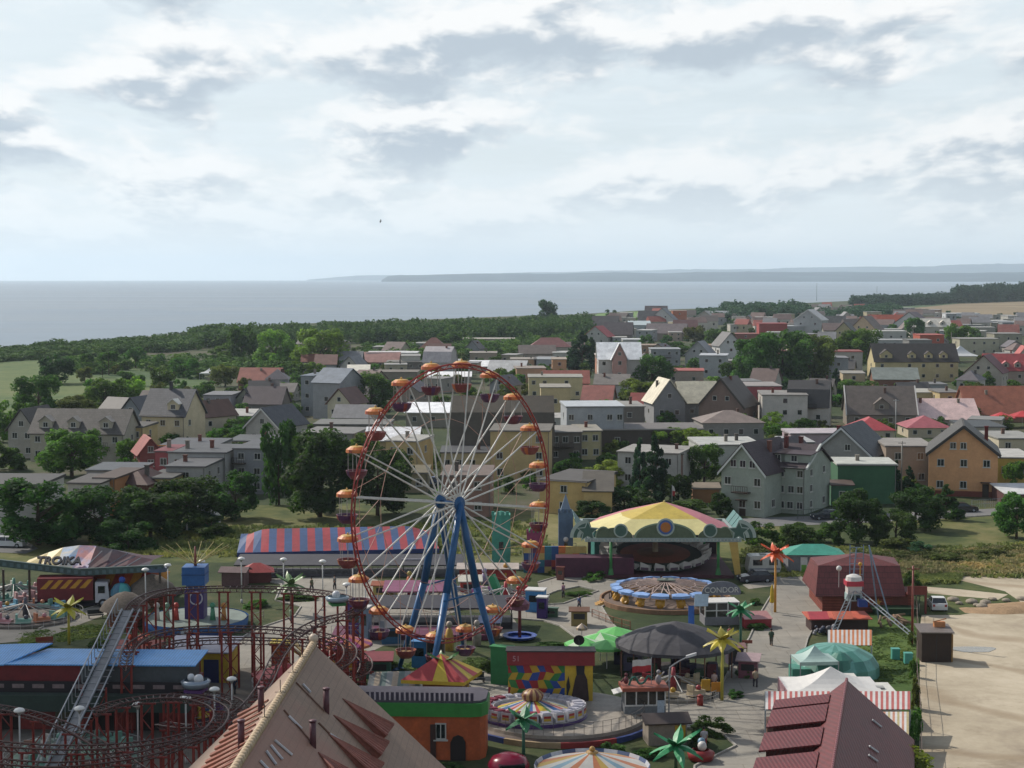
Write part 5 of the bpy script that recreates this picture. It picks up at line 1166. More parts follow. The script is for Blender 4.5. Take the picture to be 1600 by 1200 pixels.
def pavilion():
    c = G(1036, 905); s = PX(c); root = thing('fairground_pavilion', 'big pavilion ride with yellow and pink canvas roof and starred green fascia', 'fairground ride', c)
    W2 = 9.0; F0 = 4.35; D = 15.0; FG = M('3c5a50', .5, .2, 1.5); FG2 = M('52604a', .5, .25, 1.5); RIMW = mt('9aa8a0'); MAR = M('4a2630', .7, .3)
    b = MB(); b.box(-8.2, 8.2, 0, D, 0, .45, 0); obj('floor', b, MAR, root)
    for x in (-6.0, 6.4):
        for y in (.4, D - .5):
            b = MB(); b.tube((x, y, .45), (x, y, F0), .17, 8); b.lathe([(.17, .45), (.35, .46), (.2, 1.2)], 8, (x, y, 0)); obj('post', b, mt('3a7a44'), root)
    b = MB(); b.box(-W2, W2, -.1, .25, F0, F0 + .45); b.box(-W2, -W2 + .35, .252, D, F0, F0 + .45); b.box(W2 - .35, W2, .252, D, F0, F0 + .45); b.box(-W2, W2, D + .003, D + .35, F0, F0 + .45); obj('beam', b, M('8d9a98', .5, .2, 3), root)
    bl = MB()
    for i in range(44): bl.ball((-W2 + .2 + i * .405, -.15, F0 + .22), .07, 5)
    obj('bulb_row', bl, M('b9b6a8', .4), root)
    # fascia boards: arch, discs, stars and fans, each standing proud of the others
    fa = MB(); z0 = F0 + .452
    def arch(cx, rx, rz, y, mi, n=18):
        rz *= .85
        fa.plate([(cx + rx * math.cos(math.pi * i / n), z0 + rz * math.sin(math.pi * i / n)) for i in range(n + 1)], y, y + .08, mi)
    def ring(cx, cz, r, y, mi, mi2):
        fa.plate([(cx + r * math.cos(2 * math.pi * i / 18), cz + r * math.sin(2 * math.pi * i / 18)) for i in range(18)], y, y + .06, mi)
        fa.plate([(cx + r * .8 * math.cos(2 * math.pi * i / 18), cz + r * .8 * math.sin(2 * math.pi * i / 18)) for i in range(18)], y - .03, y, mi2)
    arch(.2, 3.6, 2.1, 0, 3); arch(.2, 3.35, 1.9, -.03, 1); ring(.25, z0 + 1.25, 1.05, -.12, 2, 4); ring(.25, z0 + 1.25, .6, -.16, 5, 5)
    for cx in (-4.9, 5.4): arch(cx - (.6 if cx < 0 else -.6), 2.0, 1.4, .05, 1); ring(cx, z0 + .85, .82, -.1, 2, 0)
    for cx in (-6.9, 7.1): arch(cx, .95, 1.55, .10, 3); arch(cx, .8, 1.4, .07, 1)
    for cx in (-8.7, 8.7):
        st = [(cx + (1.35 if i % 2 == 0 else .62) * math.sin(math.pi * i / 5), z0 + .75 + (1.35 if i % 2 == 0 else .62) * math.cos(math.pi * i / 5)) for i in range(10)]
        fa.plate(st, -.05, .0, 2); fa.plate([(cx + (x - cx) * .8, z0 + .75 + (z - z0 - .75) * .8) for x, z in st], -.08, -.05, 0)
    for sx in (-1, 1):
        for k in range(4):
            r_ = 2.1 - .42 * k; cx = sx * 8.75
            pts = [(cx, z0)] + [(cx + sx * r_ * math.cos(a) * .95, z0 + r_ * math.sin(a)) for a in [math.pi / 2 * i / 8 for i in range(9)]]
            if sx < 0: pts = pts[::-1]
            fa.plate(pts, .02 - .03 * k + .13, .05 - .03 * k + .13, 2 if k % 2 == 0 else 0)
    obj('fascia', fa, [FG, FG2, RIMW, mt('7d8f78'), mt('3a5a94'), mt('a8682c'),], root)
    # side fascia on the right, leaning outwards
    sf = MB()
    for k in range(5): sf.slab((W2 + .05, .5 + k * 2.8, F0 + .46), (W2 + .05, 3.0 + k * 2.8, F0 + .46), (W2 + 1.0, 3.0 + k * 2.8, F0 + 1.7), (W2 + 1.0, .5 + k * 2.8, F0 + 1.7), .06)
    for k in range(5): sf.slab((-W2 - 1.0, .5 + k * 2.8, F0 + 1.7), (-W2 - 1.0, 3.0 + k * 2.8, F0 + 1.7), (-W2 - .05, 3.0 + k * 2.8, F0 + .46), (-W2 - .05, .5 + k * 2.8, F0 + .46), .06)
    obj('side_fascia', sf, M('3c6c6a', .5, .2), root)
    # canvas: folded tent with a raised centre
    rm = MB(); ap = Vector((.8, D * .52, F0 + 3.6)); ey = 1.0; ez = F0 + .75
    rim = [(-6.5, .4), (-2.6, .35), (3.4, .35), (7.0, .4), (8.3, 5), (8.3, 10), (7.0, D - .3), (-2, D - .2), (-6.5, D - .3), (-8, 10), (-8, 5)]
    for i in range(len(rim)):
        a, b2 = rim[i], rim[(i + 1) % len(rim)]; A, B = Vector((*a, ez)), Vector((*b2, ez)); mA, mB = A.lerp(ap, .42) + Vector((0, 0, .18)), B.lerp(ap, .42) + Vector((0, 0, .18)); pink = i not in (0, 1, 2, 10, 9)
        rm.add([A, B, mB, mA], [(0, 1, 2, 3)], 2 if pink else 0); rm.add([mA, mB, ap], [(0, 1, 2)], 2 if pink else 1)
    rm.tube(ap - Vector((0, 0, .3)), ap + Vector((0, 0, .12)), .12, 6)
    obj('canvas_roof', rm, [M('c9bf86', .6, .15, .4), M('b59f48', .6, .2, .4), M('b06a72', .6, .2, .4)], root)
    # dark back wall with painted discs
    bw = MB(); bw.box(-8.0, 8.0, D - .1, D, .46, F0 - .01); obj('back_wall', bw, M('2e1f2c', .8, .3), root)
    cl = MB(); cl.slab((8.3, 0, .5), (9.0, .2, .5), (8.6, .2, 4.3), (7.6, 0, 4.3), .05); obj('banner', cl, mt('b89a50'), root)
    # tilted turntable with its ring of white cars
    T = Matrix.Translation((-.3, 7.2, 1.75)) @ Matrix.Rotation(R(7.5), 4, 'X'); tb = MB(T)
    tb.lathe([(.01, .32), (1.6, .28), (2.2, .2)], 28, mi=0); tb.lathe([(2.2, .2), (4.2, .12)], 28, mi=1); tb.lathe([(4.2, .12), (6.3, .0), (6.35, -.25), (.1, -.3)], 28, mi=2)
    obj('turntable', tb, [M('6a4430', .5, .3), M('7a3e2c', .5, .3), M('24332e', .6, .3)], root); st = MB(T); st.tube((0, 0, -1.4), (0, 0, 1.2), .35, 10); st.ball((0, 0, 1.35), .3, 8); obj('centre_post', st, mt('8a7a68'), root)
    for k in range(24):
        a = 2 * math.pi * k / 24; T2 = T @ Matrix.Rotation(a, 4, 'Z') @ Matrix.Translation((6.0, 0, 0)); cb = MB(T2)
        cb.hexa([(-.5, -.62, -.05), (.55, -.62, -.05), (.55, .62, -.05), (-.5, .62, -.05), (-.35, -.55, .35), (.7, -.55, .95), (.7, .55, .60), (-.35, .55, .35)], 0)
        cb.box(.56, .66, -.5, .4, .0, .3, 1); obj('car', cb, [M('b9b7b4', .4, .15), M('5a4a5a', .5)], root)
pavilion()

def ring_ride():
    c = G(1048, 958); root = thing('spinning_ride', 'round ride with pale blue ring, pink spokes and hanging yellow pods', 'fairground ride', c); y0 = 5.7
    T = Matrix.Translation((0, y0, 1.55))
    b = MB(); b.lathe([(.1, 0), (6.6, .0), (6.6, .45), (.1, .46)], 32, (0, y0, 0)); obj('platform', b, M('6a5a50', .7, .25), root)
    rg = MB(T); n = 16
    for k in range(n):
        a, a2 = 2 * math.pi * k / n + .03, 2 * math.pi * (k + 1) / n - .03; P_ = lambda r, q, z: (r * math.cos(q), r * math.sin(q), z); am = (a + a2) / 2
        rg.add([P_(5.0, a, .3), P_(5.75, a, .2), P_(6.0, am, .22), P_(5.75, a2, .2), P_(5.0, a2, .3), P_(4.95, am, .38), P_(5.0, a, .05), P_(5.75, a, -.05), P_(6.0, am, -.05), P_(5.75, a2, -.05), P_(5.0, a2, .05), P_(4.95, am, .05)], [(0, 1, 2, 3, 4, 5), (7, 6, 11, 10, 9, 8), (1, 7, 8, 2), (2, 8, 9, 3), (0, 6, 7, 1), (4, 3, 9, 10), (5, 4, 10, 11), (0, 5, 11, 6)])
    obj('canopy_ring', rg, M('7f9fcf', .35, .2, 2), root)
    sp2 = MB(T)
    for k in range(n * 2):
        a = math.pi * k / n; sp2.tube((.4 * math.cos(a), .4 * math.sin(a), .75), (5.0 * math.cos(a), 5.0 * math.sin(a), .2), .06, 4)
        if k % 2: sp2.tube((2.6 * math.cos(a), 2.6 * math.sin(a), .5), (4.9 * math.cos(a + .19), 4.9 * math.sin(a + .19), .2), .06, 4)
    for r_ in (1.6, 3.2): sp2.path([Vector((r_ * math.cos(q), r_ * math.sin(q), .75 - .11 * r_)) for q in [2 * math.pi * i / 24 for i in range(24)]], .06, 4, closed=True)
    obj('spoke_frame', sp2, M('a8948c', .5, .3, 3), root); m = MB(T); m.tube((0, 0, -1.5), (0, 0, .7), .5, 12); m.tube((0, 0, .7), (0, 0, 1.05), .25, 8); m.slab((-1.0, -.6, .95), (1.0, -.6, .95), (.8, .5, 1.02), (-.8, .5, 1.02), .06); obj('centre_column', m, M('5a6258', .5), root)
    for k in range(16):
        a = 2 * math.pi * (k + .5) / 16; T2 = T @ Matrix.Rotation(a, 4, 'Z') @ Matrix.Translation((5.45, 0, -.75)); pb = MB(T2); pb.ball((0, 0, 0), .42, 10, 1.3); pb.tube((0, 0, .4), (0, 0, .8), .05, 5); pb.add([(-.1, -.5, .5), (.35, -.5, -.1), (.35, .5, -.1), (-.1, .5, .5)], [(0, 1, 2, 3)])
        pd = obj('pod', pb, M('b8892c', .4, .25, 2), root); sb = MB(T2); sb.box(-.3, .62, -.42, .42, -.72, -.4); obj('seat', sb, M('4a7a44', .6), pd)
    sk = MB(); sk.lathe([(7.1, 0), (7.1, .55), (6.9, .55), (6.9, 0)], 36, (0, y0, 0)); obj('rim_wall', sk, M('8a6a50', .7, .3), root)
    st = MB()
    for k in range(4): st.box(-6.9 - .25 * k, -6.65 - .25 * k, y0 - 2.2, y0 - .6, 0, .5 - .12 * k)
    obj('steps', st, M('b08a50', .6), root)
ring_ride()
fence_run('thin dark fence left of the pale blue ring ride', [(952, 942), (968, 925), (1000, 915)], 1.0, '3a3a40')
fence_run('rusty fence along the path left of the ring ride', [(925, 965), (958, 978), (985, 985)], .9, '7a4a30', pickets=.25)

def condor_booth():
    c = G(1128, 978); s = PX(c); root = thing('ticket_booth', 'white framed glass booth with arched CONDOR sign on its roof', 'booth', c, R(6))
    b = MB(); b.box(-1.75, 1.75, 0, 2.4, 0, .9); obj('base', b, M('77767a', .6, .2), root)
    f = MB()
    for x in (-1.7, -.55, .6, 1.7):
        for y in (.05, 2.35): f.box(x - .06, x + .06, y - .06, y + .06, .901, 2.3)
    f.box(-1.76, 1.76, -.02, .06, 1.5, 1.6); f.box(-1.8, 1.8, -.05, 2.45, 2.301, 2.4); obj('frame', f, WHT, root)
    g = MB(); g.box(-1.65, 1.65, .06, .09, .92, 2.29); g.box(-1.68, -1.65, .1, 2.3, .92, 2.29); g.box(1.62, 1.65, .1, 2.3, .92, 2.29); obj('pane', g, m_glass, root)
    sg = MB(); sg.plate([(2.0 * math.cos(a), 3.3 + 1.15 * math.sin(a)) for a in [math.pi * i / 14 for i in range(15)]] + [(-1.9, 3.05), (1.9, 3.05)][::1], .3, .42); so_ = obj('sign_board', sg, M('6a6c78', .5), root)
    text('sign_lettering', 'CONDOR', .78, WHT, so_, (0, .28, 3.55), (R(90), 0, 0), .03)
    b = MB(); b.slab((-2.9, -.3, 2.1), (-1.5, -.3, 2.1), (-1.3, .3, 3.2), (-2.7, .3, 3.2), .08); obj('menu_board', b, M('a8b8c4', .4), root)
    sl_ = MB(); sl_.slab((-3.5, -.4, .3), (-2.9, -.4, .3), (-2.7, .6, 2.0), (-3.3, .6, 2.0), .06); obj('blue_banner', sl_, M('2f5aa0', .5), root)
    st = MB(); st.box(1.9, 4.6, -1.8, -.3, .0, 1.0, 0); st.slab((1.8, -1.9, 1.02), (4.7, -1.9, 1.02), (4.5, -.2, 1.5), (2.0, -.2, 1.5), .06, 1); obj('counter', st, [M('8a2830', .5), M('a87a78', .4)], root)
condor_booth()

def tarp():
    c = G(1056, 1003, 3.0); c.z = 0; root = thing('tarp_roof', 'wide conical black tarp roof over a dark round stall', 'canopy', c); n = 14
    b = MB(); b.lathe([(.02, 4.85), (2.3, 4.25), (4.0, 3.65), (5.35, 3.0), (5.4, 2.72)], n, a0=.2); obj('canvas', b, M('3a393e', .75, .25, .8, bump=.3), root)
    p = MB()
    for x, y in ngon(n, 4.9, .2): p.tube((x, y, 0), (x, y, 3.1), .06, 5)
    p.tube((0, 0, 0), (0, 0, 4.8), .12, 8); obj('post', p, M('6a4a3c', .7), root)
    d = MB(); d.lathe([(.1, .3), (4.0, .32), (4.2, .0)], 20); obj('floor', d, M('3a3230', .8), root)
    bx = MB(); r = random.Random(4)
    for k in range(12):
        a = r.uniform(0, 6.28); q = r.uniform(1.5, 3.8); x, y = q * math.cos(a), q * math.sin(a); bx.box(x - .4, x + .4, y - .4, y + .4, .33, r.uniform(.8, 1.7), k % 4)
    obj('equipment', bx, [M('2c2a44', .7), M('4a4660', .7), M('5c2a34', .7), M('2c4a34', .7)], root)
tarp()

def parasol(u, v, r, h, mats, label, n=8, closed=False, cat='parasol', group=None, drop=.55):
    p = G(u, v); t = thing('parasol', label, cat, p, rnd.uniform(0, 1), group); b = MB(); b.tube((0, 0, 0), (0, 0, h), .04, 6); obj('pole', b, WHT, t)
    b = MB()
    if closed: b.lathe([(.02, h), (.16, h - .5), (.26, h - 1.9), (.12, h - 2.0)], 8)
    else: b.lathe([(.02, h), (r, h - drop), (r * 1.01, h - drop - .22)], n, mif=lambda k: k % len(mats))
    obj('canopy', b, mats, t); return t
GL = M('5fae5a', .5, .15, 2); GW = M('b6c8ac', .5)
for u, v, lab in ((912, 1042, 'green and white advertising parasol nearest the patterned wall'), (938, 1034, 'green and white parasol in the middle of its row'), (962, 1024, 'green parasol touching the black tarp roof'), (948, 1046, 'front green parasol beside the blue bin stack')):
    parasol(u, v, 1.75, 2.7, [GL, GL, GW] if 'white' in lab else [GL], lab, 9, group='green parasols by the black tarp')
parasol(1206, 960, .5, 3.2, [M('b89a28', .6)], 'closed yellow parasol under the orange palm', closed=True)
parasol(909, 1008, .55, 2.1, [M('b09a80', .5), M('8a8078', .5)], 'tiny striped umbrella on the path above the green parasols', 10, drop=.4)

def patterned():
    c = G(860, 1111); s = PX(c); root = thing('fun_house', 'fun house front painted with coloured cells under a dark red roof band', 'fairground building', c, R(-1)); W2 = 3.4; H_ = 3.75
    b = MB(); b.box(-W2, W2, .05, 3.0, 0, H_ + .8); obj('wall', b, M('3c342c', .8, .3), root)
    # painted cells: one front panel made of touching polygons
    pm = [M('a88a24', .6, .15, 2), M('2c7034', .6, .15, 2), M('1e3f86', .6, .15, 2), M('8a2026', .6, .15, 2)]; r = random.Random(5); pb = MB(); w0, w1 = -W2, 1.15; nx, nz = 8, 6; dx = (w1 - w0) / nx; dz = H_ / nz
    vt = lambda i, j: (min(max(w0 + dx * (i + (.5 if j % 2 else 0)) + random.Random(i * 31 + j).uniform(-.1, .1), w0), w1), min(max(dz * j + random.Random(i * 17 + j * 5).uniform(-.08, .08), .02), H_))
    prev = {}
    for j in range(nz):
        for i in range(-1, nx + 1):
            q = [vt(i, j), vt(i + 1, j), vt(i + 1, j + 1), vt(i, j + 1)]
            if q[1][0] - q[0][0] < .02 and q[2][0] - q[3][0] < .02: continue
            ch = [k for k in range(4) if k != prev.get((i - 1, j)) and k != prev.get((i, j - 1))]; k = r.choice(ch); prev[(i, j)] = k
            pb.add([(x, 0, z) for x, z in q], [(0, 1, 2, 3)], k)
    obj('painted_panel', pb, pm, root)
    pn = MB(); pn.box(1.16, W2, -.02, .049, 0, H_, 0); obj('side_panel', pn, M('b89a2c', .6, .2), root)
    g = MB(); g.plate([(1.6, .2), (2.0, .1), (2.9, .1), (3.1, 1.0), (2.95, 2.6), (2.6, 3.4), (2.3, 3.5), (2.0, 2.7), (1.7, 1.2)], -.08, -.021); g.plate([(2.1, 3.0), (2.7, 3.0), (2.75, 3.8), (2.05, 3.8)], -.12, -.081, 1); g.plate([(1.3, 1.0), (1.6, 2.0), (1.45, 2.9), (1.28, 2.2)], -.06, -.021, 1); obj('figure_relief', g, [M('3a2c2c', .8, .3, 3), M('26242a', .8)], root)
    bd = MB(); bd.box(-W2 - .1, W2 + .15, -.25, .04, H_ + .01, H_ + 1.1); so_ = obj('roof_band', bd, M('7a2026', .55, .2), root); text('sign_lettering', '51', .62, M('a8828a', .5), so_, (-2.75, -.27, H_ + .55), (R(90), 0, 0))
    rf = MB(); rf.slab((-W2 - .2, -.35, H_ + 1.22), (W2 + .25, -.35, H_ + 1.22), (W2 + .25, 3.2, H_ + .82), (-W2 - .2, 3.2, H_ + .82), .1); obj('roof', rf, M('2c2a2c', .7), root)
    ds = MB(); ds.box(-W2, W2 + .1, -.9, -.26, 0, .22); obj('step', ds, M('6a5a50', .7), root)
    d = MB(); T = Matrix.Translation((2.3, .6, H_ + 1.9)) @ Matrix.Rotation(R(-78), 4, 'X'); d2 = MB(T); d2.lathe([(.01, .1), (.45, .0)], 14); d2.tube((0, 0, 0), (0, .4, -.3), .04, 5); obj('satellite_dish', d2, M('1c1c20', .5), root)
patterned()
b = MB(); b.box(-.9, .9, 0, .8, 0, 3.3); b.box(-1.0, 1.0, -.1, .9, 3.301, 3.4); tag(obj('green_board', b, M('35804c', .6, .2), None, G(782, 1072), R(-20)), 'tall green board between wheel leg and painted fun house', 'board')

def spinning_disc():
    c = G(832, 1133); root = thing('spinning_disc_ride', 'spinning disc ride with rainbow striped centre and white cars on a round deck', 'fairground ride', c); T = Matrix.Translation((0, 0, .95)) @ Matrix.Rotation(R(-3.0), 4, 'X')
    cols = [M(x, .45, .15, 2) for x in ('b8b6b4', '4a6a44', '3a5a8a', 'a84a44', 'b8a02c', '5a7a4a', '2f5688', 'b8908c')]
    b = MB(T); b.lathe([(.6, 1.05), (2.75, .42)], 48, mif=lambda k: (0, 0, 1, 2, 0, 3, 4, 4, 5, 0, 6, 6, 7, 3, 0, 4)[k % 16]); b.lathe([(2.75, .42), (2.85, .1), (4.1, .0), (4.15, -.35), (.3, -.45)], 48, mi=0); obj('disc', b, cols, root)
    b = MB(T); b.lathe([(4.16, -.05), (4.3, -.1), (4.25, -.42), (3.9, -.5)], 48); obj('rim', b, M('4a3468', .45), root)
    for k in range(24):
        a = 2 * math.pi * k / 24; T2 = T @ Matrix.Rotation(a, 4, 'Z') @ Matrix.Translation((3.55, 0, 0)); cb = MB(T2); mi = 1 if 2.2 < a < 4.9 else 0
        cb.hexa([(-.5, -.42, .05), (.62, -.42, .05), (.62, .42, .05), (-.5, .42, .05), (-.55, -.38, .62), (.62, -.40, .78), (.62, .40, .78), (-.55, .38, .62)], 0); cb.box(-.3, .45, -.30, .30, .60, .82, 1)
        ca = obj('car', cb, [M('b9b7bc', .4, .15), M('7a2038', .5, .2) if mi else M('a8a8b4', .5)], root); e = MB(T2); e.box(.621, .66, -.28, .28, .22, .40, 0); e.box(.621, .65, -.28, .28, .42, .60, 1); obj('nose_badge', e, [M('b89a30', .5), M('9a3030', .5)], ca)
    b = MB(T); b.lathe([(.15, 1.0), (.75, 1.05), (.85, 1.25), (.85, 1.35), (.9, 1.4), (.75, 1.65), (.45, 1.85), (.05, 1.92)], 20, smooth=True, mif=lambda k: k % 2); obj('centre_dome', b, [M('6a3c30', .45, .3), M('a88a5c', .45, .3)], root)
    b = MB(); b.lathe([(.1, .85), (6.9, .84), (6.95, .6)], 48, (2.0, .8, 0), 0); b.lathe([(6.95, .6), (7.3, .3), (7.3, .0)], 48, (2.0, .8, 0), 1); obj('deck', b, [M('8f877c', .6, .25, 1), M('5a4c44', .7, .3)], root)
    b = MB(); b.lathe([(7.32, .02), (7.6, .02), (7.6, .5), (7.35, .5)], 32, (2.0, .8, 0), mif=lambda k: (k // 3) % 3); obj('painted_skirt', b, [M('26386e', .6), M('a08a6c', .6), M('8a3030', .6)], root)
    f = MB()
    for k in range(26):
        a = -math.pi * .92 + math.pi * .9 * k / 25; p = Vector((2.0 + 6.8 * math.cos(a), .8 + 6.8 * math.sin(a), .85)); f.tube(p, p + Vector((0, 0, .9)), .025, 4)
        if k: f.tube(q + Vector((0, 0, .9)), p + Vector((0, 0, .9)), .02, 4); f.tube(q + Vector((0, 0, .5)), p + Vector((0, 0, .5)), .015, 4)
        q = p
    obj('railing', f, M('6a6460', .5), root)
spinning_disc()

def tram_booth():
    c = G(1008, 1132); root = thing('tram_car_booth', 'old tram-like booth with orange base and sculptures on its roof', 'booth', c, R(4)); W2, D = 1.62, 1.9
    b = MB(); b.box(-W2 - .15, W2 + .15, -.15, D + .1, 0, .45); obj('base', b, M('b05a2c', .6, .25), root)
    b = MB(); b.box(-W2, W2, 0, D, .451, 1.5); obj('lower_body', b, M('6c7074', .6, .3, 3), root)
    f = MB()
    for x in (-W2, -.75, .2, .85, W2 - .1): f.box(x, x + .1, -.02, .08, 1.501, 2.6); f.box(x, x + .1, D - .08, D, 1.501, 2.6)
    f.box(-W2, W2, -.03, .05, 1.45, 1.56); f.box(-W2, W2, -.03, D, 2.601, 2.66); obj('window_frame', f, WHT, root)
    g = MB(); g.box(-W2 + .05, W2 - .05, .08, .1, 1.5, 2.6); g.box(-W2 + .02, -W2 + .05, .1, D - .1, 1.5, 2.6); g.box(W2 - .05, W2 - .02, .1, D - .1, 1.5, 2.6); obj('pane', g, m_glass, root)
    r_ = MB(); r_.box(-W2 - .2, W2 + .2, -.25, D + .2, 2.661, 2.95); r_.slab((-W2 - .9, -.2, 2.5), (-W2 - .21, -.2, 2.7), (-W2 - .21, 1.2, 2.7), (-W2 - .9, 1.2, 2.5), .05, 1); obj('roof', r_, [M('8a4a38', .6, .25), WHT], root)
    p = MB(); p.box(.95, 1.5, -.05, -.021, .7, 1.9); obj('poster', p, M('a8b4c0', .5, .3, 8), root)
    d = MB(); pts = [Vector((-1.2, .6, 3.0)), Vector((-1.0, .6, 3.5)), Vector((-.7, .6, 3.6)), Vector((-.4, .6, 3.1)), Vector((0, .6, 3.2)), Vector((.3, .6, 3.7)), Vector((.55, .6, 3.5))]; d.path(spline(pts, 4), .09, 6); tag(obj('dragon_sculpture', d, M('2f6a5c', .5, .3), None, c, R(4)), 'green dragon sculpture on the tram booth roof', 'sculpture')
    m = MB(); m.ball((0, 0, .35), .2, 8, 1.6); m.ball((0, 0, .8), .14, 8); m.tube((-.15, 0, .5), (-.4, 0, .2), .06, 5); tag(obj('red_sculpture', m, M('6a3038', .6), None, (c.x - 1.45, c.y + .8, 2.96)), 'dark red seated figure sculpture at the left of the booth roof', 'sculpture')
    m = MB(); m.ball((0, 0, .4), .25, 8, 1.6); m.ball((0, 0, 1.0), .17, 8); m.tube((.1, 0, .6), (.45, 0, 1.0), .06, 5); tag(obj('grey_sculpture', m, M('8a8688', .6), None, (c.x + 1.1, c.y + .9, 2.96)), 'grey figure sculpture beside the flag on the booth roof', 'sculpture')
    fl = thing('flag', 'white and red flag flying over the tram booth', 'flag', (c.x + .55, c.y + 1.0, 2.96)); m = MB(); m.tube((0, 0, 0), (0, 0, 2.1), .03, 5); obj('pole', m, STL, fl)
    m = MB(); n = 8; vs = []
    for i in range(n + 1):
        x = -1.5 * i / n; yy = .1 * math.sin(i * 1.3)
        for z in (2.0 - .12 * i / n, 1.5 - .12 * i / n, 1.0 - .12 * i / n): vs.append((x, yy, z))
    m.add(vs, [(3 * i, 3 * i + 1, 3 * i + 4, 3 * i + 3) for i in range(n)], 0); m.add(vs, [(3 * i + 1, 3 * i + 2, 3 * i + 5, 3 * i + 4) for i in range(n)], 1); obj('cloth', m, [WHT, M('a82c34', .6)], fl)
    sl2 = thing('cobra_lamp', 'curved grey street lamp beside the tram booth', 'lamp', (c.x + 1.9, c.y + .4, 0)); m = MB(); m.path(spline([Vector((0, 0, 0)), Vector((0, 0, 3.9)), Vector((.3, 0, 4.6)), Vector((1.5, 0, 5.3))], 5), .06, 6); obj('pole', m, M('8a8c90', .5), sl2); m = MB(); m.hexa([(1.3, -.12, 5.15), (2.1, -.16, 5.4), (2.1, .16, 5.4), (1.3, .12, 5.15), (1.3, -.1, 5.35), (2.1, -.14, 5.6), (2.1, .14, 5.6), (1.3, .1, 5.35)]); obj('lamp_head', m, M('b8b8b8', .4), sl2)
tram_booth()

def hut(name, label, u, v, w, d, h, rh, rot, wall, roof, cat='hut', T='Y', wk='plank', ov=.35, win=0, door=None, rmk='plain'):
    p = G(u, v); t = thing(name, label, cat, p, R(rot)); X1 = w / 2; b = MB(); mw = M(wall, .8, .25, 1.5, kind=wk); mr = M(roof, .6, .25, 1.0, kind='' if rmk == 'plain' else rmk)
    if T == 'Y': b.plate([(-X1, 0), (X1, 0), (X1, h), (0, h + rh - .06), (-X1, h)], 0, d)
    else: b.box(-X1, X1, 0, d, 0, h)
    obj('wall', b, mw, t); r_ = MB()
    if T == 'Y':
        k = rh / X1; e = X1 + ov; ze = h - ov * k
        r_.slab((-e, -ov, ze), (0, -ov, h + rh), (0, d + ov, h + rh), (-e, d + ov, ze), .1); r_.slab((0, -ov, h + rh), (e, -ov, ze), (e, d + ov, ze), (0, d + ov, h + rh), .1)
    elif T == 'H':
        e = X1 + ov; i = min(w, d) / 2; r_.add([(-e, -ov, h), (e, -ov, h), (e, d + ov, h), (-e, d + ov, h), (-X1 + i, d / 2, h + rh), (X1 - i, d / 2, h + rh)], [(0, 1, 5, 4), (1, 2, 5), (2, 3, 4, 5), (3, 0, 4), (3, 2, 1, 0)])
    elif T == 'P': r_.add([(-X1 - ov, -ov, h), (X1 + ov, -ov, h), (X1 + ov, d + ov, h), (-X1 - ov, d + ov, h), (0, d / 2, h + rh)], [(0, 1, 4), (1, 2, 4), (2, 3, 4), (3, 0, 4), (3, 2, 1, 0)])
    elif T == 'M': r_.slab((-X1 - ov, -ov, h + .1), (X1 + ov, -ov, h + .1), (X1 + ov, d + ov, h + .1 + rh), (-X1 - ov, d + ov, h + .1 + rh), .1)
    elif T == 'X':
        r_.slab((-X1 - ov, -ov, h + .05), (X1 + ov, -ov, h + .05), (X1 + ov, d / 2, h + rh), (-X1 - ov, d / 2, h + rh), .1); r_.slab((X1 + ov, d + ov, h + .05), (-X1 - ov, d + ov, h + .05), (-X1 - ov, d / 2, h + rh), (X1 + ov, d / 2, h + rh), .1)
    obj('roof', r_, mr, t)
    for i in range(win): add_window(t, -X1 + w * (i + .7) / (win + .4), -.001, h * .58, .8, .9, 0, True)
    if door is not None: m = MB(); m.box(door - .45, door + .45, -.05, -.001, .02, 1.95); obj('door', m, M('4a3428', .7), t)
    return t
t = hut('shop_hut', 'dark-roofed hut with yellow notice by the plaza corner', 1043, 1166, 2.9, 2.0, 1.75, .55, 8, '8a8074', '3f3532', T='X', wk='')
m = MB(); m.box(.55, 1.35, -.06, -.002, .5, 1.55); obj('notice', m, M('b8982c', .5, .2, 4), t)
t = thing('kiosk', 'kiosk with red and yellow pyramid roof beside a green palm', 'kiosk', G(685, 1120), R(-9))
m = MB(); A = [(-2.9, -.6, 3.0), (2.2, -.6, 3.0), (2.9, 3.6, 3.0), (-2.2, 3.6, 3.0)]; ap = Vector((-.1, 1.5, 4.75))
for i in range(4):
    a, b2 = Vector(A[i]), Vector(A[(i + 1) % 4])
    for j in range(4):
        q0, q1 = a.lerp(b2, j / 4), a.lerp(b2, (j + 1) / 4); m.add([q0, q1, ap], [(0, 1, 2)], [0, 0, 1, 0][j] if i != 1 else j % 2); dn = Vector((0, 0, -.28)); m.add([q0 + dn, q1 + dn, q1, q0], [(0, 1, 2, 3)], 1)
obj('roof', m, [M('a0383c', .5, .15), M('c0a636', .5, .15)], t)
m = MB(); m.box(-1.3, 1.9, .2, 3.0, 0, 2.9, 0); obj('wall', m, M('8a5a2c', .6, .25), t); m = MB(); m.box(1.901, 2.0, .6, 2.7, .9, 2.1); m.slab((2.0, .3, 1.5), (3.2, .5, .9), (3.2, 2.8, .9), (2.0, 3.0, 1.5), .06); obj('counter', m, M('b8962c', .5), t)
m = MB(); m.box(-1.1, 1.7, .14, .199, .95, 2.2); obj('serving_window', m, M('3a2a20', .6), t)

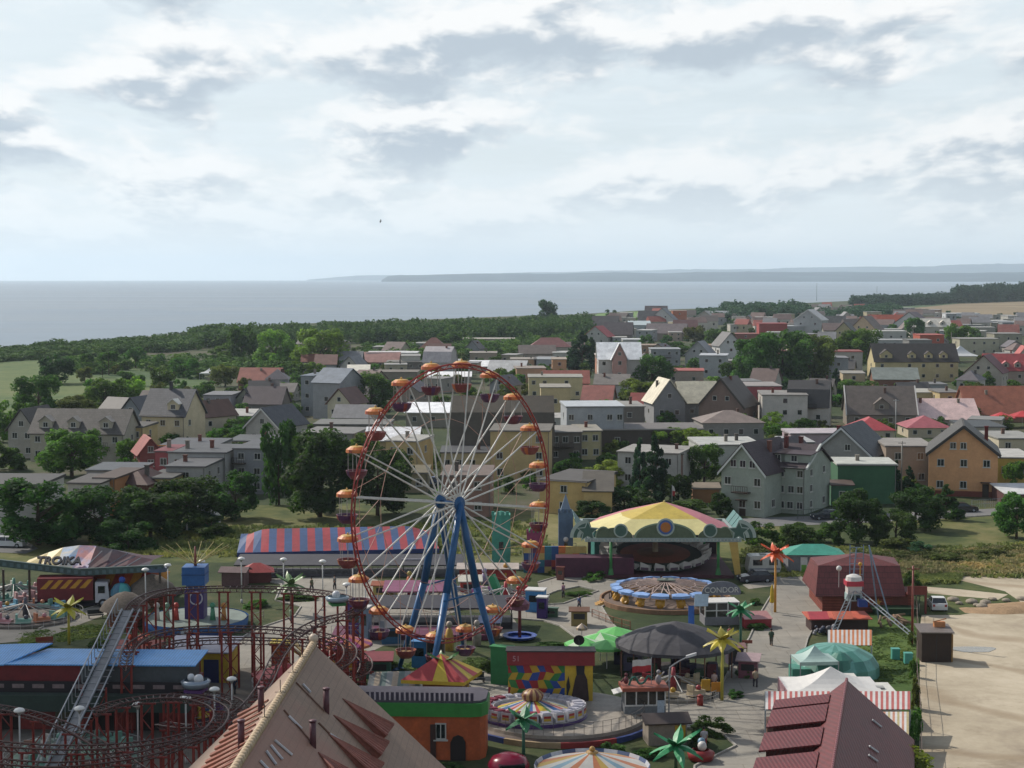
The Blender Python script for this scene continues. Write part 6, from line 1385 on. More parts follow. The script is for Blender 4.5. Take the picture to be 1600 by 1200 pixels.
def green_building():
    c = G(668, 1190); root = thing('restaurant_building', 'orange-walled building with green curved roof edge and grey terrace', 'building', c, R(-3)); W2 = 4.3; H_ = 3.3
    out = [(-W2 - 2, 0), (W2 - 1.2, 0), (W2 - .4, .25), (W2, 1.0), (W2, 3.4), (W2 - .6, 4.4), (-W2 - 2, 4.4)]
    k = 1.0; b = MB(); b.prism([(x * .96, .15 + y * .95) for x, y in out], 0, H_); obj('wall', b, M('a8522a', .65, .3, .8), root)
    b = MB(); b.prism([(x, y - .1) for x, y in out], H_ + .003, H_ + .95); obj('roof_edge', b, M('2f7a34', .5, .2), root)
    b = MB(); b.prism([(x * .97, .15 + y * .94) for x, y in out], H_ + .96, H_ + 1.12); obj('terrace_floor', b, M('4a4650', .7, .3), root)
    f = MB()
    for i in range(26):
        x = -W2 - 1.6 + .36 * i; f.box(x, x + .22, .15, .2, H_ + 1.121, H_ + 1.7)
    obj('terrace_fence', f, M('3e3846', .8, .3), root)
    b = MB(); b.box(.2, .6, .0, .13, .02, 2.7); obj('drainpipe', b, M('3a2420', .6), root)
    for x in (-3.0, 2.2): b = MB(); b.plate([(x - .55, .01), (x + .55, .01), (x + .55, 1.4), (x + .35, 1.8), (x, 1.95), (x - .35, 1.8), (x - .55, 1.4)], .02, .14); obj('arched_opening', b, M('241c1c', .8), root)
    add_window(root, .95, .13, 2.2, .8, 1.2, 0, True)
green_building()
t = thing('awning_stall', 'stall with grey and pink striped sloping awning and purple edge', 'stall', G(625, 1106), R(6)); m = MB()
for i in range(10): x = -2.4 + .48 * i; m.slab((x - .3, -1.2, 1.9), (x + .18, -1.2, 1.9), (x + .48, 1.3, 2.7), (x, 1.3, 2.7), .05, i % 3)
obj('awning', m, [M('8f9290', .6), M('b0a08c', .6), M('6a7c78', .6)], t); m = MB(); m.box(-2.8, 2.3, -1.27, -1.2, 1.55, 1.95); m.slab((2.2, -1.2, 1.93), (2.4, -1.2, 1.93), (2.7, 1.3, 2.75), (2.5, 1.3, 2.75), .1); obj('valance', m, M('7a2c5a', .5), t); m = MB(); m.box(-2.2, 2.0, -.2, 1.1, 0, 1.8); obj('counter', m, M('6a3a3a', .7), t)

def carousel():
    c = G(925, 1276); root = thing('carousel', 'carousel with white, orange and blue striped conical top at the bottom edge', 'carousel', c); n = 24; Rr = 3.6
    b = MB(); z0 = 3.1; b.lathe([(.05, 4.35), (.5, 4.15), (Rr, z0 + .12)], n, mif=lambda k: (0, 0, 1, 2, 0, 3, 0, 1)[k % 8]); obj('canopy', b, [M('c0bdb4', .5, .12), M('b8744c', .5, .15), M('b89a4c', .5, .15), M('7c9aa8', .5, .15)], root)
    b = MB(); b.lathe([(Rr, z0 + .1), (Rr + .12, z0 + .35), (Rr + .16, z0 + .33), (Rr + .1, z0 - .35), (Rr, z0 - .3)], n, mif=lambda k: k % 2); obj('rounding_board', b, [M('b4b6bc', .45), M('4a5a7c', .45)], root)
    b = MB(); b.tube((0, 0, 0), (0, 0, 4.3), .4, 12); b.ball((0, 0, 4.45), .2, 8); obj('centre_column', b, M('b08a4c', .5, .2), root); b = MB(); b.lathe([(.1, .3), (Rr - .1, .3), (Rr - .1, .0)], n); obj('platform', b, M('7a5a44', .6), root)
    for k in range(12):
        a = 2 * math.pi * k / 12; x, y = 2.9 * math.cos(a), 2.9 * math.sin(a); b = MB(); b.tube((x, y, .3), (x, y, 3.1), .03, 5); obj('pole', b, M('b8a45a', .4), root)
        T2 = Matrix.Translation((x, y, 1.2)) @ Matrix.Rotation(a + math.pi / 2, 4, 'Z'); h = MB(T2); h.tube((-.45, 0, 0), (.35, 0, .05), .2, 8, .17); h.tube((.3, 0, .05), (.62, 0, .5), .14, 7, .1); h.tube((.58, 0, .5), (.85, 0, .38), .1, 6, .06)
        for lx in (-.35, .28):
            for ly in (-.1, .1): h.tube((lx, ly, -.1), (lx + .15, ly, -.6), .05, 5, .03)
        h.tube((-.45, 0, .1), (-.7, 0, -.2), .06, 5, .02); obj('horse', h, M('b4aca4', .5), root)
carousel()
t = thing('ride_car', 'glossy crimson bubble car of a ride at the bottom edge', 'ride car', G(795, 1212), R(10)); m = MB(); m.lathe([(.1, .2), (1.3, .3), (1.5, .8), (1.2, 1.3), (.6, 1.55), (.05, 1.6)], 18, smooth=True); obj('shell', m, M('8a1c38', .25, .2), t); m = MB(); m.box(-.9, .9, -1.46, -1.0, .75, 1.15); obj('windscreen', m, m_glass, t); m = MB(); m.lathe([(1.0, 0), (1.4, .25)], 14); obj('bumper', m, DRK, t)

# ---------------- striped marquee, fun tower, troika
def marquee():
    a, b2 = G(388, 872), G(668, 866); c = (a + b2) / 2; L = (b2 - a).length / 2 + 1.3; root = thing('marquee_tent', 'long marquee with red and blue striped roof behind the wheel', 'tent', c, math.atan2(b2.y - a.y, b2.x - a.x)); D = 13.0
    b = MB(); n = 26; eave = 1.05; rz = 1.75; arch = lambda x: eave + 0.0; cols = []
    import itertools
    prof = [(-.2, 0), (.28, .72), (.5, 1.0), (.72, .72), (1.2, 0)]
    for i in range(n):
        x0, x1 = -L + 2 * L * i / n, -L + 2 * L * (i + 1) / n
        def ht(x, f):
            e = min(1, (L - abs(x)) / (L * .30)); return eave + rz * f * math.sin(e * math.pi / 2) ** .8
        for (ya, fa), (yb, fb) in zip(prof, prof[1:]):
            b.add([(x0, ya * D / 1.2, ht(x0, fa)), (x1, ya * D / 1.2, ht(x1, fa)), (x1, yb * D / 1.2, ht(x1, fb)), (x0, yb * D / 1.2, ht(x0, fb))], [(0, 1, 2, 3)], i % 2)
    obj('canvas_roof', b, [M('27456f', .6, .3, .3, c2=None), M('8c2a32', .6, .3, .3)], root)
    v = MB(); v.box(-L, L, -.2 * D / 1.2 - .05, -.2 * D / 1.2 - .001, eave - .55, eave + .02); obj('valance', v, M('24356a', .6, .3), root)
    p = MB()
    for i in range(15): x = -L + .3 + (2 * L - .6) * i / 14; p.tube((x, -1.9, 0), (x, -1.9, eave), .05, 5); p.tube((x, D, 0), (x, D, eave), .05, 5)
    obj('post', p, M('5a4a6a', .6), root)
    d = MB(); d.box(-L + .8, L - .8, .2, D - .5, 0, .45); obj('floor', d, M('3c3442', .7, .3), root)
marquee()
def deck(name, label, u, v, w, d, h, col, rail=None, cat='ride platform', rot=0, roofh=None, roofc=None):
    t = thing(name, label, cat, G(u, v), R(rot)); b = MB(); b.box(-w / 2, w / 2, 0, d, 0, h); obj('deck', b, M(col, .7, .3, 1), t)
    f = MB(); n = int(w / .9)
    for i in range(n + 1): x = -w / 2 + w * i / n; f.tube((x, .05, h), (x, .05, h + .9), .03, 4)
    f.tube((-w / 2, .05, h + .9), (w / 2, .05, h + .9), .03, 4); f.tube((-w / 2, .05, h + .5), (w / 2, .05, h + .5), .02, 4); obj('railing', f, M(rail or '6a6a70', .5), t)
    if roofh:
        r_ = MB(); r_.slab((-w / 2 - .3, -.3, roofh), (w / 2 + .3, -.3, roofh), (w / 2 + .3, d + .3, roofh + .5), (-w / 2 - .3, d + .3, roofh + .5), .12); obj('roof', r_, M(roofc, .6, .25), t); p = MB()
        for x in (-w / 2 + .1, 0, w / 2 - .1):
            for y in (.1, d - .1): p.tube((x, y, h), (x, y, roofh), .06, 5)
        obj('post', p, DRK, t)
    return t
deck('go_kart_track', 'long low grey dark roofed platform behind the plaza', 545, 902, 26, 4, .4, '4c4a50', roofh=1.5, roofc='38363c')
deck('bumper_floor', 'dark purple low ride platform at the foot of the wheel', 640, 1002, 15, 4.5, .6, '5a2040', 'b0a8a8')
deck('rail_ride', 'black edged ride platform with row of coloured lights behind wheel legs', 690, 985, 14, 3.5, .8, '26242c', '8a8a80', roofh=2.3, roofc='2e2c34')
deck('magenta_ride', 'flat ride with magenta and lime canopy left of the wheel legs', 650, 948, 6.5, 3.2, .6, '6a4a5c', 'b09aa4', roofh=1.7, roofc='7a4460')
t = hut('game_stall', 'low pale-roofed game stall right of the wheel legs', 762, 907, 6.5, 2.0, 1.3, .25, 0, '9a3a34', 'a89c94', 'stall', 'M', '')
t = hut('candy_stall', 'small red-roofed stall at the left plaza edge', 402, 912, 3.2, 2.4, 1.3, .9, 10, '5c3030', '8a2f2f', 'stall', 'H', '')
t = hut('ticket_hut', 'small maroon ticket hut with white lamp before the striped tent', 364, 918, 2.6, 2.0, 1.7, .5, -6, '6a5050', '5c4848', 'hut', 'X', '')

def fun_tower():
    c = G(302, 985); root = thing('fun_tower', 'blue and purple fun tower with splayed wire spokes on a round blue stage', 'fairground ride', c); m = MB(); m.lathe([(.1, 1.0), (5.0, 1.0), (5.05, .95)], 28, (0, 1.5, 0)); obj('stage', m, M('6f7a72', .6, .25), root)
    m = MB(); m.lathe([(5.06, .99), (5.12, .0)], 28, (0, 1.5, 0), 0); n = 28
    obj('skirt', m, M('1c3a70', .6, .2), root); m = MB()
    for i in range(56):
        a, a2 = 2 * math.pi * i / 56, 2 * math.pi * (i + 1) / 56; z = .55 + .12 * math.sin(a * 9); z2 = .55 + .12 * math.sin(a2 * 9); r_ = 5.17
        m.add([(r_ * math.cos(a), 1.5 + r_ * math.sin(a), z), (r_ * math.cos(a2), 1.5 + r_ * math.sin(a2), z2), (r_ * math.cos(a2), 1.5 + r_ * math.sin(a2), 1.03), (r_ * math.cos(a), 1.5 + r_ * math.sin(a), 1.03)], [(0, 1, 2, 3)])
    obj('wavy_trim', m, M('2c5f9a', .5, .2), root)
    m = MB(); m.box(-.95, .95, .6, 2.5, 1.01, 4.0, 0); m.box(-.8, .8, .75, 2.35, 4.001, 4.4, 1); m.box(-1.15, 1.1, .4, 2.7, 4.401, 6.2, 1); m.box(-1.2, 1.15, .35, 2.75, 5.4, 5.5, 2); obj('tower', m, [M('3c2a64', .5, .25), M('2a5a94', .45, .2), M('1c4478', .5)], root)
    m = MB(); m.tube((0, 1.5, 6.2), (0, 1.5, 8.1), .16, 8, .08); obj('mast', m, M('7a4038', .5), root); m = MB()
    for k in range(16): a = 2 * math.pi * k / 16; m.tube((0, 1.5, 6.3), (3.4 * math.cos(a), 1.5 + 3.4 * math.sin(a), 8.1), .028, 4)
    obj('wire_spokes', m, M('a89a60', .5), root)
    m = MB(); m.lathe([(.55, 0), (.62, .06), (.7, 0), (.62, -.06)], 18); wr = obj('ring_ornament', m, M('a8a4b0', .4), root, (.2, .52, 3.1)); wr.rotation_euler = (R(90), 0, 0)
    m = MB(); m.plate([(-.45, 0), (.45, 0), (.5, .8), (0, 1.1), (-.5, .8)], -3.75, -3.66); obj('shield_ornament', m, M('a8b0b8', .5), root)
    for x, col in ((-3.6, 'b8b0a8'), (-2.6, '6a8a74'), (-1.7, 'a8382c'), (1.9, '4a8a6a'), (3.0, 'b07a3c')):
        m = MB(); m.tube((x, .2, 1.01), (x, .2, 2.2), .3, 8, .18); m.ball((x, .2, 2.45), .3, 8); obj('figure', m, M(col, .5, .3), root)
fun_tower()

def troika():
    c = G(128, 948); root = thing('octopus_ride', 'ride with painted canvas hood lettered TROIKA over orange and red panels', 'fairground ride', c, R(-3)); W2 = 8.6
    b = MB(); b.box(-W2, W2, .0, 9.0, 0, .5); obj('floor', b, M('3a3440', .7, .3), root)
    # long lattice beam in front
    f = MB()
    for x0, x1, z0, z1 in ((-W2 - .6, 0, 4.3, 3.35), (0, W2 + .3, 3.35, 3.9)):
        f.hexa([(x0, -.3, z0), (x1, -.3, z1), (x1, .1, z1), (x0, .1, z0), (x0, -.3, z0 + .75), (x1, -.3, z1 + .7), (x1, .1, z1 + .7), (x0, .1, z0 + .75)], 0)
        n = 12
        for i in range(n): t0 = i / n; xx = x0 + (x1 - x0) * t0; zz = z0 + (z1 - z0) * t0; f.box(xx + .1, xx + .5, -.36, -.301, zz + .1, zz + .5, 1)
    obj('front_beam', f, [M('3f5250', .5, .3, 2), M('52686c', .5, .3)], root)
    h = MB(); pr = [(-6.8, 4.35), (-4.6, 5.2), (-3.0, 5.75), (-1.2, 6.0), (0.6, 5.95), (2.4, 5.6), (4.5, 5.0), (6.8, 4.5)]
    for i in range(len(pr) - 1):
        (x0, z0), (x1, z1) = pr[i], pr[i + 1]; zf0 = 4.0 - .05 * abs(x0 + 7) if x0 < 0 else 3.95; zf1 = 4.0 - .05 * abs(x1 + 7) if x1 < 0 else 3.95
        h.add([(x0, .15, zf0), (x1, .15, zf1), (x1, 3.4, z1), (x0, 3.4, z0)], [(0, 1, 2, 3)], (0, 0, 1, 2, 3, 3, 3)[i]); h.add([(x0, 3.4, z0), (x1, 3.4, z1), (x1, 8, 4.2), (x0, 8, 4.2)], [(0, 1, 2, 3)], 3)
    obj('canvas_hood', h, [M('c0ae78', .5, .2, .6, kind='patch', c2='c9bf9a'), M('6a8aac', .5, .25, .8, kind='patch', c2='b8a478'), M('a87070', .5, .25, .8, kind='patch', c2='6c88b4'), M('4a2830', .6, .4, .8, kind='patch', c2='2c2a38')], root)
    text('sign_lettering', 'TROIKA', 1.35, M('141a26', .5), root, (-2.6, .75, 4.72), (R(42), 0, 0), .12, .045)
    st = MB(); rr = random.Random(3)
    for k in range(10):
        x0 = -1.5 + k * .95; st.hexa([(x0, .4, .6), (x0 + .9, .4, .6), (x0 + .9, .5, .6), (x0, .5, .6), (x0 + .8, 2.4, 3.4), (x0 + 1.8, 2.4, 3.4), (x0 + 1.8, 2.5, 3.4), (x0 + .8, 2.5, 3.4)], k % 3)
    obj('striped_panels', st, [M('b07828', .5, .3), M('8a2a24', .5, .3), M('a04a28', .5, .3)], root)
    for x in (-W2 + .2, -5.6, W2 - .2): m = MB(); m.tube((x, 0, 0), (x, 0, 3.9), .14, 6); obj('post', m, M('4a4038', .6), root)
    m = MB()
    for x0, z0, x1, z1 in ((2.5, 4.2, 4.4, 5.4), (3.3, 4.2, 5.2, 5.1), (4.6, 4.2, 5.8, 4.9), (0.6, 4.4, 1.6, 5.6)): m.tube((x0, .4, z0), (x1, 2.2, z1), .06, 5)
    obj('lattice_arm', m, M('6a7078', .5), root)
    ring = MB(); ring.lathe([(.9, 0), (1.15, .1), (1.15, -.3), (.9, -.2)], 14, (W2 - .5, 0, 4.2)); obj('light_ring', ring, M('4a5a70', .4), root)
troika()

# ---------------- vehicles
def wheels(t, xs, w, r=.32, ax='y'):
    for x in xs:
        for s_ in (-1, 1): m = MB(); m.tube((x, s_ * (w / 2 - .2), r), (x, s_ * (w / 2 + .01), r), r, 14); wo = obj('wheel', m, M('1a1a1c', .7), t); h = MB(); h.tube((x, s_ * (w / 2 + .012), r), (x, s_ * (w / 2 + .025), r), r * .55, 10); obj('rim', h, STL, wo)
def car(label, p, rot, col, L=4.1, W=1.66, hatch=True, name='car', group=None):
    t = thing(name, label, 'car', p, R(rot), group); m = MB(); h = L / 2; pr = [(-h, .3), (-h, .78), (-h + .15, .88), (-h + .95, .95), (-h + 1.0, .35)]
    m.plate([(-h, .28), (h, .28), (h + .02, .7), (h - .1, .92), (h - .5, .96), (-h + 1.15, .95), (-h + .1, .82), (-h, .6)][::1], -W / 2, W / 2); obj('body', m, M(col, .25, .08, 1, spec=.6), t)
    g = MB(); g.hexa([(-h + 1.1, -W / 2 + .04, .94), (h - .25, -W / 2 + .04, .94), (h - .25, W / 2 - .04, .94), (-h + 1.1, W / 2 - .04, .94), (-h + 1.85, -W / 2 + .2, 1.38), (h - .75, -W / 2 + .2, 1.38), (h - .75, W / 2 - .2, 1.38), (-h + 1.85, W / 2 - .2, 1.38)]); obj('windows', g, m_glass, t)
    r_ = MB(); r_.box(-h + 1.82, h - .72, -W / 2 + .17, W / 2 - .17, 1.382, 1.43)
    for sy in (-1, 1):
        for xa, za, xb, zb in ((-h + 1.1, .95, -h + 1.85, 1.4), (h - .25, .95, h - .75, 1.4), (.1, .95, .1, 1.4)): r_.tube((xa, sy * (W / 2 - .03), za), (xb, sy * (W / 2 - .18), zb), .04, 4)
    obj('roof', r_, M(col, .25, .08, 1, spec=.6), t); wheels(t, (-h + .75, h - .75), W)
    l = MB(); l.box(-h - .02, -h + .02, -W / 2 + .08, -W / 2 + .4, .58, .76); obj('headlight', l, M('c8c8c4', .2), t); l = MB(); l.box(-h - .02, -h + .02, W / 2 - .4, W / 2 - .08, .58, .76); obj('headlight', l, M('c8c8c4', .2), t)
    for s_ in (-1, 1): l = MB(); l.box(h - .0, h + .035, s_ * (W / 2 - .2) - .12, s_ * (W / 2 - .2) + .12, .62, .86); obj('tail_light', l, M('8a1c1c', .3), t)
    return t
car('small white hatchback parked on the grass by the sandy lot', G(1464, 952), -95 + 180 + 180, 'c4c4c2', 3.6, 1.6)
car('dark blue car parked in front of the white caravan', G(1180, 910), 8, '2a2e3c', 3.9)
car('white car parked on the back street at the left edge', G(14, 855), 172, 'c0c4c8', 4.4)
car('dark blue car on the street before the grey-green house', G(1290, 812), 10, '1f2634')
car('black car on the street before the orange house', G(1505, 800), 184, '1c1e22')
car('dark car parked beside the mustard house', G(1578, 772), 96, '33373c')
car('blue car in the yard of the cream bungalow behind the spokes', G(668, 758), 0, '4a5a80')
for u, v, r_, c_, lab in ((955, 588, 30, '8d9298', 'silver car on the street left of the whitish house'), (945, 594, 30, 'b8babc', 'white car on the street left of the whitish house'), (190, 682, 0, 'c4c6c8', 'white car among the trees behind the slate roof'), (290, 702, 0, 'c0c4c6', 'white car beside the cream gable house'), (1100, 575, 0, 'b8b8b4', 'white van-like car by the white gable')): car(lab, G(u, v), r_, c_)
def caravan(label, p, rot, L=5.2, W=2.2, H_=2.5, col='b4b4ae'):
    t = thing('caravan', label, 'caravan', p, R(rot)); m = MB(); h = L / 2
    m.plate([(-h + .1, .45), (h - .2, .45), (h, 1.1), (h - .35, H_ - .1), (h - .7, H_), (-h + .5, H_), (-h + .2, H_ - .15), (-h, 1.0)], -W / 2, W / 2); obj('body', m, M(col, .35, .15, 1.5), t)
    g = MB(); g.box(-1.4, -.3, -W / 2 - .02, -W / 2 - .001, 1.3, 1.95); g.box(.5, 1.5, -W / 2 - .02, -W / 2 - .001, 1.3, 1.95); obj('window', g, m_glass, t); s_ = MB(); s_.box(-h + .15, h - .15, -W / 2 - .03, -W / 2 - .001, .75, .95); obj('stripe', s_, M('6c7078', .4), t)
    v = MB(); v.box(-.4, .3, -.3, .3, H_ + .001, H_ + .14); obj('roof_hatch', v, M('8c8c88', .4), t); wheels(t, (.1,), W); return t
caravan('old white caravan parked behind the orange palm', G(1192, 898), 4, 3.9, 2.1, 2.4)
t = caravan('white caravan roof with three dark hatches beside the green tent', G(1374, 1124), 90, 5.2, 2.1, 2.5, 'c2c0b6')
t = caravan('small white caravan roof in front of the green dome', G(1321, 1104), 90, 4.4, 1.9, 2.4, 'bfbdb4')
def truck():
    t = thing('truck', 'truck with white cab and long dark red box body parked by the octopus ride', 'truck', G(125, 948), R(8)); m = MB(); m.hexa([(1.7, -1.1, .6), (3.2, -1.1, .6), (3.2, 1.1, .6), (1.7, 1.1, .6), (1.7, -1.1, 2.75), (3.0, -1.05, 2.7), (3.0, 1.05, 2.7), (1.7, 1.1, 2.75)]); obj('cab', m, M('b4b6bc', .35, .15), t)
    g = MB(); g.box(2.0, 2.7, -1.13, -1.101, 1.6, 2.35); g.hexa([(3.06, -.9, 1.7), (3.13, -.9, 1.7), (3.13, .9, 1.7), (3.06, .9, 1.7), (3.0, -.9, 2.45), (3.08, -.9, 2.45), (3.08, .9, 2.45), (3.0, .9, 2.45)]); obj('windows', g, m_glass, t)
    b = MB(); b.box(-4.2, 1.5, -1.2, 1.2, .9, 3.3); obj('box_body', b, M('6a2228', .5, .3, .8), t); m = MB()
    for k in range(5): x = -3.9 + k; m.hexa([(x, -1.23, 2.2), (x + .6, -1.23, 2.2), (x + .6, -1.201, 2.2), (x, -1.201, 2.2), (x + .9, -1.23, 3.1), (x + 1.4, -1.23, 3.1), (x + 1.4, -1.201, 3.1), (x + .9, -1.201, 3.1)])
    obj('painted_stripe', m, M('b8862c', .5), t); c = MB(); c.box(-4.1, 3.0, -.5, .5, .5, .85); obj('chassis', c, DRK, t); wheels(t, (-3.2, -2.1, 2.5), 2.2, .5)
truck()
# ================================================================ LEFT BUILDINGS, RIGHT STALLS, SMALL THINGS
def blue_building():
    c = G(130, 1142); root = thing('arcade_building', 'long arcade building with bright blue sheet roof and dark red gallery', 'building', c, R(-2)); s = PX(c); X0, X1 = -12, 8.4
    b = MB(); b.box(X0, X1, 0, 4.4, 0, 3.6); obj('wall', b, M('6e2420', .7, .3, .6), root)
    b = MB(); b.box(X0, X1 + .1, -1.6, -.001, 1.9, 3.15); obj('green_awning', b, M('2a3a34', .7, .25), root)
    b = MB(); b.box(X0, X1, -.7, -.55, 3.151, 4.0, 0)
    for i in range(13): x = X0 + .6 + i * 1.55; b.box(x, x + .9, -.75, -.701, 3.5, 3.8, 1)
    obj('gallery_rail', b, [M('241f24', .8), M('7a6a6a', .7, .3, 3)], root)
    b = MB(); b.box(X0, -3.2 + 3, .1, 4.3, 3.601, 5.1); obj('upper_wall', b, M('6a2024', .7, .25), root); b = MB(); b.box(-.19, X1 - .3, .1, 4.3, 3.601, 5.1); obj('grey_upper_wall', b, M('474c50', .7, .25), root)
    BR = M('5c9fdc', .45, .15, .8, kind='wave'); b = MB(); b.slab((X0 - .2, -.6, 4.85), (-6.0, -.3, 5.2), (-3.6, 4.2, 5.9), (X0 - .2, 4.6, 5.5), .1); b.slab((-6.0, -.2, 5.22), (X1 + .4, -.2, 5.22), (X1 + .4, 4.4, 5.4), (-4.0, 4.4, 5.4), .1); obj('roof', b, BR, root)
    for x in (-8.0, -1.2): b = MB(); b.tube((x, -.06, 1.2), (x, -.001, 1.2), .95, 20); obj('round_panel', b, M('4a4a38', .7), root); 
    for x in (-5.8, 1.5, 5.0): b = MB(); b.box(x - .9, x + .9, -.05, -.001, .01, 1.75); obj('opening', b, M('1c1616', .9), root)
blue_building()
t = hut('yellow_hall', 'yellow hall with dark blue doorway behind the coaster columns', 308, 1068, 5.4, 4.5, 2.7, .3, -3, 'b09a2c', '8a8c9a', 'building', 'M', '')
m = MB(); m.box(.6, 1.9, -.06, -.001, .01, 2.1); obj('door', m, M('1c2450', .6), t); m = MB(); m.box(-2.4, -1.2, -.06, -.001, .2, 2.2); obj('dark_panel', m, M('241c24', .8), t); m = MB(); m.box(-2.75, -2.3, -.08, -.001, 0, 2.7); obj('orange_pillar', m, M('a0542c', .6), t)
t = hut('orange_stall', 'orange-fronted stall left of the yellow hall', 205, 1070, 3.4, 3.4, 2.5, .5, -4, 'a85a2c', '7a3028', 'stall', 'M', '')
def thatch(u, v, r, h, rh, label):
    t = thing('thatched_hut', label, 'hut', G(u, v)); m = MB(); m.lathe([(r * .82, 0), (r * .82, h)], 14); obj('wall', m, M('6a3c28', .8, .3, 2, kind='plank'), t); m = MB(); m.lathe([(r * 1.15, h - .15), (r * .95, h + rh * .35), (r * .4, h + rh * .85), (.02, h + rh)], 16, smooth=True); obj('thatch', m, M('6a6056', .95, .35, 4, bump=.6), t); return t
thatch(196, 978, 2.2, 1.9, 1.6, 'round log hut with grey thatched roof beside the coaster top'); thatch(238, 946, 2.3, 1.6, 1.8, 'second thatched hut behind the first with red door')
t = thing('globe_stall', 'turquoise striped dome stall with blue knob beside the truck', 'stall', G(190, 950)); m = MB(); m.lathe([(.9, 0), (.95, 1.4)], 12); obj('base', m, M('5a4a44', .7), t); m = MB(); m.lathe([(1.15, 1.4), (1.1, 1.9), (.7, 2.5), (.05, 2.75)], 16, smooth=True, mif=lambda k: k // 3 % 2); m.ball((.1, 0, 3.0), .35, 8, 1, 2); obj('dome', m, [M('4a9a9a', .4), M('3a6a80', .4), M('2c4a9c', .4)], t)
def kid_ride(u, v, r, label, deckc, n, cols, top=None, seed=1, hgt=1.0):
    t = thing('kiddie_ride', label, 'fairground ride', G(u, v)); m = MB(); m.lathe([(.1, .4), (r, .4), (r, 0)], 28); obj('deck', m, M(deckc, .7, .3, 1.5), t); rr = random.Random(seed)
    for k in range(n):
        a = 2 * math.pi * k / n; T2 = Matrix.Translation((r * .78 * math.cos(a), r * .78 * math.sin(a), .45)) @ Matrix.Rotation(a + math.pi / 2, 4, 'Z'); col = rr.choice(cols); b = MB(T2)
        b.hexa([(-.75, -.4, .05), (.75, -.4, .05), (.75, .4, .05), (-.75, .4, .05), (-.65, -.36, .5), (.85, -.3, .4), (.85, .3, .4), (-.65, .36, .5)]); b.box(-.7, -.5, -.36, .36, .45, .95 * hgt); cc = obj('car', b, M(col, .4, .2), t); b = MB(T2); b.ball((.3, 0, .6), .24, 7); obj('nose', b, M(rr.choice(cols), .4), cc)
    m = MB(); m.tube((0, 0, .4), (0, 0, 2.3), .3, 10, .15); obj('centre_post', m, M(rr.choice(cols), .5), t)
    m = MB()
    for k in range(n): a = 2 * math.pi * (k + .5) / n; m.tube((0, 0, 1.7), (r * .7 * math.cos(a), r * .7 * math.sin(a), .75), .05, 5)
    obj('arm', m, M('8a8a88', .5), t)
    if top: m = MB(); m.lathe([(.05, 3.1), (r * .8, 2.35), (r * .82, 2.15)], 16, mif=lambda k: k % 2); obj('canopy', m, [M(c, .5) for c in top], t)
    m = MB(); q = None
    for k in range(33):
        a = 2 * math.pi * k / 32; p = Vector(((r + .5) * math.cos(a), (r + .5) * math.sin(a), 0)); m.tube(p, p + Vector((0, 0, .85)), .022, 4)
        if q: m.tube(q + Vector((0, 0, .85)), p + Vector((0, 0, .85)), .022, 4); m.tube(q + Vector((0, 0, .45)), p + Vector((0, 0, .45)), .016, 4)
        q = p
    obj('railing', m, M('a4a4a2', .5), t); return t
brt = ['a83038', 'b8a02c', '2f6a9c', 'b4b0a8', '3a8a54', 'a85a9a', 'c0702c', '9ab0b4']
kid_ride(40, 968, 5.2, 'crowded children ride with many bright cars at the left edge', '6a625c', 14, ['a86a4c', '6f9a8c', 'b07a80', '5a8aa0', 'b08a3c', 'b8b0a8', '4a4a54'], seed=4)
kid_ride(22, 936, 4.4, 'pale green and pink airplane ride before the octopus ride', '5c6a62', 12, ['6a9a88', 'b08888', '8a9aa0', '4a7a6c', 'a8a49c'], seed=9)
kid_ride(700, 940, 5.2, 'white fenced children ride behind the wheel legs', '7c7870', 14, ['b4b0a8', '9ab0b4', '3a8a54', 'a83038', 'b8a02c', '7c90a8'], seed=2)
kid_ride(790, 942, 4.2, 'children ride with red and white cars beside the blue booth', '77706a', 12, ['a83038', 'b4b0a8', 'a85a9a', '2f6a9c', '5a5a60'], seed=6)
kid_ride(470, 1075, 3.6, 'red and yellow children ride behind the tan pyramid roof', '7a4a40', 9, ['8a2c34', 'b8a02c', 'a85a2c', '6a2c5c'], seed=12)
kid_ride(120, 1190, 4.6, 'pale green whirling ride under the coaster at the bottom left', '7f9a88', 12, ['9aa8a0', '6f9a8c', 'a8a49c', '8a6a5c'], seed=13)
kid_ride(1052, 1085, 3.4, 'small ride with yellow seats under the front of the black tarp', '8a8478', 7, ['b08a2c', '8a2c34', 'a89a80'], seed=14)
kid_ride(290, 1120, 3.2, 'silver and purple spinning ride inside the coaster', '4a4450', 8, ['9aa2ac', '5a3470', 'b8a02c', '3a5a8a'], seed=15)
kid_ride(540, 1045, 3.0, 'orange and violet ride behind the coaster curve', '6a4038', 9, ['a8502c', '5a3470', 'b8862c', '8a2c34'], top=['a8602c', '7a2c5c'], seed=16)
t = thing('slide_tower', 'orange and yellow playground tower with chute by the coaster curve', 'play tower', G(440, 1050)); m = MB(); m.box(-.7, .7, -.7, .7, 0, 2.6, 0); m.box(-.9, .9, -.9, .9, 2.601, 2.8, 1); m.slab((.7, -.5, 2.2), (.7, .5, 2.2), (3.6, .6, .2), (3.6, -.4, .2), .1, 1); obj('tower', m, [M('b0622c', .5, .3), M('b8a02c', .5, .2)], t)
m = MB(); m.slab((3.1, -.4, .8), (3.1, .6, .8), (.9, .7, 2.9), (.9, -.5, 2.9), .1); obj('chute', m, M('c09a30', .4), t)
t = hut('red_tent', 'round dark red tent roof left of the pyramid finial', 455, 1098, 4.2, 4.2, 1.6, 1.3, 20, '7a2430', '8a2430', 'tent', 'P', '')
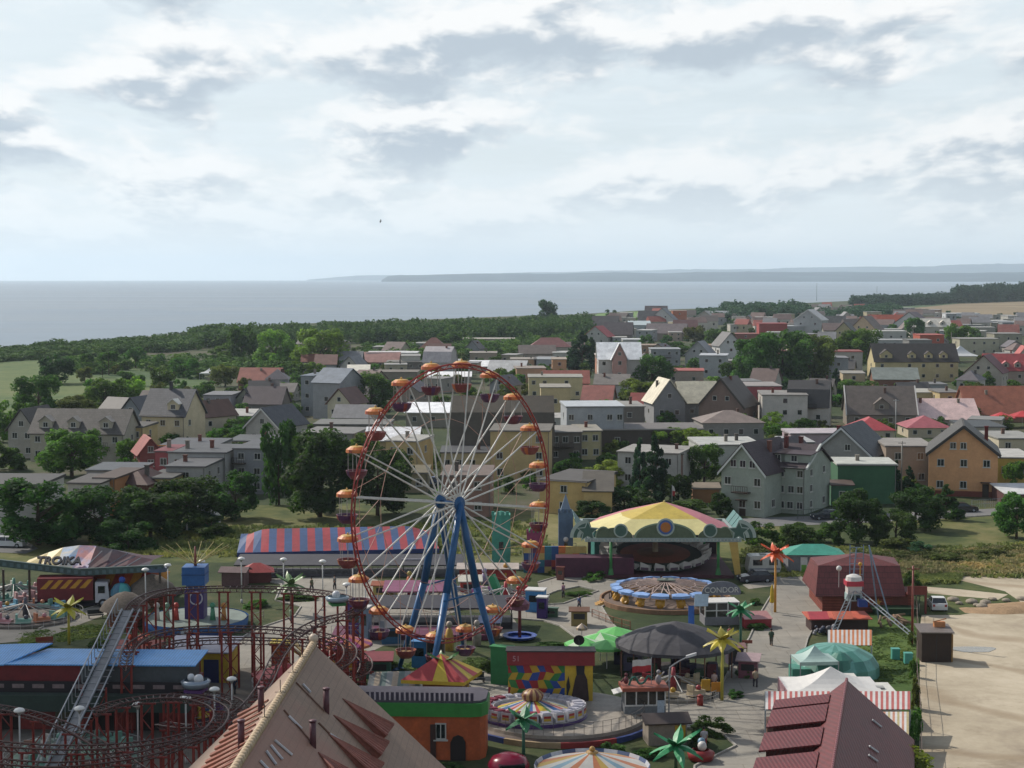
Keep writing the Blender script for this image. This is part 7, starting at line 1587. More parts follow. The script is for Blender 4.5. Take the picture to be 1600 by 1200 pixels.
for (u, v, w_, d_, h_, col, lab) in ((553, 1000, 1.7, 1.5, 3.4, '4a3474', 'tall violet ticket box at the coaster curve'), (568, 1004, .9, 1.2, 3.3, '6a7c90', 'pale blue ticket box beside the violet one'), (835, 958, 1.9, 1.6, 2.3, '3f7fb4', 'light blue ticket booth with white roof right of the wheel'), (846, 968, 1.0, 1.0, 2.2, '3c2468', 'violet waste tower beside the light blue booth'), (861, 966, 1.3, .5, .95, '3a5a44', 'green framed notice box on the path'), (655, 1046, 1.4, 1.3, 2.4, '2f74aa', 'bright blue cabin at the wheel foot'), (678, 1048, 1.4, 1.3, 2.6, '241c24', 'black cabin beside the blue cabin at the wheel foot'), (875, 908, .8, .6, 1.5, '6a3c34', 'brown figure box beside the path near the castle'), (972, 1040, 1.5, 1.4, 1.9, '2c2c50', 'dark blue container right of the green parasols'), (988, 1050, 1.6, 1.4, 1.7, '5c5a78', 'grey-violet container under the tarp edge')):
    t = thing('booth', lab, 'booth', G(u, v), R(-12)); m = MB(); m.box(-w_ / 2, w_ / 2, 0, d_, 0, h_); obj('wall', m, M(col, .5, .25, 1.5), t); m = MB(); m.box(-w_ / 2 - .08, w_ / 2 + .08, -.08, d_ + .08, h_ + .001, h_ + .12); obj('roof', m, WHT if 'light blue' in lab or 'pale blue' in lab else M(col, .4, .3), t); m = MB(); m.box(-w_ * .3, w_ * .3, -.03, -.001, h_ * .5, h_ * .8); obj('window', m, m_glass, t)

# ---------------- castle at the back
def tower(u, v, w_, h_, col, roof, label, rot=0, spire=1.6, clock=False):
    t = thing('castle_tower', label, 'tower', G(u, v), R(rot)); m = MB(); m.box(-w_ / 2, w_ / 2, 0, w_, 0, h_)
    for i in range(4): x = -w_ / 2 - .06 + (w_ + .12) * i / 4; m.box(x, x + w_ * .16, -.08, .15, h_ + .001, h_ + .45)
    obj('wall', m, M(col, .6, .25, 1.2, kind='brick' if 0 else ''), t)
    m = MB(); m.add([(-w_ * .4, w_ * .1, h_ + .002), (w_ * .4, w_ * .1, h_ + .002), (w_ * .4, w_ * .9, h_ + .002), (-w_ * .4, w_ * .9, h_ + .002), (0, w_ / 2, h_ + spire)], [(0, 1, 4), (1, 2, 4), (2, 3, 4), (3, 0, 4)]); obj('spire', m, M(roof, .5, .2), t)
    m = MB(); m.box(-w_ * .12, w_ * .12, -.04, -.001, h_ * .35, h_ * .5); obj('window', m, m_glass, t)
    if clock: m = MB(); T2 = Matrix.Translation((0, -.02, h_ * .55)) @ Matrix.Rotation(R(90), 4, 'X'); m = MB(T2); m.tube((0, 0, 0), (0, 0, .06), .3, 16); obj('clock_face', m, WHT, t)
    return t
tower(884, 893, 1.7, 7.0, '4a6078', '6a7a8c', 'slate blue castle tower with round white clock', clock=True, spire=2.2)
tower(835, 890, 1.8, 4.4, '8a3a5c', '4a8a5c', 'pink castle tower with green spire behind the wheel rim', spire=1.5)
tower(783, 888, 2.2, 6.4, '3f8a78', '3a7a6c', 'teal castle tower right of the wheel hub', spire=.4)
tower(938, 880, 1.5, 3.6, '3a7a74', '3a6a64', 'short teal castle tower behind the pavilion fascia', rot=14, spire=1.2)
t = thing('castle_wall', 'patchwork castle wall of red, blue and orange blocks', 'wall', G(866, 896), R(-2)); pm = [M(c, .6, .2, 2) for c in ('9a3c30', '24487c', 'b86a34', '2c6a7c', 'b09a5c', '5a2c4c')]; m = MB(); rr = random.Random(8)
for j in range(4):
    for i in range(9): x = -3.6 + i * .82; m.box(x, x + .815, rr.uniform(-.05, .0), .4, j * .8, j * .8 + .795, rr.randrange(6))
obj('block_panel', m, pm, t)
m = MB(); m.box(-4.5, 4.5, .5, 3, 0, 2.4, 0); tag(obj('back_hall', m, M('4a2438', .7, .3), None, G(930, 905)), 'dark purple hall between the castle and the pavilion', 'building')
b = MB(); b.hexa([(-.5, -.3, 0), (.5, -.3, 0), (.5, .3, 0), (-.5, .3, 0), (.9, -.25, 2.6), (1.6, -.25, 2.3), (1.6, .25, 2.3), (.9, .25, 2.6)]); tag(obj('green_slide', b, M('2f8a5c', .4, .2), None, G(783, 935), R(150)), 'green plastic slide right of the wheel legs', 'slide')
for (u, v, h_, cols_, lab) in ((757, 914, 1.9, ('8a7c98', '9a8ca8'), 'pale lilac egg-shaped figure beside the game stall'), (790, 906, 1.9, ('b08a2c', 'a87a2c'), 'yellow animal figure beside the game stall'), (702, 1018, 3.0, ('b08a3c', 'a89a8a'), 'tall giraffe-like yellow figure behind the wheel feet'), (745, 1010, 2.6, ('8c8478', '9a9088'), 'tall grey-beige figure between the wheel legs'), (640, 925, 2.4, ('a8542c', '8a7a30'), 'orange sign figure behind the rear wheel leg')):
    t = thing('fairground_figure', lab, 'figure', G(u, v), R(rnd.uniform(-20, 20))); m = MB(); m.lathe([(.1, 0), (.4, .1), (.45, h_ * .4), (.28, h_ * .7), (.1, h_ * .75)], 10, smooth=True); obj('body', m, M(cols_[0], .5, .3, 3), t); m = MB(); m.ball((0, 0, h_ * .85), .3, 8, 1.1); obj('head', m, M(cols_[1], .5, .3, 3), t)
for (u, v, r_, lab) in ((812, 1000, .9, 'rotating blue car arm ride on its red post'),):
    t = thing('arm_ride', lab, 'fairground ride', G(u, v)); m = MB(); m.tube((0, 0, 0), (0, 0, 4.4), .16, 8); obj('post', m, M('6a2c28', .5), t); m = MB(); m.lathe([(.1, .2), (1.5, .25), (1.7, .5), (1.2, .5)], 12); obj('base_car', m, M('24408a', .35), t); m = MB(); m.lathe([(.2, 2.9), (.9, 3.0), (1.0, 3.6), (.2, 4.3)], 10); obj('top_cluster', m, M('7a4a5c', .5, .4, 3), t)

# ---------------- right-hand strip of stalls
t = hut('site_office', 'small grey building with teal hipped roof at the lane end', 1274, 897, 6.4, 4.0, 2.3, .95, -1, '6f7074', '3a8a78', 'building', 'H', '', win=0)
m = MB(); m.box(-1.75, -.95, -.05, -.001, .02, 2.0, 0); m.box(-1.65, -1.05, -.07, -.051, .1, 1.1, 1); obj('door', m, [WHT, M('6a9a3c', .5)], t); add_window(t, .55, -.001, 1.35, .6, .9, 0, True); add_window(t, 2.3, -.001, 1.6, .5, .5, 0, True)
def red_barn():
    c = G(1352, 958); root = thing('red_barn', 'red-brown timber barn with big mansard roof', 'building', c, R(-1)); W2, D, H_ = 4.75, 8.5, 2.0; RM = M('6a3434', .6, .25, .7, kind='tile')
    b = MB(); b.box(-W2 + .3, W2, 0, D, 0, H_); obj('wall', b, M('7a3a2c', .75, .3, 1, kind='plank'), root); r_ = MB(); ov = .5
    r_.slab((-W2 - ov, -ov, H_ - .15), (W2 - .7, -ov, H_ - .15), (W2 - .9, 1.6, H_ + 2.7), (-W2 + .1, 1.6, H_ + 2.7), .15)
    r_.add([(-W2 + .1, 1.6, H_ + 2.7), (W2 - .9, 1.6, H_ + 2.7), (W2 - .3, D - 1.2, H_ + 2.6), (-W2 + .2, D - 1.2, H_ + 2.6), (.2, 4.2, H_ + 3.6)], [(0, 1, 4), (1, 2, 4), (2, 3, 4), (3, 0, 4)])
    r_.slab((-W2 - ov, D, H_ - .1), (-W2 - ov, -ov, H_ - .15), (-W2 + .1, 1.6, H_ + 2.7), (-W2 + .2, D - 1.2, H_ + 2.6), .12); r_.slab((W2 - .7, -ov, H_ - .15), (W2 - .3, D, H_ - .1), (W2 - .3, D - 1.2, H_ + 2.6), (W2 - .9, 1.6, H_ + 2.7), .12); obj('roof', r_, RM, root)
    b = MB(); b.box(W2 - .6, W2 + 1.4, -.9, 3, H_ + .1, H_ + .25); b.box(W2 - .6, W2 + 1.4, -.9, -.8, H_ + .251, H_ + 1.0); b.box(W2 + 1.2, W2 + 1.4, -.8, -.6, 0, H_ + .1); obj('balcony', b, M('6a302a', .7, .3), root)
    for x in (-1.5, 3.6): b = MB(); b.box(x - .8, x + .8, -.05, -.001, .02, 1.9); obj('door', b, M('5c2c22', .7, .3), root)
    st = MB(); st.plate([(1.3 + (.42 if i % 2 == 0 else .18) * math.sin(math.pi * i / 5), 1.15 + (.42 if i % 2 == 0 else .18) * math.cos(math.pi * i / 5)) for i in range(10)], -.08, -.03); obj('star_ornament', st, M('a8802c', .5), root)
red_barn()
t = thing('grill_trailer', 'silver rounded grill trailer before the red barn', 'trailer', G(1405, 955)); m = MB(); m.plate([(-.75, .7), (.75, .7), (.8, 1.3), (.5, 1.75), (0, 1.9), (-.5, 1.75), (-.8, 1.3)], 0, 1.4); obj('hood', m, M('7c8084', .35, .2, metal=.4), t); m = MB(); m.box(-.7, .7, .05, 1.3, .25, .68); obj('tray', m, M('5a5c60', .5), t); wheels(t, (0,), 1.3, .25)
t = hut('trampoline_base', 'low dark green enclosure under the grill trailer', 1398, 962, 4.0, 2.0, .7, .1, 0, '26402c', '2c4630', 'enclosure', 'M', '')
def swing_tower():
    c = G(1340, 985); root = thing('ride_tower', 'blue-grey steel swing tower with ladders and a little red and white cabin', 'fairground ride', c); S = M('6a7c90', .4, .25, 2, metal=.2); z = 7.9
    for (x0, y0, x1, y1) in ((-1.2, 2.6, .1, 3.4), (3.0, 1.8, 1.3, 3.2), (2.3, 4.6, 1.4, 3.6)): m = MB(); m.tube((x0 + .8, y0, 0), (x1 + .4, y1, z if x0 > 0 else z - .2), .07, 6); obj('leg', m, S, root)
    m = MB()
    for s_ in (0, 1.35): m.tube((-.2 + s_, 3.2, 3.5), (-.2 + s_, 3.2, z + .1), .05, 5)
    for k in range(8): m.tube((-.2, 3.2, 3.9 + k * .55), (1.15, 3.2, 3.9 + k * .55), .035, 4)
    obj('ladder', m, S, root)
    for x in (-3.6, 4.2):
        m = MB(); 
        for dx in (-.12, .12): m.tube((x + dx * 2, -5.5, .6), (dx * 2, 2.2, 3.9), .06, 5)
        n = 14
        for k in range(n): a = Vector((x - .24, -5.5, .6)).lerp(Vector((-.24, 2.2, 3.9)), k / n); b2 = Vector((x + .24, -5.5, .6)).lerp(Vector((.24, 2.2, 3.9)), (k + .5) / n); m.tube(a, b2, .03, 4)
        obj('lattice_boom', m, M('8a9094', .4, .2, metal=.3), root)
    m = MB(); m.box(-.75, .75, 1.5, 2.9, 2.6, 3.3, 2); m.box(-.7, .7, 1.55, 2.85, 3.301, 4.1, 0); m.box(-.85, .85, 1.4, 3.0, 4.101, 4.6, 1); m.lathe([(.85, 4.6), (.75, 5.0), (.3, 5.2), (.01, 5.2)], 12, (0, 2.2, 0), 0); obj('cabin', m, [WHT, M('a83444', .5), M('8fa8a8', .5)], root)
    g = MB(); g.box(-.5, -.1, 1.47, 1.499, 2.75, 3.2); g.box(.1, .5, 1.47, 1.499, 2.75, 3.2); obj('pane', g, m_glass, root); m = MB(); m.ball((-1.6, 1.6, 5.9), .28, 8); m.tube((-1.6, 1.6, 4.0), (-1.6, 1.6, 5.7), .03, 4); m.ball((.55, 1.8, 6.3), .2, 8, 1, 1); m.tube((.55, 1.8, 5.1), (.55, 1.8, 6.2), .05, 4, mi=1); obj('lamp_globe', m, [WHT, M('b8862c', .5)], root)
    m = MB(); m.box(.2, 1.1, .6, 1.4, 2.2, 2.9); obj('motor_box', m, M('24408a', .4), root)
swing_tower()
t = hut('shooting_stall', 'dark stall with coral red awnings and goods on its counter', 1312, 988, 5.6, 2.6, 1.3, .1, 2, '3c2a28', 'b85a44', 'stall', 'M', '')
for x, c_, lab in ((-2.2, 'a84048', 'coral'), (.2, 'b8624c', 'orange'),): m = MB(); m.slab((x - .9, -.9, 1.5), (x + 1.0, -.9, 1.5), (x + 1.0, .5, 2.0), (x - .9, .5, 2.0), .06); obj('awning', m, M(c_, .55), t)
m = MB(); rr = random.Random(2)
for k in range(26): x = rr.uniform(-2.7, -.6); m.ball((x, rr.uniform(-1.3, -.5), rr.uniform(.1, 1.0)), rr.uniform(.12, .25), 6, 1, k % 4)
tag(obj('toy_pile', m, [M('5c5a60', .6), M('8a8a90', .6), M('6a4a4c', .6), M('3c4050', .6)], None, G(1312, 990)), 'heap of grey and dark stuffed prizes before the coral stall', 'toys')
def striped_roof(name, label, u0, u1, v0, v1, h0, h1, c1, n, cat='awning', extra=()):
    a, b2, c2, d2 = G(u0, v1, h0), G(u1, v1, h0), G(u1, v0, h1), G(u0, v0, h1); o = Vector((a.x, a.y, 0)); t = thing(name, label, cat, o); m = MB()
    for i in range(n):
        f0, f1 = i / n, (i + 1) / n; m.slab(a.lerp(b2, f0) - o, a.lerp(b2, f1) - o, d2.lerp(c2, f1) - o, d2.lerp(c2, f0) - o, .06, i % 2 if not extra else extra[i % len(extra)])
    obj('canvas', m, [WHT, M(c1, .6), M('a89a70', .6)], t); p = MB()
    for q in (a, b2, c2, d2): q = q - o; p.tube((q.x, q.y, 0), (q.x, q.y, q.z - .05), .06, 5)
    obj('post', p, STL, t); m = MB(); e = b2 - o; m.box(.2, e.x - .2, .3, 1.6, 0, min(h0 - .3, 1.6)); obj('counter', m, M('5a4038', .7), t)
striped_roof('striped_awning', 'orange and white striped awning over a bench stall', 1294, 1362, 984, 1008, 2.4, 3.2, 'b8744c', 20)
striped_roof('corrugated_roof', 'long red and white corrugated roof behind the maroon house', 1196, 1422, 1080, 1108, 2.6, 3.0, 'a85a54', 54)
striped_roof('canvas_roof', 'rusty streaked striped roof piece right of the maroon house', 1362, 1420, 1112, 1150, 2.2, 2.6, 'b07a64', 16, extra=(0, 1, 0, 2))
def dome_tent():
    c = G(1315, 1068); root = thing('dome_tent', 'large sea-green dome tent with arched entrance', 'tent', c); m = MB(); m.lathe([(3.9, 0), (3.85, 1.0), (3.3, 1.8), (2.0, 2.45), (.05, 2.75)], 20, (0, 3.2, 0), mif=lambda k: k % 2, smooth=False); obj('canvas', m, [M('477e72', .5, .2, .8), M('5f948a', .5, .2, .8)], root)
    m = MB(); m.lathe([(1.5, .0), (1.45, 1.2), (1.1, 2.0), (.4, 2.5), (.02, 2.6)], 12, (0, 0.9, 0)); obj('porch', m, M('3c7466', .5, .2), root)
    m = MB(); m.box(-4.2, -2.6, .2, 2.2, 0, 1.2); obj('side_awning', m, M('3f8070', .5, .2), root)
dome_tent()
def peak_tent(u, v, w_, d_, h_, rh, col, label, rot=0):
    t = thing('peaked_tent', label, 'tent', G(u, v), R(rot)); m = MB(); n = 6; A = [Vector((-w_ / 2, 0, h_)), Vector((w_ / 2, 0, h_)), Vector((w_ / 2, d_, h_)), Vector((-w_ / 2, d_, h_))]; ap = Vector((0, d_ / 2, h_ + rh))
    for i in range(4):
        a, b2 = A[i], A[(i + 1) % 4]; prev = (a, b2)
        for k in range(1, n + 1):
            f = k / n; sag = -.22 * rh * math.sin(math.pi * f); ca, cb = a.lerp(ap, f), b2.lerp(ap, f); ca = ca + Vector((0, 0, sag)); cb = cb + Vector((0, 0, sag)); m.add([prev[0], prev[1], cb, ca], [(0, 1, 2, 3)], 0); prev = (ca, cb)
        m.add([a + Vector((0, 0, -.3)), b2 + Vector((0, 0, -.3)), b2, a], [(0, 1, 2, 3)], 0)
    obj('canvas', m, M(col, .5, .1, .6), t); p = MB()
    for q in A: p.tube((q.x, q.y, 0), (q.x, q.y, h_), .05, 5)
    obj('post', p, STL, t); return t
peak_tent(1280, 1078, 3.3, 3.0, 2.4, 1.1, '9ab0aa', 'pale grey-green peaked tent left of the green dome', 6)
t = peak_tent(1308, 1136, 7.4, 5.6, 2.6, 1.5, 'c8c6c2', 'big white peaked tent behind the maroon roof', 0)
m = MB(); m.box(-3.75, -3.69, 0, 5.5, 1.6, 2.58); m.box(-3.75, -3.69, .2, 5.3, 0, 1.59); obj('side_wall', m, M('b08a90', .5, .2), t)
t = hut('brown_shed', 'dark brown boarded shed with grey lean-to roof on the sandy lot', 1463, 1036, 2.65, 2.3, 2.75, .25, -2, '33261f', '6c6460', 'shed', 'M', '', ov=.22)
m = MB(); m.box(1.33, 1.5, .1, 2.2, 0, 2.6); obj('side_boards', m, M('8a6a3c', .7, .3), t); m = MB(); m.box(-.03, .03, -.03, -.001, .1, 2.6); obj('door_gap', m, DRK, t)
m = MB(); m.box(-.5, .5, 0, .5, 0, .5); m.tube((-.6, .1, .5), (.6, .1, .8), .05, 5); tag(obj('plank_pile', m, M('b0764c', .7, .3), None, (G(1463, 1036).x + .6, G(1463, 1036).y + 1.3, 2.98)), 'orange plank pile on the shed roof', 'planks')
b = MB(); b.prism([(1.4 * math.cos(a) * (1 + .2 * math.sin(3 * a)) * 1.5, .9 * math.sin(a) * (1.6 + .3 * math.cos(2 * a))) for a in [2 * math.pi * i / 20 for i in range(20)]], 0, .012); pd = struct(obj('puddle', b, M('7a7468', .18, .3, 1.0, spec=.6), None, (G(1520, 1016).x, G(1520, 1016).y, .085)))
# logs
rr = random.Random(6)
for k in range(16):
    p = G(1372 + rr.uniform(0, 46), 980 + rr.uniform(-8, 4)); m = MB(); L = rr.uniform(.7, 1.5); a = rr.uniform(0, 3.14); e = rr.uniform(.1, .5); m.tube((-L / 2 * math.cos(a), -L / 2 * math.sin(a), .15), (L / 2 * math.cos(a), L / 2 * math.sin(a), .15 + e), .16, 7, .1); p.z = .1 + rr.uniform(0, .4); tag(obj('log', m, M('7a6450', .85, .3, 4), None, p), 'weathered log in the heap beside the lawn strip', 'log', 'logs heaped by the lawn strip')
for k in range(14):
    p = G(1540 + rr.uniform(-60, 90), 942 + rr.uniform(-5, 9)); m = MB(); m.ball((0, 0, .1), rr.uniform(.25, .7), 7, .5); tag(obj('boulder', m, M('8f8678', .9, .3, 3, bump=.5), None, (p.x, p.y, .1)), 'pale boulder at the edge of the sandy lot', 'boulder', 'boulders along the lot edge')
fence_run('mesh fence with thin posts between lawn strip and sandy lot', [(1431, 940), (1434, 1000), (1432, 1060), (1438, 1130), (1440, 1210)], 1.6, '6a5a50', post=2.4, rails=2, r=.022)
def pole(u, v, h, label, col='4a3c34', r=.1): t = thing('utility_pole', label, 'pole', G(u, v)); m = MB(); m.tube((0, 0, 0), (0, 0, h), r, 7, r * .7); obj('pole', m, mt(col), t); m = MB(); m.tube((-.6, 0, h - .3), (.6, 0, h - .3), .05, 5); obj('crossarm', m, mt(col), t)
pole(1425, 1008, 7.6, 'dark red mast at the fence corner before the barn', '7a3a30', .13); pole(1408, 785, 9.5, 'wooden pole before the spruces', '6c6860', .13); pole(449, 720, 6.0, 'thin grey pole before the very tall tree', '8a8c88'); pole(1399, 690, 9.0, 'tall white lamp mast before the brown-grey roof', 'a8aaa8'); pole(1486, 560, 11, 'dark pole in the right town', '5c504c', .15); pole(1276, 470, 24, 'thin mast above the shore wood', '6a7274', .3); pole(1370, 470, 20, 'second thin mast above the pine wood', '6a7274', .3)
fence_run('pale street fence before the orange house', [(1518, 795), (1580, 791)], 1.3, '8d9092', post=2.0, rails=2, pickets=.4)
fence_run('dark fence before the grey-green house', [(1246, 812), (1310, 808)], 1.4, '4a5452', post=2.0, rails=2, pickets=.4)
fence_run('white rail fence along the back of the plaza', [(395, 905), (470, 897), (620, 893), (700, 893)], 1.0, 'a8a6a0', post=2.2)
fence_run('grey fence along the town street behind the castle', [(700, 872), (830, 868), (900, 866)], 1.4, '7c7c78', post=2.5, rails=3)
fence_run('wooden fence inside the coaster plaza', [(330, 968), (380, 978), (412, 968)], .9, '8a8478')
for (u, v, lab) in ((1420, 1040, 'teal waste bin on the lawn strip'), (1400, 1033, 'small mint bin on the lawn strip')): m = MB(); m.box(-.35, .35, 0, .6, 0, 1.0); m.box(-.38, .38, -.03, .63, 1.001, 1.12); tag(obj('bin', m, M('4a9488', .5, .2), None, G(u, v)), lab, 'bin')
m = MB(); m.box(-.4, .4, 0, .06, .7, 1.5, 0); m.tube((-.3, .03, 0), (-.3, .03, .7), .04, 5, mi=1); m.tube((.3, .03, 0), (.3, .03, .7), .04, 5, mi=1); tag(obj('yellow_sign', m, [M('b87a1c', .5), DRK], None, G(1119, 1094)), 'orange-yellow notice sign before the yellow palm', 'sign')
m = MB(); m.box(-.5, .5, 0, .06, 1.0, 1.3, 0); m.tube((0, .03, 0), (0, .03, 1.0), .05, 5, mi=1); tag(obj('brown_sign', m, [M('7a3c2c', .6), M('7a6a40', .6)], None, G(1167, 1022)), 'small brown sign on a post at the road edge', 'sign')
m = MB(); m.tube((0, 0, 0), (0, 0, .85), .25, 12); m.tube((0, 0, .85), (0, 0, 1.0), .28, 12, .1); tag(obj('bin', m, M('8a2f28', .5), None, G(1094, 1104)), 'red waste bin on the plaza corner', 'bin')
m = MB(); m.box(-1.3, 1.3, 0, .1, 1.2, 1.9, 0); m.tube((-1.1, .05, 0), (-1.1, .05, 1.2), .05, 5, mi=1); m.tube((1.1, .05, 0), (1.1, .05, 1.2), .05, 5, mi=1); tag(obj('white_sign_board', m, [M('a8a4ac', .5, .35, 6), DRK], None, G(645, 898)), 'white patterned board behind the rear wheel leg', 'sign')
for (u, v, lab, col) in ((150, 968, 'dark bench on the path before the yellow palm', '2c3030'), (70, 1012, 'red-brown bench at the left ride edge', '7a3c2c'), (745, 1070, 'thin black frame on the paving beside the wheel foot', '222226')):
    t = thing('bench', lab, 'bench', G(u, v), R(20)); m = MB(); m.box(-.8, .8, 0, .4, .4, .47); obj('seat', m, M(col, .6), t); m = MB(); m.box(-.8, .8, .4, .45, .5, .95); obj('backrest', m, M(col, .6), t)
    for x in (-.7, .65): m = MB(); m.box(x, x + .06, .02, .4, 0, .4); obj('leg', m, DRK, t)

# ---------------- people
def person(u, v, label, top, legs, rot=0, h=1.7, hair='2a201c', step=.12, skin='a87c64'):
    p = G(u, v); t = thing('person', label, 'person', p, R(rot)); k = h / 1.7
    V_ = [(0, 0, .92), (0, 0, 1.15), (0, 0, 1.38), (0, 0, 1.47), (0, 0, 1.60), (0, -.01, 1.68), (.17, 0, 1.36), (.22, -.02, 1.10), (.20, -.12, .86), (-.17, 0, 1.36), (-.22, .02, 1.10), (-.20, -.08, .86), (.09, 0, .88), (.10, -step, .48), (.10, -step * .6, .06), (.10, -step - .12, .03), (-.09, 0, .88), (-.10, step, .48), (-.10, step * 1.4, .06), (-.10, step * 1.4 - .14, .03)]
    E = [(0, 1), (1, 2), (2, 3), (3, 4), (4, 5), (2, 6), (6, 7), (7, 8), (2, 9), (9, 10), (10, 11), (0, 12), (12, 13), (13, 14), (14, 15), (0, 16), (16, 17), (17, 18), (18, 19)]
    rad = [.15, .14, .15, .055, .10, .08, .06, .045, .035, .06, .045, .035, .09, .06, .042, .035, .09, .06, .042, .035]
    me = bpy.data.meshes.new('body'); me.from_pydata([(x * k, y * k, z * k) for x, y, z in V_], E, []); o = link('body', me, t); md = o.modifiers.new('skin', 'SKIN'); me.skin_vertices[0].data[0].use_root = True
    for i, r_ in enumerate(rad): me.skin_vertices[0].data[i].radius = (r_ * k, r_ * k * .8)
    o.modifiers.new('sub', 'SUBSURF').levels = 1; me.materials.append(M(skin, .6)); 
    cl = MB(); cl.lathe([(.13 * k, .80 * k), (.19 * k, .95 * k), (.18 * k, 1.2 * k), (.20 * k, 1.38 * k), (.08 * k, 1.46 * k)], 10, smooth=True)
    for sx in (-1, 1): cl.tube((sx * .17 * k, 0, 1.38 * k), (sx * .225 * k, 0, 1.10 * k), .075 * k, 8, .06 * k)
    obj('shirt', cl, M(top, .8), t); tr = MB()
    for sx, s_ in ((1, -step), (-1, step)): tr.tube((sx * .09 * k, 0, .95 * k), (sx * .10 * k, s_ * k, .48 * k), .115 * k, 8, .085 * k); tr.tube((sx * .10 * k, s_ * k, .49 * k), (sx * .10 * k, (s_ * .9) * k, .12 * k), .085 * k, 8, .065 * k)
    obj('trousers', tr, M(legs, .85), t); hr = MB(); hr.ball((0, .015 * k, 1.65 * k), .115 * k, 10); obj('hair', hr, M(hair, .8), t)
person(364, 1050, 'person in black jacket standing on the paving before the yellow hall', '1c1a1c', '2a2a30', 20)
person(367, 1086, 'person in dark blue standing behind a mushroom lamp', '24304a', '2a2c38', -30)
person(487, 926, 'person in olive top walking on the plaza', '5a5c44', '3c3c40', 60)
person(523, 922, 'person in grey top near the wheel rim on the plaza', '6c6a66', '38383c', -80)
person(455, 975, 'person in pale green walking behind the coaster track', '7c8c74', '4a4a4c', 140)
person(538, 1126 - 10, 'child in white shirt by the kiosk corner', 'b4b0b0', '5a5a60', 0, 1.3) if 0 else None
person(660, 1130, 'person in white shirt at the kiosk corner', 'b8b8ba', '4c4a50', 40)
person(1116, 1080, 'person in white and red seated crowd by the yellow palm', 'b09a94', '6a3034', -20)
person(1075, 930, 'person in dark clothes beside the pavilion floor', '4a3c40', '2c2c30', 10) if 0 else None
person(1392, 1006, 'person in light shirt on the lawn strip near the awning', 'b8b6ac', '5a5a50', 90) if 0 else None
person(1140, 1006, 'person in red top by the grey booth counter', '8a3038', '3a3a3c', 30)
person(1100, 1172, 'person in grey and white beside the red toy car', 'a8a8ac', '8a2c34', 0)

# ---------------- flower beds, shrubs, hedges inside the park
PB = [(930, 906, 60, 14, 'mid', 'low green flower bed before the pavilion'), (905, 932, 44, 10, 'mid', 'small shrub bed on the path island'), (345, 1028, 70, 16, 'dark', 'low hedge behind the person in black'), (590, 1050, 70, 22, 'dark', 'green shrub under the left wheel leg'), (640, 1064, 60, 20, 'darkest', 'dark shrub bed before the blue cabin'), (765, 1052, 34, 24, 'dark', 'bush beside the right wheel foot'), (860, 1010, 60, 8, 'mid', 'low plants on the oval lawn'), (1180, 945, 30, 12, 'mid', 'shrub beside the closed yellow parasol'), (1185, 985, 34, 14, 'dark', 'bush row at the road edge by the booth'), (1150, 1090, 40, 14, 'dark', 'green bed round the foot of the yellow palm'), (1112, 1150, 60, 34, 'dark', 'dark shrub cluster beside the notice hut'), (1092, 1168, 50, 30, 'darkest', 'lower dark shrub beside the red toy car'), (1160, 1060, 26, 26, 'dark', 'bush beside the hanging pink signs'), (240, 1016, 60, 14, 'dark', 'hedge in front of the blue stage'), (60, 1020, 60, 18, 'mid', 'green hedge behind the blue roof'), (160, 1010, 50, 14, 'mid', 'hedge right of the yellow lawn palm'), (470, 938, 70, 12, 'dark', 'low hedge behind the coaster curve'), (400, 950, 60, 14, 'mid', 'green hedge left of the plaza'), (960, 1176, 60, 16, 'mid', 'grassy bed below the spinning deck'), (1010, 1186, 60, 20, 'dark', 'green bed before the notice hut'), (740, 1178, 60, 26, 'darkest', 'dark bushes between restaurant and disc ride'), (700, 1215, 60, 26, 'darkest', 'dark bush at the bottom beside the restaurant'), (1432, 1110, 20, 60, 'olive', 'leafy hedge piece along the lot fence'), (1430, 1160, 28, 60, 'mid', 'taller hedge piece along the lot fence'), (1425, 1010, 18, 26, 'olive', 'thin hedge at the lawn corner'), (1428, 1060, 18, 36, 'mid', 'hedge strip along the fence middle'), (1425, 930, 30, 40, 'dark', 'bush at the barn corner'), (565, 1090, 50, 26, 'darkest', 'dark bush behind the tan roof edge'), (870, 900, 40, 10, 'olive', 'weedy bed at the castle foot'), (1130, 925, 60, 8, 'dark', 'planting strip between pavilion and ring ride')]
for u, v, w_, h_, col, lab in PB: tree(u, v, w_, h_, 'bush', col, lab, cat='shrub', lod=1, depth=max(.8, w_ / sc_at(u, v) * .55))
tree(1395, 1310, 190, 150, 'bush', 'yellow', 'yellowish treetop rising at the bottom edge before the maroon house', cat='tree', name='tree', lod=0)
tree(1500, 1290, 90, 92, 'bush', 'yellow', 'small treetop at the bottom edge on the sandy lot side', cat='tree', name='tree', lod=0)
t = thing('toy_car_ride', 'red toy car ride with white-headed rider by the road', 'toy car', G(1095, 1190), R(-70)); m = MB(); m.lathe([(.1, .1), (.9, .2), (1.0, .7), (.6, .9)], 12, smooth=True); obj('body', m, M('8a2c2c', .4, .2), t); m = MB(); m.ball((.2, 0, 1.2), .35, 8); m.ball((-.5, .3, 1.3), .3, 8, 1, 1); obj('rider', m, [WHT, M('6a8aa0', .4)], t)
t = thing('bird', 'small dark bird flying far off over the sea', 'bird', ray(594, 346) * 300 + Vector((0, 0, CAMH))); m = MB(); m.tube((-.15, 0, 0), (.2, 0, .03), .05, 6, .02); obj('body', m, DRK, t); m = MB(); m.tri_slab((0, 0, .05), (.25, .1, .05), (.1, -.0, .45), .03); m.tri_slab((0, 0, 0), (.2, .05, 0), (-.1, -.1, -.4), .03); obj('wings', m, DRK, t)

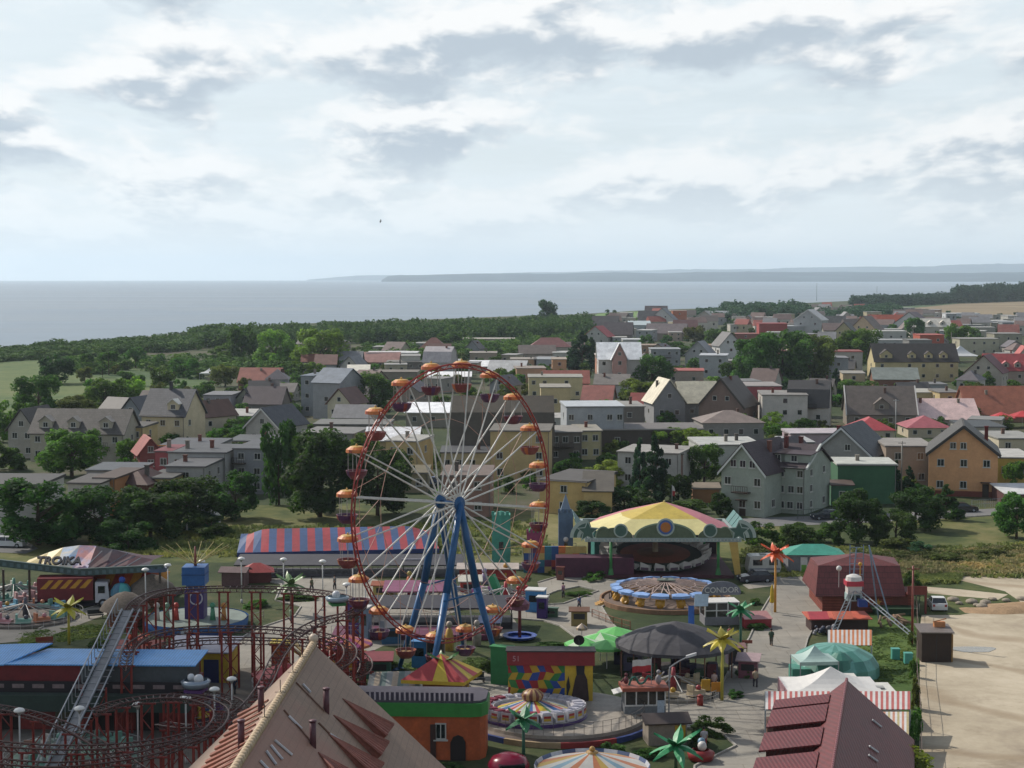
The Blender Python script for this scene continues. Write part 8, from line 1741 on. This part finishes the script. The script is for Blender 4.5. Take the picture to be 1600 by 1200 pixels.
t = hut('garden_tent', 'dark green garden tent with grey gabled top on the lawn', 318, 829, 4.6, 4.2, 1.9, 1.0, 18, '1f4a34', '7c8288', 'tent', 'Y', '')
m = MB(); m.box(-2.35, -2.1, -.06, -.001, 0, 1.9); m.box(2.1, 2.35, -.06, -.001, 0, 1.9); obj('corner_post', m, WHT, t)
peak_tent(326, 594, 6, 5, 2.4, 1.6, 'c8cac8', 'white garden pavilion by the olive tree near the field'); peak_tent(1505, 566, 14, 9, 2.6, 4.0, 'c4c6c6', 'large white peaked tent in the right town')
parasol(1564, 668, 3.4, 3.6, [M('b8383a', .5)], 'bright red parasol before the orange-brown tiled roof', drop=1.2); parasol(1597, 667, 3.4, 3.8, [M('b03434', .5)], 'second bright red parasol at the right edge', drop=1.2)
fl = thing('flag', 'white and red flag in the garden behind the pavilion', 'flag', G(1050, 790)); m = MB(); m.tube((0, 0, 0), (0, 0, 3.2), .04, 5); obj('pole', m, STL, fl); m = MB(); m.add([(0, 0, 3.1), (.3, .05, 2.9), (.5, 0, 2.2), (.05, 0, 2.3)], [(0, 1, 2, 3)], 0); m.add([(.05, 0, 2.3), (.5, 0, 2.2), (.35, .05, 1.4), (0, 0, 1.6)], [(0, 1, 2, 3)], 1); obj('cloth', m, [WHT, M('a82c34', .6)], fl)
# kerbs round the paved areas
def kerb(pix, closed=True):
    pts = [G(u, v) for u, v in pix]; m = MB(); n = len(pts)
    for i in range(n if closed else n - 1):
        a, b_ = pts[i], pts[(i + 1) % n]; d = (b_ - a); 
        if d.length < .3: continue
        d.normalize(); s_ = Vector((d.y, -d.x, 0)) * .07; z0, z1 = Vector((0, 0, .02)), Vector((0, 0, .22)); k = max(1, int((b_ - a).length / 1.0))
        for j in range(k):
            p, q = a.lerp(b_, j / k) + d * .01, a.lerp(b_, (j + 1) / k) - d * .01; m.hexa([p - s_ + z0, q - s_ + z0, q + s_ + z0, p + s_ + z0, p - s_ + z1, q - s_ + z1, q + s_ + z1, p + s_ + z1])
    struct(obj('kerb', m, M('9a968e', .8, .3, 2)))
kerb([(1214, 904), (1206, 930), (1188, 960), (1170, 1000), (1150, 1030), (1133, 1062), (1118, 1088), (1060, 1090), (985, 1105)], False)
kerb([(1300, 897), (1290, 930), (1283, 960), (1262, 1000), (1246, 1060), (1236, 1120), (1228, 1260)], False)
kerb([(840, 912), (880, 900), (1010, 915), (940, 950), (955, 975), (990, 1010), (935, 1020), (895, 995), (875, 980), (850, 972), (800, 968)], False)
kerb([(795, 950), (880, 945), (935, 925), (905, 918), (870, 925), (845, 935)], False)
kerb([(395, 905), (440, 915), (430, 940), (470, 950), (460, 965), (400, 985), (360, 1010)], False); kerb([(1000, 1135), (1080, 1140), (1130, 1150), (1150, 1168), (1085, 1200), (1080, 1300)], False); kerb([(60, 985), (130, 955), (180, 940)], False); kerb([(1480, 811), (1600, 803), (1760, 800)], False)
# earth mound and ruts on the lot
m = MB(); r = random.Random(5); n = 14
for (u, v, L, W_m, hh) in ((1592, 955, 6, 1.6, .5), (1630, 950, 6, 2, .7)):
    p = G(u, v); vs = []
    for i in range(n):
        for j in range(7): x = (i / (n - 1) - .5) * 2; y = (j / 6 - .5) * 2; z = hh * max(0, (1 - x * x)) * max(0, 1 - y * y) * (1 + .5 * mnoise.noise(Vector((x * 3, y * 3, u)))); vs.append((p.x + x * L, p.y + y * W_m + .4 * math.sin(x * 4), z + .075))
    m.add(vs, [(i * 7 + j, (i + 1) * 7 + j, (i + 1) * 7 + j + 1, i * 7 + j + 1) for i in range(n - 1) for j in range(6)], 0, True)
struct(obj('earth_mound', m, M('9a8062', .95, .35, .8, bump=.5)))

for (u, v, w_, col, rc, lab) in ((600, 938, 2.4, 'a89a5c', '8a4a30', 'low tan stall with rust roof behind the left wheel rim'), (585, 968, 2.0, '5a3a64', 'a8a49c', 'small violet stall with pale roof inside the left wheel rim'), (735, 932, 2.2, 'a84038', 'b0aca0', 'little red stall with cream roof between the wheel legs'), (612, 1008, 1.8, '2c5a7c', '46464c', 'small blue kiosk beside the lowest left gondola'), (905, 980, 1.6, '8a7a4c', '6a4a38', 'tan ticket box at the fence of the ring ride'), (590, 1062, 2.2, '3a6a58', '7a3038', 'green stall with dark red roof behind the striped awning'), (765, 1000, 1.8, '6a5a4c', '2c3a5a', 'brown box with navy roof before the oval lawn'), (1168, 1062, 1.6, '7a4c58', 'a08a8c', 'stall of pink signs right of the yellow palm'), (1150, 1040, 1.4, '3c3444', '8a6a68', 'dark rack stall under the edge of the tarp roof')):
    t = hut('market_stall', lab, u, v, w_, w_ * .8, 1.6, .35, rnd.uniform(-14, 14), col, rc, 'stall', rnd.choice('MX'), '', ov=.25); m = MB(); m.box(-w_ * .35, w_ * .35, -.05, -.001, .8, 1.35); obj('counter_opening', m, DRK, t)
person(905, 955, 'person in blue top walking on the path left of the ring ride', '3a4a70', '4a4a50', 70); person(1180, 1075, 'person in beige coat walking up the park road', 'a0907c', '3c3a40', 10); person(1205, 1010, 'person in dark green top on the park road beside the coral stall', '34483a', '5a5650', 160); person(598, 1000, 'person in white top standing below the lowest left gondola', 'b0aeb0', '3a4260', -60); person(880, 935, 'person in mauve top on the path before the lawn island', '7a5a70', '3a3a40', 100)
# ================================================================ HAZE (real air, one closed box round everything)
mb = MB(); mb.box(-19000, 19000, -200, 29400, -75, 330)
hz = obj('haze', mb, []); hz['kind'] = 'stuff'
hm = bpy.data.materials.new('mat_haze'); hm.use_nodes = True; t = hm.node_tree; t.nodes.clear(); K = NT(t)
pv = K.n('ShaderNodeVolumePrincipled', {'Color': (.74, .88, 1.0, 1), 'Density': 0.000064, 'Anisotropy': 0.3})
K.n('ShaderNodeOutputMaterial', {1: pv.outputs[0]})
hz.data.materials.append(hm)

# a cloud up sun-wards (outside the picture) whose shadow dims the left foreground as in the photo
cm = bpy.data.materials.new('mat_cloud'); cm.use_nodes = True; t = cm.node_tree; t.nodes.clear(); K = NT(t)
df = K.n('ShaderNodeBsdfDiffuse', {'Color': (.9, .92, .95, 1)}); tp = K.n('ShaderNodeBsdfTransparent'); K.n('ShaderNodeOutputMaterial', {0: K.n('ShaderNodeMixShader', {0: .5, 1: tp.outputs[0], 2: df.outputs[0]}).outputs[0]})
cr_ = random.Random(17); mb = MB(); kk = 620 / math.tan(SUN_EL)
for gx, gy, r_ in ((-30, 112, 24), (-48, 128, 26), (-22, 100, 20), (-20, 128, 15), (-66, 118, 26), (-8, 104, 15), (-36, 92, 24), (2, 96, 12), (-40, 146, 16), (-70, 140, 20)):
    c_ = Vector((gx, gy, 0)) + Vector((SUN_AZ.x, SUN_AZ.y, 0)).normalized() * kk + Vector((0, 0, 620 + cr_.uniform(-8, 8))); mb.ball(c_, r_, 14, .35)
cl_ = struct(obj('cloud', mb, cm)); cl_.visible_camera = True
